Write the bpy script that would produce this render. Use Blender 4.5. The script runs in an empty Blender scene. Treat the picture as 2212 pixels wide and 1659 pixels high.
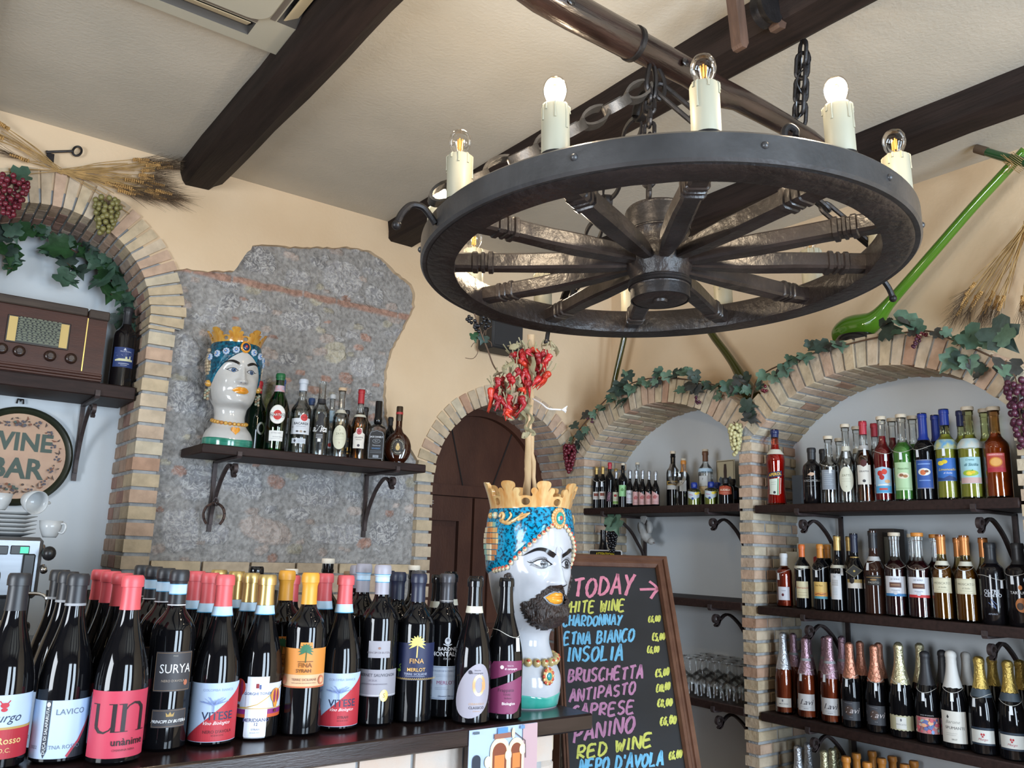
import bpy, bmesh, math, random
from math import sin, cos, pi, radians as RAD, atan2, hypot, sqrt, exp
from mathutils import Vector as V, Matrix, noise
from mathutils.geometry import delaunay_2d_cdt
random.seed(7)
S = bpy.context.scene
COL = S.collection
ZC = 1.475                      # eye height above the floor
# ------------------------------------------------------------------ camera
FPX, W0, H0 = 1800.0, 2212.0, 1659.0
_y, _p, _r = RAD(-36.55), RAD(11.3), RAD(-1.68)
_B = Matrix.Rotation(_y, 3, 'Z') @ Matrix.Rotation(_p, 3, 'X') @ Matrix.Rotation(_r, 3, 'Y')
CR, CF, CU = _B.col[0].copy(), _B.col[1].copy(), _B.col[2].copy()
cam = bpy.data.cameras.new('camera'); camo = bpy.data.objects.new('camera', cam); COL.objects.link(camo)
cam.sensor_fit = 'HORIZONTAL'; cam.sensor_width = 36.0; cam.lens = 36.0 * FPX / W0; cam.clip_start = .02; cam.clip_end = 100
camo.matrix_world = Matrix(((CR.x, CU.x, -CF.x, 0), (CR.y, CU.y, -CF.y, 0), (CR.z, CU.z, -CF.z, ZC), (0, 0, 0, 1)))
S.camera = camo
# ------------------------------------------------------------------ colour management, world, lights
S.view_settings.view_transform = 'Standard'; S.view_settings.look = 'None'
S.view_settings.gamma = 1; S.view_settings.use_curve_mapping = False
S.view_settings.exposure = 0.5
S.cycles.transparent_max_bounces = 24; S.cycles.max_bounces = 10; S.cycles.caustics_reflective = False; S.cycles.caustics_refractive = False
S.cycles.sample_clamp_indirect = 6
w = bpy.data.worlds.new('daylight'); S.world = w; w.use_nodes = True
bg = w.node_tree.nodes['Background']; bg.inputs[0].default_value = (.62, .78, 1, 1); bg.inputs[1].default_value = 1.5
def area(name, loc, rot, sx, sy, power, col):
    d = bpy.data.lights.new(name, 'AREA'); d.shape = 'RECTANGLE'; d.size = sx; d.size_y = sy; d.energy = power; d.color = col
    o = bpy.data.objects.new(name, d); COL.objects.link(o); o.location = loc; o.rotation_euler = rot; return o
# daylight entering through the two tall openings of the front wall (behind the camera) and the side window
area('daylight_window_one', (2.15, -2.55, 1.45), (RAD(90), 0, 0), .95, 2.2, 100, (.70, .85, 1))
area('daylight_window_two', (.55, -2.55, 1.45), (RAD(90), 0, 0), .95, 2.2, 100, (.70, .85, 1))
area('daylight_side_window', (-2.65, .6, 1.55), (RAD(90), 0, RAD(-90)), 1.3, 1.5, 85, (.88, .94, 1))
# ------------------------------------------------------------------ helpers: picture ray -> point on a real plane of the room
def ray(u, v): return CR * (u - W0 / 2) - CU * (v - H0 / 2) + CF * FPX
def onx(u, v, x): d = ray(u, v); t = x / d.x; return V((x, d.y * t, d.z * t + ZC))
def ony(u, v, y): d = ray(u, v); t = y / d.y; return V((d.x * t, y, d.z * t + ZC))
def onz(u, v, z): d = ray(u, v); t = (z - ZC) / d.z; return V((d.x * t, d.y * t, z))
def at(u, v, dep): d = ray(u, v); return d * (dep / FPX) + V((0, 0, ZC))
# ------------------------------------------------------------------ materials
MATS = {}
def mat(name, col, rough=.5, metal=0, spec=.5, var=0, scale=8, bump=0, bscale=40, coat=0, emit=None, stretch=None, col2=None, detail=4):
    """Principled surface; var/col2 = procedural colour variation, bump = procedural relief."""
    if name in MATS: return MATS[name]
    m = bpy.data.materials.new(name); m.use_nodes = True; nt = m.node_tree; N = nt.nodes; L = nt.links
    b = N['Principled BSDF']; b.inputs['Base Color'].default_value = (*col, 1)
    b.inputs['Roughness'].default_value = rough; b.inputs['Metallic'].default_value = metal
    b.inputs['Specular IOR Level'].default_value = spec; b.inputs['Coat Weight'].default_value = coat; b.inputs['Coat Roughness'].default_value = .05
    if emit: b.inputs['Emission Color'].default_value = (*emit[0], 1); b.inputs['Emission Strength'].default_value = emit[1]
    if var or col2 or bump:
        tc = N.new('ShaderNodeTexCoord'); mp = N.new('ShaderNodeMapping'); L.new(tc.outputs['Object'], mp.inputs[0])
        if stretch: mp.inputs['Scale'].default_value = stretch
    if var or col2:
        n = N.new('ShaderNodeTexNoise'); n.inputs['Scale'].default_value = scale; n.inputs['Detail'].default_value = detail
        L.new(mp.outputs[0], n.inputs['Vector'])
        r = N.new('ShaderNodeValToRGB'); L.new(n.outputs['Fac'], r.inputs[0]); L.new(r.outputs[0], b.inputs['Base Color'])
        c2 = col2 or tuple(min(1, c * (1 + var)) for c in col); c1 = col if col2 else tuple(c * (1 - var) for c in col)
        r.color_ramp.elements[0].position = .32; r.color_ramp.elements[1].position = .68
        r.color_ramp.elements[0].color = (*c1, 1); r.color_ramp.elements[1].color = (*c2, 1)
    if bump:
        n = N.new('ShaderNodeTexNoise'); n.inputs['Scale'].default_value = bscale; n.inputs['Detail'].default_value = 5
        L.new(mp.outputs[0], n.inputs['Vector']); bp = N.new('ShaderNodeBump'); bp.inputs['Strength'].default_value = bump; bp.inputs['Distance'].default_value = .01
        L.new(n.outputs['Fac'], bp.inputs['Height']); L.new(bp.outputs[0], b.inputs['Normal'])
    MATS[name] = m; return m
def thin(name, tint, gloss=.12, rough=.03, k=.9):
    """Thin clear glass or see-through liquid: tinted transparency with a Fresnel gloss."""
    if name in MATS: return MATS[name]
    m = bpy.data.materials.new(name); m.use_nodes = True; nt = m.node_tree; N = nt.nodes; L = nt.links
    N.remove(N['Principled BSDF']); out = N['Material Output']
    t = N.new('ShaderNodeBsdfTransparent'); t.inputs[0].default_value = (*tint, 1)
    g = N.new('ShaderNodeBsdfGlossy'); g.inputs['Roughness'].default_value = rough; g.inputs['Color'].default_value = (1, 1, 1, 1)
    lw = N.new('ShaderNodeFresnel'); lw.inputs['IOR'].default_value = 1.5
    ma = N.new('ShaderNodeMath'); ma.operation = 'MULTIPLY_ADD'; ma.inputs[1].default_value = k; ma.inputs[2].default_value = gloss * .25
    mx = N.new('ShaderNodeMixShader'); L.new(lw.outputs[0], ma.inputs[0]); L.new(ma.outputs[0], mx.inputs[0]); L.new(t.outputs[0], mx.inputs[1]); L.new(g.outputs[0], mx.inputs[2])
    L.new(mx.outputs[0], out.inputs[0]); MATS[name] = m; return m
def flat(col, rough=.55): return mat('print_%02x%02x%02x' % tuple(int(255 * c) for c in col), col, rough)
def srgb(h):
    c = [int(h[i:i + 2], 16) / 255 for i in (0, 2, 4)]
    return tuple(x / 12.92 if x < .04045 else ((x + .055) / 1.055) ** 2.4 for x in c)
def ink(h, rough=.55): return mat('ink_' + h, srgb(h), rough)
def wm(o): return (wm(o.parent) @ o.matrix_parent_inverse @ o.matrix_basis) if o.parent else o.matrix_basis.copy()
# ------------------------------------------------------------------ mesh builder
class MB:
    def __init__(s): s.v = []; s.f = []; s.m = []
    def add(s, vs, fs, mi=0):
        o = len(s.v); s.v += [tuple(p) for p in vs]; s.f += [tuple(i + o for i in f) for f in fs]; s.m += [mi] * len(fs); return s
    def grid(s, rows, closed=False, mi=0, cap0=False, cap1=False):
        n = len(rows[0]); vs = [p for r in rows for p in r]; fs = []
        for i in range(len(rows) - 1):
            for j in range(n if closed else n - 1):
                k = (j + 1) % n; fs.append((i * n + j, i * n + k, (i + 1) * n + k, (i + 1) * n + j))
        if cap0: fs.append(tuple(range(n - 1, -1, -1)))
        if cap1: fs.append(tuple((len(rows) - 1) * n + j for j in range(n)))
        return s.add(vs, fs, mi)
    def lathe(s, prof, n=24, mi=0, c=(0, 0, 0), sx=1, sy=1):
        rows = []
        for r, z in prof:
            r = max(r, 1e-5); rows.append([(c[0] + sx * r * cos(2 * pi * j / n), c[1] + sy * r * sin(2 * pi * j / n), c[2] + z) for j in range(n)])
        return s.grid(rows, True, mi)
    def box(s, lo, hi, mi=0, b=.0, M=None, jit=0):
        c = [(lo[i] + hi[i]) / 2 for i in range(3)]; h = [(hi[i] - lo[i]) / 2 for i in range(3)]
        b = min(b, min(h) * .9); vs = []; fs = []
        if b <= 0:
            for x in (-1, 1):
                for y in (-1, 1):
                    for z in (-1, 1): vs.append((c[0] + x * h[0], c[1] + y * h[1], c[2] + z * h[2]))
            fs = [(0, 1, 3, 2), (4, 6, 7, 5), (0, 4, 5, 1), (2, 3, 7, 6), (0, 2, 6, 4), (1, 5, 7, 3)]
        else:
            idx = {}
            for x in (-1, 1):
                for y in (-1, 1):
                    for z in (-1, 1):
                        sg = (x, y, z)
                        for a in range(3):
                            p = [c[i] + sg[i] * (h[i] - (0 if i == a else b)) for i in range(3)]
                            idx[(x, y, z, a)] = len(vs); vs.append(p)
            for a in range(3):
                q, r = (a + 1) % 3, (a + 2) % 3
                for sg in (-1, 1):
                    def k(i, j):
                        t = [0, 0, 0]; t[a] = sg; t[q] = i; t[r] = j; return idx[(*t, a)]
                    f = (k(-1, -1), k(1, -1), k(1, 1), k(-1, 1)); fs.append(f if sg > 0 else f[::-1])
            for a in range(3):
                q, r = (a + 1) % 3, (a + 2) % 3
                for i in (-1, 1):
                    for j in (-1, 1):
                        def k2(e, ax):
                            t = [0, 0, 0]; t[a] = e; t[q] = i; t[r] = j; return idx[(*t, ax)]
                        f = (k2(-1, q), k2(1, q), k2(1, r), k2(-1, r)); fs.append(f if i * j > 0 else f[::-1])
            for x in (-1, 1):
                for y in (-1, 1):
                    for z in (-1, 1):
                        f = tuple(idx[(x, y, z, a)] for a in range(3)); fs.append(f if x * y * z > 0 else f[::-1])
        if jit: vs = [[q + random.uniform(-jit, jit) for q in p] for p in vs]
        if M: vs = [M @ V(p) for p in vs]
        return s.add(vs, fs, mi)
    def tube(s, pts, r, n=8, mi=0, cap=True, flatten=None):
        pts = [V(p) for p in pts]; rs = r if isinstance(r, (list, tuple)) else [r] * len(pts); rows = []; up = None
        for i, p in enumerate(pts):
            t = (pts[min(i + 1, len(pts) - 1)] - pts[max(i - 1, 0)])
            t = t.normalized() if t.length > 1e-9 else V((0, 0, 1))
            if up is None: up = V((0, 0, 1)) if abs(t.z) < .9 else V((1, 0, 0))
            a = t.cross(up); a = a.normalized() if a.length > 1e-6 else t.orthogonal().normalized(); b = a.cross(t).normalized(); up = b
            fy = flatten or 1
            rows.append([p + a * (rs[i] * cos(2 * pi * j / n)) + b * (rs[i] * fy * sin(2 * pi * j / n)) for j in range(n)])
        return s.grid(rows, True, mi, cap, cap)
    def ball(s, c, r, n=10, mi=0, sc=(1, 1, 1)):
        k = max(4, n // 2 + 1); rows = [[(c[0] + sc[0] * r * max(sin(pi * i / k), 1e-4) * cos(2 * pi * j / n), c[1] + sc[1] * r * max(sin(pi * i / k), 1e-4) * sin(2 * pi * j / n), c[2] - sc[2] * r * cos(pi * i / k)) for j in range(n)] for i in range(k + 1)]
        return s.grid(rows, True, mi)
    def prism(s, poly, fn, d0, d1, mi=0, mside=None):
        """poly = 2-D outline; fn(u, w, d) places a point; solid between depth d0 and d1."""
        n = len(poly); vs = [fn(u, w, d0) for u, w in poly] + [fn(u, w, d1) for u, w in poly]
        s.add(vs, [tuple(range(n)), tuple(range(2 * n - 1, n - 1, -1))], mi)
        s.add(vs, [(j, j + n, (j + 1) % n + n, (j + 1) % n) for j in range(n)], mi if mside is None else mside); return s
    def build(s, name, mats, parent=None, smooth=False, loc=None, fix=True, weld=False):
        me = bpy.data.meshes.new(name); vs = s.v
        if parent is not None and loc is None:
            M = wm(parent).inverted(); vs = [M @ V(p) for p in vs]
        me.from_pydata([tuple(p) for p in vs], [], s.f)
        mats = mats if isinstance(mats, (list, tuple)) else [mats]
        for m in mats: me.materials.append(m)
        me.polygons.foreach_set('material_index', s.m)
        if fix:
            bm = bmesh.new(); bm.from_mesh(me)
            if weld: bmesh.ops.remove_doubles(bm, verts=bm.verts, dist=1e-5)
            bmesh.ops.recalc_face_normals(bm, faces=bm.faces); bm.to_mesh(me); bm.free()
        if smooth:
            me.polygons.foreach_set('use_smooth', [True] * len(me.polygons))
            if smooth != 2: me.set_sharp_from_angle(angle=RAD(38))
        return link(name, me, parent)
def link(name, me, parent=None, loc=None):
    o = bpy.data.objects.new(name, me); COL.objects.link(o)
    if parent is not None: o.parent = parent
    if loc is not None: o.location = loc
    return o
def thing(name, label, cat, loc=(0, 0, 0), rz=0, group=None):
    o = bpy.data.objects.new(name, None); COL.objects.link(o); o.location = loc; o.rotation_euler = (0, 0, rz); o.empty_display_size = .02
    o.matrix_world = Matrix.Translation(V(loc)) @ Matrix.Rotation(rz, 4, 'Z')
    return tag(o, label, cat, group)
def tag(o, label, cat, group=None):
    o['label'] = label; o['category'] = cat
    if group: o['group'] = group
    return o
def struct(o): o['kind'] = 'structure'; return o
# ------------------------------------------------------------------ 2-D fills
def inside(p, poly):
    x, y = p; c = False; n = len(poly); j = n - 1
    for i in range(n):
        xi, yi = poly[i]; xj, yj = poly[j]
        if (yi > y) != (yj > y) and x < (xj - xi) * (y - yi) / (yj - yi) + xi: c = not c
        j = i
    return c
def dens(poly, step, closed=True):
    out = []; n = len(poly)
    for i in range(n if closed else n - 1):
        a = poly[i]; b = poly[(i + 1) % n]; k = max(1, int(hypot(b[0] - a[0], b[1] - a[1]) / step))
        out += [(a[0] + (b[0] - a[0]) * t / k, a[1] + (b[1] - a[1]) * t / k) for t in range(k)]
    if not closed: out.append(tuple(poly[-1]))
    return out
def fill2d(outline, holes=(), step=None):
    """Triangulated 2-D region with holes; inner points every step so that it can be bent."""
    loops = [outline, *holes]
    if step: loops = [dens(l, step) for l in loops]
    vs = []; ed = []
    for l in loops:
        o = len(vs); vs += [V((p[0], p[1])) for p in l]; ed += [(o + i, o + (i + 1) % len(l)) for i in range(len(l))]
    if step:
        xs = [p[0] for p in outline]; ys = [p[1] for p in outline]
        nx = int((max(xs) - min(xs)) / step); ny = int((max(ys) - min(ys)) / step)
        for i in range(1, nx + 1):
            for j in range(1, ny + 1):
                p = (min(xs) + (i - .37) * step, min(ys) + (j - .41) * step)
                if inside(p, outline) and not any(inside(p, h) for h in holes): vs.append(V(p))
    r = delaunay_2d_cdt(vs, ed, [], 0, 1e-7); P = [(p.x, p.y) for p in r[0]]; F = []
    for f in r[2]:
        c = (sum(P[i][0] for i in f) / len(f), sum(P[i][1] for i in f) / len(f))
        if inside(c, loops[0]) and not any(inside(c, h) for h in loops[1:]): F.append(tuple(f))
    return P, F
def arc(cx, cy, r, a0, a1, n): return [(cx + r * cos(RAD(a0 + (a1 - a0) * i / n)), cy + r * sin(RAD(a0 + (a1 - a0) * i / n))) for i in range(n + 1)]
def oval(cx, cy, rx, ry, n=24): return [(cx + rx * cos(2 * pi * i / n), cy + ry * sin(2 * pi * i / n)) for i in range(n)]
def rect(x0, y0, x1, y1): return [(x0, y0), (x1, y0), (x1, y1), (x0, y1)]
def smoothpath(pts, k=6):
    pts = [V(p) for p in pts]; out = []
    for i in range(len(pts) - 1):
        p0, p1, p2, p3 = pts[max(i - 1, 0)], pts[i], pts[i + 1], pts[min(i + 2, len(pts) - 1)]
        for t in range(k):
            t /= k; out.append(.5 * ((2 * p1) + (p2 - p0) * t + (2 * p0 - 5 * p1 + 4 * p2 - p3) * t * t + (3 * p1 - p0 - 3 * p2 + p3) * t ** 3))
    out.append(pts[-1]); return out
def ribbon(pts, wd):
    """Flat pen stroke in 2-D as a list of quads (verts, faces)."""
    pts = [V((p[0], p[1])) for p in pts]; ws = wd if isinstance(wd, (list, tuple)) else [wd] * len(pts); vs = []; fs = []
    for i, p in enumerate(pts):
        t = (pts[min(i + 1, len(pts) - 1)] - pts[max(i - 1, 0)])
        if t.length < 1e-9: t = V((1, 0))
        t.normalize(); nn = V((-t.y, t.x)) * ws[i] / 2; vs += [tuple(p + nn), tuple(p - nn)]
        if i: fs.append((2 * i - 2, 2 * i - 1, 2 * i + 1, 2 * i))
    return vs, fs
_TX = {}
def text2d(s, size, align='CENTER', shear=0, bold=0, stretch=1):
    k = (s, align, shear, bold)
    if k not in _TX:
        c = bpy.data.curves.new('lettering', 'FONT'); c.body = s; c.size = 1; c.align_x = align; c.align_y = 'CENTER'; c.resolution_u = 2; c.shear = shear; c.offset = bold
        o = bpy.data.objects.new('lettering', c); me = bpy.data.meshes.new_from_object(o)
        _TX[k] = ([(v.co.x, v.co.y) for v in me.vertices], [tuple(p.vertices) for p in me.polygons])
        bpy.data.meshes.remove(me); bpy.data.objects.remove(o); bpy.data.curves.remove(c)
    P, F = _TX[k]; return [(x * size * stretch, y * size) for x, y in P], F
# ================================================================== THE ROOM
YA, XB, XU, CEIL = 3.62, 3.10, 3.43, ZC + 1.63
plaster = mat('ochre_plaster', (.74, .575, .395), .9, spec=.2, col2=(.68, .505, .325), scale=2.2, bump=.12, bscale=60)
ceilm = mat('ceiling_plaster', (.50, .465, .395), .92, spec=.2, col2=(.57, .525, .445), scale=3, bump=.18, bscale=90)
white = mat('niche_paint', (.64, .68, .71), .85, spec=.2, var=.04, scale=3, bump=.05)
mortar = mat('mortar', (.36, .37, .375), .95, spec=.1, var=.16, scale=30, bump=.5, bscale=60)
mortard = mat('old_mortar', (.26, .24, .22), .95, spec=.1, var=.15, scale=30, bump=.5, bscale=60)
BR = [mat('brick_%d' % i, c, .9, spec=.15, var=.14, scale=22, bump=.35, bscale=50) for i, c in enumerate([(.52, .415, .28), (.56, .455, .335), (.52, .365, .265), (.48, .38, .27), (.44, .275, .19), (.54, .465, .345), (.51, .385, .285)])]
BRW = [.24, .2, .16, .16, .05, .12, .07]
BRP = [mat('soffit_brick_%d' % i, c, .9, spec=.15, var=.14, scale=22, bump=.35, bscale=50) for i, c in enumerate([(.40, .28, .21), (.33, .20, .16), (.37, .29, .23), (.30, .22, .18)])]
wood = mat('dark_wood', (.030, .016, .012), .6, spec=.3, var=.35, scale=5, stretch=(14, 1.2, 14), bump=.12, bscale=30)
beamw = mat('beam_wood', (.017, .0105, .009), .7, spec=.25, var=.4, scale=4, stretch=(9, .8, 9), bump=.35, bscale=14)
shelfw = mat('shelf_wood', (.024, .012, .010), .6, spec=.25, var=.3, scale=5, stretch=(2, 14, 14), bump=.06, bscale=30)
doorw = mat('door_wood', (.052, .017, .009), .42, col2=(.075, .027, .014), scale=4, stretch=(3, 6, 1.2), bump=.08)
fnA = lambda u, w, d: (u, YA + d, w)
fnB = lambda u, w, d: (XB + d, u, w)
rb = lambda n=7: random.choices(range(n), BRW[:n])[0]
def arch_ring(mb, fn, c, r0, r1, a0, a1, n, depth, front=-.006, mi0=0, soff=None, fill=.80, segs=((.0, .5, 1), (.0, .27, .75, 1))):
    """Voussoirs of a brick arch: front bricks and soffit bricks in staggered depth courses."""
    for i in range(n):
        s = (a1 - a0) / n; b0 = RAD(a0 + s * (i + (1 - fill) / 2)); b1 = RAD(a0 + s * (i + 1 - (1 - fill) / 2))
        cuts = segs[i % 2]; ra = r0 + random.uniform(-.003, .003); rb_ = r1 + random.uniform(-.004, .006)
        for k in range(len(cuts) - 1):
            d0 = depth * cuts[k] + (.004 if k else front + random.uniform(-.003, .003)); d1 = depth * cuts[k + 1] - .004
            poly = [(c[0] + ra * cos(b0), c[1] + ra * sin(b0)), (c[0] + rb_ * cos(b0), c[1] + rb_ * sin(b0)), (c[0] + rb_ * cos(b1), c[1] + rb_ * sin(b1)), (c[0] + ra * cos(b1), c[1] + ra * sin(b1))]
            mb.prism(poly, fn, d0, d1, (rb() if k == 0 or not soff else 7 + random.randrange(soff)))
def ring_fill(mb, fn, c, r0, r1, a0, a1, d0, d1, mi, n=40):
    vs = arc(c[0], c[1], r0, a0, a1, n); ws = arc(c[0], c[1], r1, a0, a1, n)
    rows = [[fn(*vs[i], d0), fn(*ws[i], d0), fn(*ws[i], d1), fn(*vs[i], d1)] for i in range(n + 1)]
    mb.grid(rows, True, mi, True, True)
def courses(mb, fn, u0, u1, z0, z1, h, d0, d1, gap=.014, alt=0, soff=None, cuts=((0, 1),)):
    k = 0; z = z0
    while z < z1 - .01:
        e = random.uniform(-.003, .003); a = alt if k % 2 else 0
        for j, (ca, cb) in enumerate(cuts[k % len(cuts)] if isinstance(cuts[0][0], tuple) else cuts):
            da, db = d0 + (d1 - d0) * ca, d0 + (d1 - d0) * cb
            poly = [(u0 + e - a, z), (u1 + e + a, z), (u1 + e + a, min(z + h - gap, z1)), (u0 + e - a, min(z + h - gap, z1))]
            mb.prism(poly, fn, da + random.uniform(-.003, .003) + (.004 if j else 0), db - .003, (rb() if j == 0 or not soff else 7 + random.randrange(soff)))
        z += h; k += 1
def brickobj(mb, name):
    o = struct(mb.build(name, BR + BRP + [mortar], fix=True)); b = o.modifiers.new('soft_edges', 'BEVEL'); b.width = .0035; b.segments = 1; b.limit_method = 'ANGLE'; return o
# ---- left wall (stone patch, arched radio niche, arched door)
AL, AD = (.39, ZC + .90), (2.665, ZC + .32)
stone_px = [(365, 586), (395, 580), (449, 586), (506, 584), (523, 561), (547, 530), (566, 527), (618, 533), (699, 534), (767, 534), (802, 544), (826, 559), (856, 588), (889, 613), (896, 632), (896, 664), (881, 694), (862, 730), (845, 762), (836, 800), (833, 846), (836, 900), (848, 940), (893, 975)]
stone_o = [(p.x, p.z) for p in (ony(u, v, YA) for u, v in stone_px)]
stone_o = [(AL[0] + .46, stone_o[0][1])] + stone_o[1:] + [(AD[0] - .52, ZC + .20), (AD[0] - .52, .2), (AL[0] + .46, .2)]
_ar = random.Random(3)
stone_r = [(x + _ar.uniform(-.004, .004), y + _ar.uniform(-.004, .004)) for x, y in dens(stone_o, .02)]
archL_hole = [(AL[0] - .46, 0.0), (AL[0] + .46, 0.0)] + arc(AL[0], AL[1], .46, 0, 180, 32)
door_hole = [(AD[0] - .51, 0.0), (AD[0] + .51, 0.0)] + arc(AD[0], AD[1], .51, 0, 180, 32)
mb = MB()
eps = .0005
holes = [[(x, max(z, eps)) for x, z in h] for h in (archL_hole, door_hole)] + [stone_r]
def wallplate(mb, outline, holes, fn, d0, d1, mi=0):
    P, F = fill2d(outline, holes); mb.add([fn(x, z, d0) for x, z in P], F, mi)
    for h in holes:
        n = len(h); mb.add([fn(x, z, d0) for x, z in h] + [fn(x, z, d1) for x, z in h], [(j, (j + 1) % n, (j + 1) % n + n, j + n) for j in range(n)], mi)
# the stone patch shares its lower edges with the brick surrounds: one merged hole outline
merged = [(AL[0] - .46, 0), (AL[0] - .46, AL[1])] + arc(AL[0], AL[1], .46, 180, 0, 32)[1:]
merged = [p for p in merged if not (p[0] > AL[0] + .455 and p[1] < stone_o[0][1])]
merged = [p for p in merged if not (p[0] > AL[0] and p[1] < stone_o[0][1] + .004)]
def poly_until(pts, f): return [p for p in pts if f(p)]
up = [(x, z) for x, z in stone_r if z > AD[1] + .02 and x < 2.13 or z > ZC + .25]
dr = [p for p in arc(AD[0], AD[1], .51, 180, 0, 32)]
k0 = stone_r.index(max(stone_r, key=lambda p: -abs(p[0] - stone_o[0][0]) - abs(p[1] - stone_o[0][1])))
i1 = min(range(len(stone_r)), key=lambda i: hypot(stone_r[i][0] - stone_o[-4][0], stone_r[i][1] - stone_o[-4][1]))
outline = [(-2.8, 0), (AL[0] - .46, 0)] + merged[1:] + stone_r[k0 + 1:i1] + [p for p in dr if p[0] < AD[0] and p[1] > ZC + .34] + [p for p in dr if p[0] >= AD[0]] + [(AD[0] + .51, 0), (XU, 0), (XU, CEIL), (-2.8, CEIL)]
P, F = fill2d(outline); mb.add([fnA(x, z, 0) for x, z in P], F)
edge = outline[1:-3]; n = len(edge)
mb.add([fnA(x, z, 0) for x, z in edge] + [fnA(x + 0, z, .03) for x, z in edge], [(j, j + 1, j + 1 + n, j + n) for j in range(n - 1)])
struct(mb.build('wall_left', plaster, fix=False))
# ---- rubble stone behind the broken plaster
import numpy as np
def stone_surface():
    st = .0075; x0, x1, z0, z1 = AL[0] + .44, AD[0] - .45, 1.0, ZC + 1.46
    nx, nz = int((x1 - x0) / st), int((z1 - z0) / st); X, Z = np.meshgrid(x0 + st * np.arange(nx + 1), z0 + st * np.arange(nz + 1))
    wob = np.array([[noise.noise(V((x * 14, z * 14, 3.1))) for x in X[0]] for z in Z[:, 0]]); wob2 = np.array([[noise.noise(V((x * 45, z * 45, 9.1))) for x in X[0]] for z in Z[:, 0]])
    col = np.zeros(X.shape + (4,)); col[..., :3] = (.365, .355, .345); col[..., :3] *= (1 + .22 * wob2 + .18 * wob)[..., None]; hgt = .002 * wob2
    G = lambda u, v: (lambda p: (p.x, p.z))(ony(u, v, YA))
    big = [(563, 560, .085, .065, 0), (745, 600, .10, .085, 0), (650, 597, .06, .04, 0), (655, 690, .10, .045, 0), (815, 635, .05, .045, 0), (530, 1036, .095, .075, 0), (692, 1060, .10, .075, 0), (846, 1045, .09, .07, 0), (436, 1040, .085, .075, 0), (580, 1147, .12, .055, 1), (740, 1152, .14, .05, 0), (834, 1150, .08, .06, 0), (405, 855, .075, .07, 0), (395, 1145, .08, .09, 0), (790, 790, .07, .05, 0), (730, 760, .06, .05, 3), (500, 650, .055, .035, 0), (560, 660, .07, .03, 0), (450, 880, .07, .04, 0), (408, 760, .05, .07, 0), (600, 1040, .045, .03, 2), (840, 560, .07, .03, 0), (700, 870, .06, .05, 0), (605, 840, .05, .04, 3), (900, 1010, .05, .04, 0), (650, 1110, .06, .03, 0), (470, 1150, .06, .05, 0)]
    ST = [(*G(u, v), a, b, k) for u, v, a, b, k in big]; R = random.Random(11)
    for _ in range(460):
        x, z = R.uniform(x0, x1), R.uniform(z0, z1); a = R.uniform(.016, .042); b = a * R.uniform(.35, .75)
        if all(((x - s[0]) / (s[2] + a)) ** 2 + ((z - s[1]) / (s[3] + b)) ** 2 > .80 for s in ST): ST.append((x, z, a, b, R.choices((0, 1, 2, 3), (.36, .32, .17, .15))[0]))
    base = [(.33, .325, .335), (.46, .385, .345), (.42, .255, .20), (.46, .425, .335)]
    for x, z, a, b, k in ST:
        ang = R.uniform(-.3, .3); dx, dz = X - x, Z - z; u = dx * cos(ang) + dz * sin(ang); w_ = -dx * sin(ang) + dz * cos(ang)
        d = (np.abs(u / a) ** 2.6 + np.abs(w_ / b) ** 2.6) + .55 * wob + .22 * wob2; m = np.clip((1.0 - d) / .09, 0, 1)
        t = R.uniform(.8, 1.2); c = np.array(base[k]) * t
        col[..., :3] = col[..., :3] * (1 - m[..., None]) + c * m[..., None]; col[..., 3] = col[..., 3] * (1 - m) + (1.0 if k == 0 else .35) * m
        hgt = hgt + m * (.007 + .004 * wob2 + .004 * wob)
    # the thin course of red bricks and the pale mortar of the wall
    (ax, az), (bx, bz) = G(420, 582), G(897, 686); lz = az + (bz - az) * (X - ax) / (bx - ax) + .006 * wob
    m = np.clip((.017 - np.abs(Z - lz)) / .004, 0, 1); t = 1 + .25 * wob2
    seam = (np.abs(((X - ax) / .17) % 1 - .5) > .485); m = m * np.where(seam, .25, 1)
    col[..., :3] = col[..., :3] * (1 - m[..., None]) + np.array((.44, .27, .21)) * t[..., None] * m[..., None]; col[..., 3] *= (1 - m); hgt = hgt * (1 - m) + .008 * m
    inpoly = [[inside((x, z), [(p[0], p[1]) for p in stone_big]) for x in X[0]] for z in Z[:, 0]]
    vs = []; ix = {}; fs = []; cs = []
    ip = np.array(inpoly); keep = ip[:-1, :-1] | ip[1:, 1:] | ip[1:, :-1] | ip[:-1, 1:]
    for j in range(nz):
        for i in range(nx):
            if keep[j, i]:
                q = []
                for jj, ii in ((j, i), (j, i + 1), (j + 1, i + 1), (j + 1, i)):
                    if (jj, ii) not in ix: ix[(jj, ii)] = len(vs); vs.append((X[jj, ii], YA + .026 - hgt[jj, ii], Z[jj, ii])); cs.append(col[jj, ii])
                    q.append(ix[(jj, ii)])
                fs.append(tuple(q))
    me = bpy.data.meshes.new('wall_stone'); me.from_pydata(vs, [], fs)
    at_ = me.color_attributes.new('stone', 'FLOAT_COLOR', 'POINT'); at_.data.foreach_set('color', np.array(cs, dtype=np.float32).ravel())
    me.polygons.foreach_set('use_smooth', [True] * len(fs))
    m = bpy.data.materials.new('rubble_stone'); m.use_nodes = True; N = m.node_tree.nodes; L = m.node_tree.links; b = N['Principled BSDF']; b.inputs['Roughness'].default_value = .92; b.inputs['Specular IOR Level'].default_value = .2
    a = N.new('ShaderNodeAttribute'); a.attribute_name = 'stone'; tc = N.new('ShaderNodeTexCoord')
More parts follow.
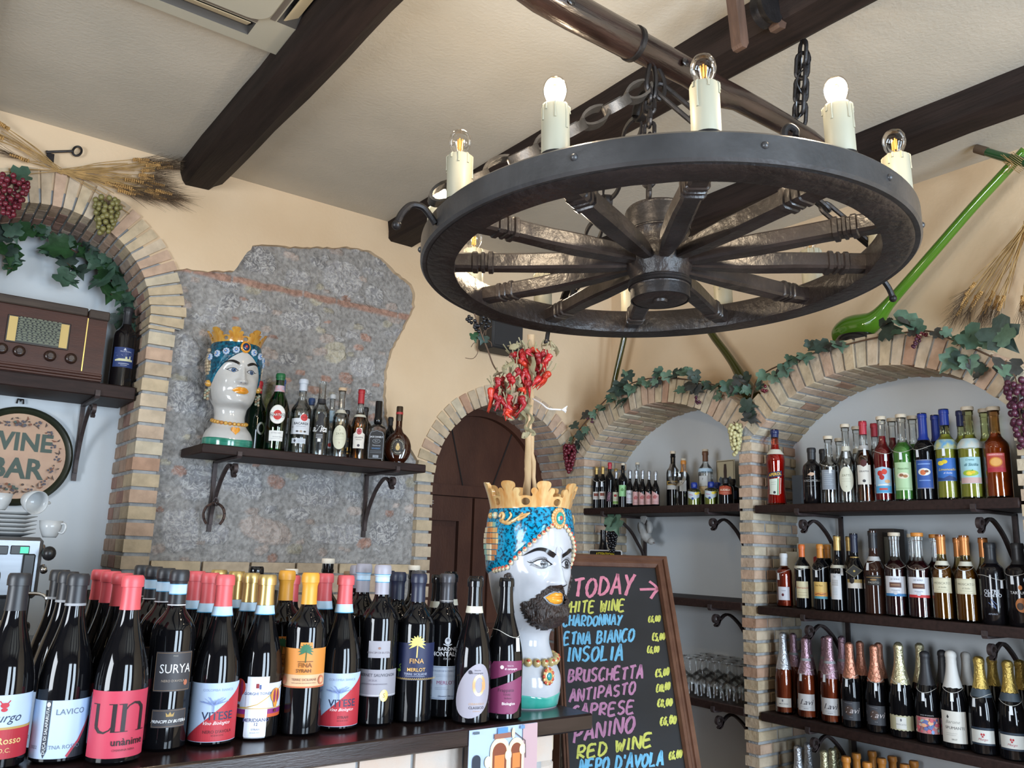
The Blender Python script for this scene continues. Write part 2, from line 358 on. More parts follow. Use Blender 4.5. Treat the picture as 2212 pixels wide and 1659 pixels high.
    n1 = N.new('ShaderNodeTexNoise'); n1.inputs['Scale'].default_value = 26; n1.inputs['Detail'].default_value = 5; n1.inputs['Distortion'].default_value = 1.6; L.new(tc.outputs['Object'], n1.inputs['Vector'])
    r = N.new('ShaderNodeValToRGB'); e = r.color_ramp.elements; e[0].position = .42; e[0].color = (0, 0, 0, 1); e[1].position = .58; e[1].color = (0, 0, 0, 1)
    x = r.color_ramp.elements.new(.5); x.color = (1, 1, 1, 1); L.new(n1.outputs['Fac'], r.inputs[0])
    mu = N.new('ShaderNodeMath'); mu.operation = 'MULTIPLY'; L.new(r.outputs[0], mu.inputs[0]); L.new(a.outputs['Alpha'], mu.inputs[1])
    mx = N.new('ShaderNodeMix'); mx.data_type = 'RGBA'; L.new(mu.outputs[0], mx.inputs[0]); L.new(a.outputs['Color'], mx.inputs[6]); mx.inputs[7].default_value = (.58, .57, .555, 1)
    n2 = N.new('ShaderNodeTexNoise'); n2.inputs['Scale'].default_value = 60; n2.inputs['Detail'].default_value = 6; L.new(tc.outputs['Object'], n2.inputs['Vector'])
    r2 = N.new('ShaderNodeValToRGB'); r2.color_ramp.elements[0].position = .33; r2.color_ramp.elements[0].color = (.5, .5, .5, 1); r2.color_ramp.elements[1].position = .6; L.new(n2.outputs['Fac'], r2.inputs[0])
    m2 = N.new('ShaderNodeMix'); m2.data_type = 'RGBA'; m2.blend_type = 'MULTIPLY'; m2.inputs[0].default_value = .7; L.new(mx.outputs[2], m2.inputs[6]); L.new(r2.outputs[0], m2.inputs[7]); L.new(m2.outputs[2], b.inputs['Base Color'])
    bp = N.new('ShaderNodeBump'); bp.inputs['Strength'].default_value = .9; bp.inputs['Distance'].default_value = .012; L.new(n1.outputs['Fac'], bp.inputs['Height'])
    bp2 = N.new('ShaderNodeBump'); bp2.inputs['Strength'].default_value = .6; bp2.inputs['Distance'].default_value = .006; L.new(n2.outputs['Fac'], bp2.inputs['Height']); L.new(bp.outputs[0], bp2.inputs['Normal']); L.new(bp2.outputs[0], b.inputs['Normal'])
    me.materials.append(m); struct(link('wall_stone', me))
_cx = sum(p[0] for p in stone_r) / len(stone_r)
stone_big = [(x + (.03 if x > _cx else -.03), z + (.03 if z > 2 else 0)) for x, z in stone_r]
stone_surface()
# ---- brick surrounds of the left wall
mb = MB()
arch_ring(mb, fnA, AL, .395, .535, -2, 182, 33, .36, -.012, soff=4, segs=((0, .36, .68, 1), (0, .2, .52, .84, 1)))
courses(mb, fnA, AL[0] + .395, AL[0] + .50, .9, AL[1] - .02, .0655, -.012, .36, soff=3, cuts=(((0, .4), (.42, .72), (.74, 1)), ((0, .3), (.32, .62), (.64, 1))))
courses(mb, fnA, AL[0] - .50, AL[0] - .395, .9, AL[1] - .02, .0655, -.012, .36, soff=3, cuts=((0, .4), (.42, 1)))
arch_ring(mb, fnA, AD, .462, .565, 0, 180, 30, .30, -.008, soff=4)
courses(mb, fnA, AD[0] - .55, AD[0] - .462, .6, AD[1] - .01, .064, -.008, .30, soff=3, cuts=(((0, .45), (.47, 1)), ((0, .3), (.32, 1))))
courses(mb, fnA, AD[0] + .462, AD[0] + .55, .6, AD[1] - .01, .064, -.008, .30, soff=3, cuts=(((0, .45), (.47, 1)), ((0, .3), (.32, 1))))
# the course of long yellow bricks under the stone and the pink ones below it
x = AL[0] + .51
while x < AD[0] - .56:
    mb.prism(rect(x, ZC - .125, min(x + .195, AD[0] - .56), ZC - .082), fnA, .0, .05, random.choice((0, 0, 3))); mb.prism(rect(x - .06, ZC - .21, min(x + .11, AD[0] - .56), ZC - .135), fnA, .006, .05, 6)
    mb.prism(rect(x - .06, ZC - .29, min(x + .13, AD[0] - .56), ZC - .22), fnA, .006, .05, random.choice((2, 6))); x += .207
ring_fill(mb, fnA, AL, .402, .527, -2, 182, .002, .36, 11); ring_fill(mb, fnA, AD, .468, .56, 0, 180, .002, .30, 11)
for a, b, zt, dp in ((AL[0] + .402, AL[0] + .495, AL[1], .36), (AL[0] - .495, AL[0] - .402, AL[1], .36), (AD[0] - .545, AD[0] - .468, AD[1], .30), (AD[0] + .468, AD[0] + .545, AD[1], .30)):
    mb.box((a, YA + .003, 0), (b, YA + dp, zt), 11)
mb.box((AL[0] + .46, YA + .03, 0), (AD[0] - .5, YA + .06, ZC - .07), 11)
brickobj(mb, 'wall_left_brickwork')
# back of the radio niche
mb = MB(); mb.add([(AL[0] - .5, YA + .355, 0), (AL[0] + .5, YA + .355, 0), (AL[0] + .5, YA + .355, 3), (AL[0] - .5, YA + .355, 3)], [(0, 1, 2, 3)]); struct(mb.build('wall_niche_back', white, fix=False))
# ---- arched wooden door
d = thing('door_1', 'dark brown arched wooden door with fan transom in the brick archway', 'door', (AD[0], YA + .27, 0)); d['kind'] = 'structure'
mb = MB()
P, F = fill2d([(AD[0] - .47, .02), (AD[0] + .47, .02)] + arc(AD[0], AD[1], .47, 0, 180, 40)); mb.add([(x, YA + .29, z) for x, z in P], F)
mb.build('door_backing', doorw, d, fix=False)
mb = MB(); ring_fill(mb, fnA, AD, .425, .475, 0, 180, .255, .29, 0)
mb.prism(rect(AD[0] - .47, ZC + .285, AD[0] + .47, ZC + .345), fnA, .25, .29, 0); mb.prism(rect(AD[0] - .47, 0, AD[0] - .43, AD[1]), fnA, .255, .29, 0); mb.prism(rect(AD[0] + .43, 0, AD[0] + .47, AD[1]), fnA, .255, .29, 0)
mb.build('door_frame', doorw, d)
for sx, nm in ((-1, 'door_leaf'), (1, 'door_leaf')):
    mb = MB(); a, b = sorted((AD[0] + sx * .425, AD[0] - .03 + sx * .008)); z1 = ZC + .28
    for r in (rect(a, 0, a + .085, z1), rect(b - .085, 0, b, z1), rect(a + .085, z1 - .13, b - .085, z1), rect(a + .085, .9, b - .085, 1.05)): mb.prism(r, fnA, .262, .29, 0)
    for zz0, zz1 in ((1.05, z1 - .13), (.1, .9)): mb.prism(rect(a + .11, zz0 + .03, b - .11, zz1 - .03), fnA, .268, .29, 0)
    mb.build(nm, doorw, d)
mb = MB()
for sx in (-1, 1):
    p, q = (AD[0] + sx * .11, ZC + .35), (AD[0] + sx * .24, ZC + .67)
    if sx < 0: p, q = (AD[0] - .09, ZC + .345), (AD[0] - .19, ZC + .70)
    vs, fs = ribbon([p, q], .008); mb.add([(x, YA + .286, z) for x, z in vs], fs)
vs, fs = text2d('1F', .045); mb.add([(x + AD[0] - .31, YA + .2615, y + ZC + .235) for x, y in vs], fs, 1)
mb.build('door_groove', [mat('groove', (.006, .003, .002), .8), flat((.35, .33, .3))], d, fix=False)
# ---- right wall: plain upper wall and the brick arcade of two niches in front of it
mb = MB(); mb.add([(XU, -2.7, 0), (XU, YA + .02, 0), (XU, YA + .02, CEIL), (XU, -2.7, CEIL)], [(0, 1, 2, 3)]); struct(mb.build('wall_right', plaster, fix=False))
AM, AR = (2.952, ZC + .062), (1.797, ZC + .033); rM, rR, tM = .70, .737, .125
def niche_poly(c, r, ya, yb, z0=.0):
    a0 = math.degrees(math.acos((yb - c[0]) / r)); a1 = math.degrees(math.acos((ya - c[0]) / r)); return [(ya, z0), (yb, z0)] + arc(c[0], c[1], r, a0, a1, 30)
mb = MB()
for c, r, ya, yb in ((AM, rM + .05, 2.40, 3.50), (AR, rR + .05, 1.22, 2.37)):
    P, F = fill2d(niche_poly(c, r, ya, yb)); mb.add([(XU - .006, y, z) for y, z in P], F)
struct(mb.build('wall_right_niche_back', white, fix=False))
mb = MB()
acos = lambda y, c, r: math.degrees(math.acos((y - c[0]) / r))
dp = XU - XB
sgs = ((0, .38, .72, 1), (0, .2, .55, .88, 1))
arch_ring(mb, fnB, AM, rM, rM + tM, acos(3.485, AM, rM), acos(2.435, AM, rM), 27, dp, -.006, segs=sgs)
arch_ring(mb, fnB, AR, rR, rR + tM, acos(2.335, AR, rR), acos(1.265, AR, rR), 25, dp, -.006, segs=sgs)
ring_fill(mb, fnB, AM, rM + .006, rM + tM - .006, acos(3.49, AM, rM), acos(2.43, AM, rM), .003, dp, 11); ring_fill(mb, fnB, AR, rR + .006, rR + tM - .006, acos(2.34, AR, rR), acos(1.26, AR, rR), .003, dp, 11)
zs = ZC + .52
c3 = (((0, .38), (.4, .7), (.72, 1)), ((0, .25), (.27, .55), (.57, .85), (.87, 1)))
courses(mb, fnB, 3.48, 3.63, .3, zs + .03, .0515, -.004, dp, gap=.012, cuts=c3)
courses(mb, fnB, 2.352, 2.424, .3, zs + .02, .0515, -.004, dp, gap=.012, cuts=c3)
courses(mb, fnB, 1.12, 1.25, .3, zs + .02, .0515, -.004, dp, gap=.012, cuts=c3)
for a, b in ((3.487, 3.62), (2.36, 2.417), (1.13, 1.243)): mb.box((XB + .003, a, 0), (XU, b, zs + .02), 11)
# solid spandrels between the two arches and at the corner
mb.prism([(2.36, zs), (2.417, zs), (2.50, zs + .12), (2.388, zs + .17), (2.28, zs + .12)], fnB, .002, dp, 11)
mb.prism([(3.487, zs), (3.62, zs), (3.62, zs + .035), (3.56, zs + .04)], fnB, .004, dp, 11)
brickobj(mb, 'wall_right_brickwork')
# ---- ceiling, floor, beams
mb = MB(); mb.add([(-2.8, -2.7, CEIL), (XU, -2.7, CEIL), (XU, YA + .02, CEIL), (-2.8, YA + .02, CEIL)], [(0, 1, 2, 3)]); struct(mb.build('ceiling', ceilm, fix=False))
mb = MB(); mb.add([(-2.8, -2.7, 0), (XU, -2.7, 0), (XU, YA + .4, 0), (-2.8, YA + .4, 0)], [(0, 1, 2, 3)]); struct(mb.build('floor', mat('terracotta_floor', (.30, .19, .12), .6, var=.2, scale=3), fix=False))
def beam(x0, x1, xb0, xb1, zb, ph):
    rows = []; n = 40
    for i in range(n + 1):
        y = -2.7 + (YA + 2.7) * i / n; q = lambda k: .008 * noise.noise(V((y * 1.7, k * 3.3 + ph, 0))) + .004 * noise.noise(V((y * 6, k * 5.3 + ph, 2)))
        rows.append([(x0 + q(1), y, CEIL), (x0 + .004 + q(2), y, (CEIL + zb) / 2), (xb0 + q(3), y, zb + .012 + q(4)), (xb0 + .015 + q(3), y, zb + q(5)), (xb1 - .02 + q(6), y, zb + q(7)), (xb1 + q(6), y, zb + .02 + q(8)), ((xb1 + x1) / 2 + .01 + q(9), y, (CEIL + zb) / 2), (x1 + q(10), y, CEIL)])
    mb = MB(); mb.grid(rows, False, 0, True, True); return struct(mb.build('ceiling_beam', beamw, smooth=True))
beam(.835, 1.045, .85, .985, ZC + 1.535, 0); beam(1.865, 2.115, 1.875, 2.03, ZC + 1.53, 7); beam(2.83, 3.06, 2.845, 2.99, ZC + 1.53, 13)
beam(-.17, .05, -.16, -.01, ZC + 1.535, 19)
# ---- front and side walls behind the viewer, with the openings the daylight comes through
mb = MB()
for lo, hi in (((-2.8, -2.72, 0), (.05, -2.62, CEIL)), ((1.05, -2.72, 0), (1.65, -2.62, CEIL)), ((2.65, -2.72, 0), (XU, -2.62, CEIL)), ((.05, -2.72, 2.58), (1.05, -2.62, CEIL)), ((1.65, -2.72, 2.58), (2.65, -2.62, CEIL)), ((.05, -2.72, 0), (1.05, -2.62, .33)), ((1.65, -2.72, 0), (2.65, -2.62, .33))): mb.box(lo, hi)
struct(mb.build('wall_front', mat('front_panelling', (.06, .045, .035), .6, var=.3, scale=3)))
mb = MB()
for lo, hi in (((-2.82, -2.7, 0), (-2.72, -.1, CEIL)), ((-2.82, 1.3, 0), (-2.72, YA, CEIL)), ((-2.82, -.1, 0), (-2.72, 1.3, .78)), ((-2.82, -.1, 2.32), (-2.72, 1.3, CEIL))): mb.box(lo, hi)
struct(mb.build('wall_side', MATS['front_panelling']))
for i, x in enumerate((.55, 2.15)):
    mb = MB()
    for lo, hi in (((x - .5, -2.7, .33), (x - .45, -2.64, 2.58)), ((x + .45, -2.7, .33), (x + .5, -2.64, 2.58)), ((x - .03, -2.7, .33), (x + .03, -2.64, 2.58)), ((x - .5, -2.7, .33), (x + .5, -2.64, .4)), ((x - .5, -2.7, 2.52), (x + .5, -2.64, 2.58)), ((x - .5, -2.7, 1.75), (x + .5, -2.64, 1.79))): mb.box(lo, hi)
    struct(mb.build('window_%d' % (i + 1), wood))
# ================================================================== BOTTLES
GD = mat('dark_glass', (.004, .004, .005), .045, spec=.42)
GB = mat('black_glass', (.006, .005, .006), .12, spec=.5)
CLEAR = thin('clear_glass', (.93, .95, .95)); GREEN = thin('green_glass', (.12, .46, .10)); YEL = thin('yellowish_glass', (.72, .75, .45))
def prof(shape, R, H):
    P = {
     'bordeaux': [(.8, 0), (1, .02), (1, .63), (.975, .665), (.87, .70), (.66, .735), (.48, .76), (.39, .785), (.365, .81), (.355, .93), (.40, .935), (.40, .955), (.36, .96), (.36, 1)],
     'burgundy': [(.8, 0), (1, .02), (1, .41), (.975, .46), (.90, .52), (.78, .585), (.62, .655), (.48, .725), (.39, .79), (.355, .85), (.345, .935), (.385, .94), (.385, .96), (.35, .965), (.35, 1)],
     'champagne': [(.82, 0), (1, .02), (1, .38), (.97, .44), (.87, .52), (.72, .60), (.56, .68), (.45, .75), (.39, .81), (.35, .88), (.34, .93), (.375, .935), (.375, .965), (.30, .99), (.12, 1)],
     'cylinder': [(.85, 0), (1, .02), (1, .58), (.95, .62), (.78, .655), (.55, .685), (.44, .71), (.40, .74), (.385, .95), (.44, .955), (.44, 1)],
     'slim': [(.85, 0), (1, .02), (1, .50), (.93, .55), (.74, .61), (.52, .66), (.42, .71), (.38, .78), (.37, .95), (.43, .955), (.43, 1)],
     'liquor': [(.9, 0), (1, .02), (1, .56), (.94, .60), (.80, .64), (.56, .68), (.42, .72), (.36, .77), (.35, .93), (.40, .935), (.40, 1)],
     'vermouth': [(.84, 0), (.9, .015), (.93, .06), (1, .32), (1, .52), (.93, .58), (.76, .66), (.56, .72), (.42, .77), (.37, .82), (.36, .95), (.37, 1)],
     'squat': [(.9, 0), (1, .03), (1, .60), (.9, .70), (.55, .74), (.42, .77), (.42, 1)],
     'demi': [(.9, 0), (1, .03), (1, .44), (.9, .54), (.6, .62), (.38, .68), (.34, .75), (.33, .95), (.40, .96), (.40, 1)],
     'aperol': [(.9, 0), (1, .015), (.96, .08), (.86, .22), (.86, .40), (.96, .56), (.97, .60), (.86, .67), (.55, .72), (.42, .76), (.38, .80), (.37, .94), (.42, .945), (.42, 1)],
    }[shape]
    return [(0, .0)] + [(r * R, z * H) for r, z in P] + [(0, H)]
def rad_of(p):
    q = p[1:-1]
    def f(z):
        for i in range(len(q) - 1):
            if z <= q[i + 1][1]: t = (z - q[i][1]) / max(1e-6, q[i + 1][1] - q[i][1]); return q[i][0] + (q[i + 1][0] - q[i][0]) * max(0, min(1, t))
        return q[-1][0]
    return f
def dense_prof(p, f):
    """Round off the shoulder by resampling the profile with a short moving average."""
    H = p[-1][1]; zs = sorted(set([q[1] for q in p[1:-1]] + [H * i / 60 for i in range(14, 50)])); g = lambda z: sum(f(z + k * H * .011) for k in (-2, -1, 0, 1, 2)) / 5 if .30 * H < z < .84 * H else f(z)
    return [(0, 0)] + [(g(z), z) for z in zs] + [(0, H)], g
STAND = []     # everything that stands on a ledge or shelf, with its radius, so that nothing touches its neighbour
class Lb:
    """A paper label: an outline in (s, z) metres on the glass, its paper, and what is printed on it."""
    def __init__(s, outline, paper, prints=(), bare=False): s.o, s.p, s.pr, s.bare = outline, paper, prints, bare
def T(t, s, z, size, col, **k): return ('t', t, s, z, size, col, k)
def Pg(outline, col): return ('p', outline, col)
def Rb(pts, wd, col): return ('r', pts, wd, col)
def put_prints(prints, wrap, parent, name='lettering'):
    mb = MB(); ms = []
    for i, p in enumerate(prints):
        m = p[5] if p[0] == 't' else p[2] if p[0] == 'p' else p[3]
        m = ink(m) if isinstance(m, str) else m
        if m not in ms: ms.append(m)
        off = .0007 + .00012 * i
        if p[0] == 't':
            k = dict(p[6]); rot = k.pop('rot', 0); P, F = text2d(p[1], p[4], **k); c, s_ = cos(rot), sin(rot); P = [(x * c - y * s_ + p[2], x * s_ + y * c + p[3]) for x, y in P]
        elif p[0] == 'p': P, F = fill2d(p[1], (), .004)
        else: P, F = ribbon(dens(p[1], .003, False) if not isinstance(p[2], list) else p[1], p[2])
        mb.add([wrap(x, z, off) for x, z in P], F, ms.index(m))
    return mb.build(name, ms, parent, loc=1, fix=False)
def bottle(name, label, cat, loc, rz, shape, R, H, glass, cap=None, bands=(), labels=(), liquid=None, group=None, foil=None, tagz=None, seg=28, cork=None, stopper=None):
    root = thing(name, label, cat, loc, rz, group); STAND.append((root, R)); p0 = prof(shape, R, H); f0 = rad_of(p0); P, f = dense_prof(p0, f0)
    mb = MB(); mb.lathe(P, seg); mb.build('glass_body', glass, root, smooth=True, loc=1)
    wrap = lambda s, z, off=.0004: ((f(z) + off) * sin(s / R), -(f(z) + off) * cos(s / R), z)
    if liquid:
        m, lv = liquid; zs = [H * .03 + (lv * H - H * .03) * i / 22 for i in range(23)]; mb = MB(); mb.lathe([(0, zs[0])] + [(f(z) - .0025, z) for z in zs] + [(0, zs[-1])], seg); mb.build('liquid', m, root, smooth=True, loc=1)
    if cap:
        ln, m = cap; z0 = H - ln; pr = [(f(z0) + .0004, z0)] + [(f(z0 + (ln - .019) * i / 6) + .0009, z0 + (ln - .019) * i / 6) for i in range(7)]
        re = max(f(H - .02), .37 * R) + .0009
        pr += [(re + .0016, H - .0185), (re + .0018, H - .010), (re + .0012, H - .003), (re - .001, H + .0006), (0, H + .0008)]
        mb = MB(); mb.lathe(pr, seg); mb.build('capsule', m, root, smooth=True, loc=1)
    if cork:
        ln, m = cork; r = f(H - .004); mb = MB(); mb.lathe([(0, H), (r * 1.12, H), (r * 1.18, H + .002), (r * 1.18, H + ln - .002), (r * 1.1, H + ln), (0, H + ln)], 20); mb.build('stopper', m, root, smooth=True, loc=1)
    if foil:
        m, z0 = foil; mb = MB(); rows = []; rr = random.Random(int(1000 * R + 77 * loc[0] * 10))
        for i in range(25):
            z = z0 + (H + .001 - z0) * i / 24; t = i / 24; amp = .0013 if t > .66 else .0003
            rows.append([((max(f(z), .0026) + .0008 + amp * rr.random()) * cos(2 * pi * j / 30), (max(f(z), .0026) + .0008 + amp * rr.random()) * sin(2 * pi * j / 30), z + (.0015 * sin(j * 2.1) if i == 0 else 0)) for j in range(30)])
        mb.grid(rows, True, 0, False, True); mb.build('foil', m, root, smooth=2, loc=1)
    for z0, z1, m in bands:
        mb = MB(); mb.lathe([(f(z0 + (z1 - z0) * i / 4) + .0014, z0 + (z1 - z0) * i / 4) for i in range(5)], seg); mb.build('neck_band', m, root, smooth=True, loc=1)
    for lb in labels:
        if lb.bare: put_prints(lb.pr, wrap, root, 'printed_lettering'); continue
        Pf, F = fill2d(lb.o, (), .006); mb = MB(); mb.add([wrap(x, z) for x, z in Pf], F); lo = mb.build('label', lb.p if not isinstance(lb.p, str) else ink(lb.p), root, smooth=2, loc=1, fix=False)
        if lb.pr: put_prints(lb.pr, wrap, lo)
    if tagz:
        price_tag(root, f, tagz[0] * H, tagz[1], R)
    return root
STRING = mat('string', (.62, .60, .55), .9); PAPER = mat('paper', (.72, .75, .78), .8)
def price_tag(root, f, z, phi, R):
    r = f(z) + .0012; zz = z - .016; r2 = f(zz - .012) + .003; pts = []
    for i in range(25):
        a = 2 * pi * i / 24; t = max(0, cos(a - phi)) ** 2; zc = z - .016 * t; pts.append(((f(zc) + .0015) * sin(a), -(f(zc) + .0015) * cos(a), zc))
    mb = MB(); mb.tube(pts, .0007, 5, cap=False); mb.build('tag_string', STRING, root, loc=1)
    c = V((r2 * sin(phi), -r2 * cos(phi), zz)); a = V((cos(phi), sin(phi), 0)); nrm = V((sin(phi), -cos(phi), 0)); r3 = f(zz - .03) + .002; mb = MB()
    lowc = V((r3 * sin(phi), -r3 * cos(phi), zz - .028)); q = [c + a * s for s in (-.0045, .0045)] + [lowc + a * s for s in (.0055, -.0055)]
    vs = q + [p + nrm * .0008 for p in q]; mb.add(vs, [(0, 1, 2, 3), (7, 6, 5, 4), (0, 4, 5, 1), (1, 5, 6, 2), (2, 6, 7, 3), (3, 7, 4, 0)]); mb.build('price_tag', PAPER, root, loc=1)
def dup(root, loc, label, rz=None, group=None):
    r = root.copy(); COL.objects.link(r); STAND.extend((r, q) for o, q in STAND[:] if o == root); r.location = loc; r['label'] = label
    if rz is not None: r.rotation_euler = (0, 0, rz)
    if group: r['group'] = group
    for ch in list(root.children):
        c = ch.copy(); COL.objects.link(c); c.parent = r
        for g in list(ch.children): d = g.copy(); COL.objects.link(d); d.parent = c
    return r
def face_cam(x, y, extra=0): return atan2(-x, y) * -1 * -1 if False else atan2(-x, y) + extra
# local -Y of a thing at (x, y) turned by face_cam points at the viewer standing at the origin
# ------------------------------------------------------------------ counter (back bar ledge) and what stands on it
ZT = ZC - .355
ledge = thing('bar_ledge', 'dark varnished wooden ledge carrying the row of red wine bottles', 'counter', (.2, 1.7, ZT - .036))
mb = MB(); mb.box((-1.2, 1.478, ZT - .036), (1.352, 2.02, ZT), 0, .004); mb.build('ledge_top', mat('ledge_wood', (.020, .011, .010), .22, var=.3, scale=5, stretch=(1.5, 12, 12), bump=.04), ledge, smooth=True)
mb = MB()
for k in range(14):
    for j in range(3):
        x = -.30 + k * .122 + (j % 2) * .06
        if x < 1.2: mb.prism(rect(x, ZT - .10 - j * .066, x + .112, ZT - .045 - j * .066), lambda u, w, d: (u, 1.53 + d, w), random.uniform(-.004, .004), .06, 12 if random.random() < .75 else 5)
mb.prism(rect(-1.2, .0, 1.25, ZT - .037), lambda u, w, d: (u, 1.536 + d, w), 0, .30, 11)
for j in range(5): mb.lathe([(0, 0), (.052, .002), (.058, .012), (.058, .050), (.050, .060), (0, .062)], 20, 12 if j % 2 else 5, (1.262, 1.60, ZT - .10 - j * .066))
mb.prism(rect(1.22, .0, 1.30, ZT - .037), lambda u, w, d: (u, 1.56 + d, w), 0, .12, 11)
base = mb.build('bar_front_brickwork', BR + BRP + [mortar, mat('whitewashed_brick', (.55, .52, .48), .9, col2=(.60, .44, .34), scale=9, bump=.3)], ledge)
# photo card hanging on the ledge edge
pc = thing('photo_card', 'glossy photo card of a lit bar facade hung on the ledge edge', 'card', (1.08, 1.472, ZT - .2))
cw = lambda s, z, off=0: (s, 1.4745 - .0015 - off, z)
x0, x1 = onz(995, 1572, ZT - .004).x, 1.186
Pf, F = fill2d(rect(x0, ZT - .30, x1, ZT - .004)); mb = MB(); mb.prism(rect(x0, ZT - .30, x1, ZT - .004), lambda u, w, d: (u, 1.4765 - d, w), 0, .0018); card = mb.build('card_sheet', ink('a9bcd8', .35), pc)
pr = [Pg(rect(x0 + .135, ZT - .30, x1, ZT - .004), 'b79aa0'), Pg(rect(x0 + .0, ZT - .30, x0 + .16, ZT - .19), 'c9c0b4')]
for cx, wd, c in ((.018, .010, '1d2738'), (.075, .018, 'e8b860'), (.118, .014, 'd9802c')):
    zt = ZT - (.062 if c == '1d2738' else .052)
    if c != '1d2738': pr.append(Pg([(x0 + cx - wd - .006, ZT - .16), (x0 + cx + wd + .006, ZT - .16)] + arc(x0 + cx, zt + .004, wd + .006, 0, 180, 10), 'f1dfae'))
    pr.append(Pg([(x0 + cx - wd, ZT - .16), (x0 + cx + wd, ZT - .16)] + arc(x0 + cx, zt, wd, 0, 180, 10), c if c == '1d2738' else '7a3a1c'))
    if c != '1d2738': pr.append(Pg(rect(x0 + cx - wd * .7, zt - .035, x0 + cx + wd * .7, zt - .006), 'c97a3a'))
for cx, cz in ((.046, .068), (.097, .060), (.134, .052)): pr += [Pg(oval(x0 + cx, ZT - cz, .0085, .011, 16), 'f4e6b0'), Pg(oval(x0 + cx, ZT - cz, .0065, .009, 16), 'fff6d8')]
pr += [Pg(rect(x0 + .06, ZT - .026, x0 + .102, ZT - .016), '8d5a4a'), Pg(rect(x0 + .068, ZT - .016, x0 + .094, ZT - .005), '4d83b8'), Pg(rect(x0 + .008, ZT - .012, x0 + .022, ZT - .007), '50606e'), Pg(rect(x0 + .126, ZT - .012, x0 + .138, ZT - .005), '6088b0'),
       Rb([(x0 + .104, ZT - .012), (x0 + .14, ZT - .036), (x0 + .142, ZT - .07)], .0018, '4a4044'), Pg(oval(x0 + .108, ZT - .018, .004, .011, 12), 'e0d0a8')]
put_prints(pr, cw, card, 'printed_picture').location = (0, 0, 0)
for o in card.children: o.matrix_parent_inverse = Matrix.Translation(-pc.location)
# ------------------------------------------------------------------ the wines on the ledge
C_BLK, C_RED, C_NAVY, C_GOLD, C_ORG, C_GRY, C_DGR = mat('cap_black', (.018, .019, .023), .42), mat('cap_red', (.62, .085, .10), .42), mat('cap_navy', (.012, .016, .04), .4), mat('cap_gold', (.62, .45, .17), .33, .75), mat('cap_orange', (.72, .33, .035), .42), mat('cap_grey', (.33, .32, .37), .45), mat('cap_charcoal', (.075, .075, .085), .35, .3)
BLUEBAND, WHITEBAND = mat('tax_strip_blue', (.42, .62, .80), .5, col2=(.55, .72, .86), scale=60), mat('tax_strip_white', (.62, .60, .50), .5)
W_, RED_ = 'b2c6e0', 'b42c38'
def tax(z0, z1): return [(z0, z1, BLUEBAND), (z0 - .0015, z0, mat('strip_edge', (.05, .30, .55), .5)), (z1, z1 + .0015, MATS['strip_edge'])]
ledger = []
def wine(key, u, v, y, H, label, n=1, dy=.088, jit=(), rzx=0, **k):
    """First bottle of a file; n-1 copies stand behind it, deeper on the ledge."""
    p = ony(u, v, y); x = p.x; shape = k.pop('shape'); R = k.pop('R'); back = k.pop('back', None)
    b = bottle(key, label, 'bottle', (x, y, ZT), face_cam(x, y, rzx), shape, R, H, k.pop('glass', GD), seg=44, **k)
    words = ['second in its file behind', 'third in its file behind', 'last in its file behind']
    for i in range(1, n):
        w_ = 'last' if i == n - 1 and n > 2 else ('second', 'third', 'fourth')[i - 1]
        dup(b, (x + (jit[i - 1] if i <= len(jit) else 0), y + dy * i, ZT), '%s, %s back in its file' % (back, {'second': 'next'}.get(w_, w_) if n > 2 else 'right'), group='wine bottles on the ledge')
    b['group'] = 'wine bottles on the ledge'; return b
rc = lambda w, z0, z1, s=0: rect(s - w / 2, z0, s + w / 2, z1)
murgo = wine('red_wine_bottle', 43, 1250, 1.60, .295, 'black capsuled bottle with white over crimson Murgo label, outermost on the ledge', shape='burgundy', R=.041, cap=(.058, C_BLK), rzx=.10,
  labels=[Lb(rc(.125, .018, .112), W_, [Pg(rc(.125, .018, .062), 'a8202f'), Pg(rc(.125, .061, .0645), 'b09050'), T('Murgo', .0, .078, .019, '20304a', shear=.4), T('EtnaRosso', 0, .044, .0145, 'd8b878', bold=.01), T('D.O.C.', .002, .030, .0095, 'd8b878'),
   Pg(oval(.0, .097, .006, .004, 12), 'b02030'), Pg(oval(.0, .0905, .0045, .003, 12), 'b02030'), Rb([(-.007, .104), (-.004, .100), (.004, .100), (.007, .104)], .0016, 'b02030')])])
dup(murgo, (murgo.location.x - .035, 1.70, ZT), 'black capsuled bottle half hidden behind the white and crimson labelled one', group='wine bottles on the ledge')
_vt = [T('DUCA DI SALAPARUTA', -.0215, .052, .0068, 'd8dde2', rot=pi / 2)]
wine('red_wine_bottle', 169, 1249, 1.60, .295, 'sloping bottle with matte black capsule and white LAVICO label', back='matte black capsule behind the LAVICO bottle', n=3, shape='burgundy', R=.041, cap=(.052, C_BLK), bands=[(.295 - .0515, .295 - .0475, flat((.30, .31, .33)))], rzx=.05,
  labels=[Lb(rc(.120, .010, .098), W_, [Pg([(.060, .010), (.060, .080), (.030, .035), (.012, .010)], '26262c'), Rb([(.012, .012), (.020, .024), (.029, .034), (.038, .050), (.05, .068)], .004, 'b03848'),
   Pg([(-.026, .022), (-.0215, .011), (-.017, .022), (-.017, .098), (-.026, .098)], '2a323c'), *_vt, T('LAVICO', .012, .080, .0125, '5a6678'), T('ETNA ROSSO', .006, .027, .0085, '6a7686'), T('2022', -.040, .027, .007, '6a7686'), Pg(oval(-.0215, .092, .003, .004, 8), 'd8dde2')])])
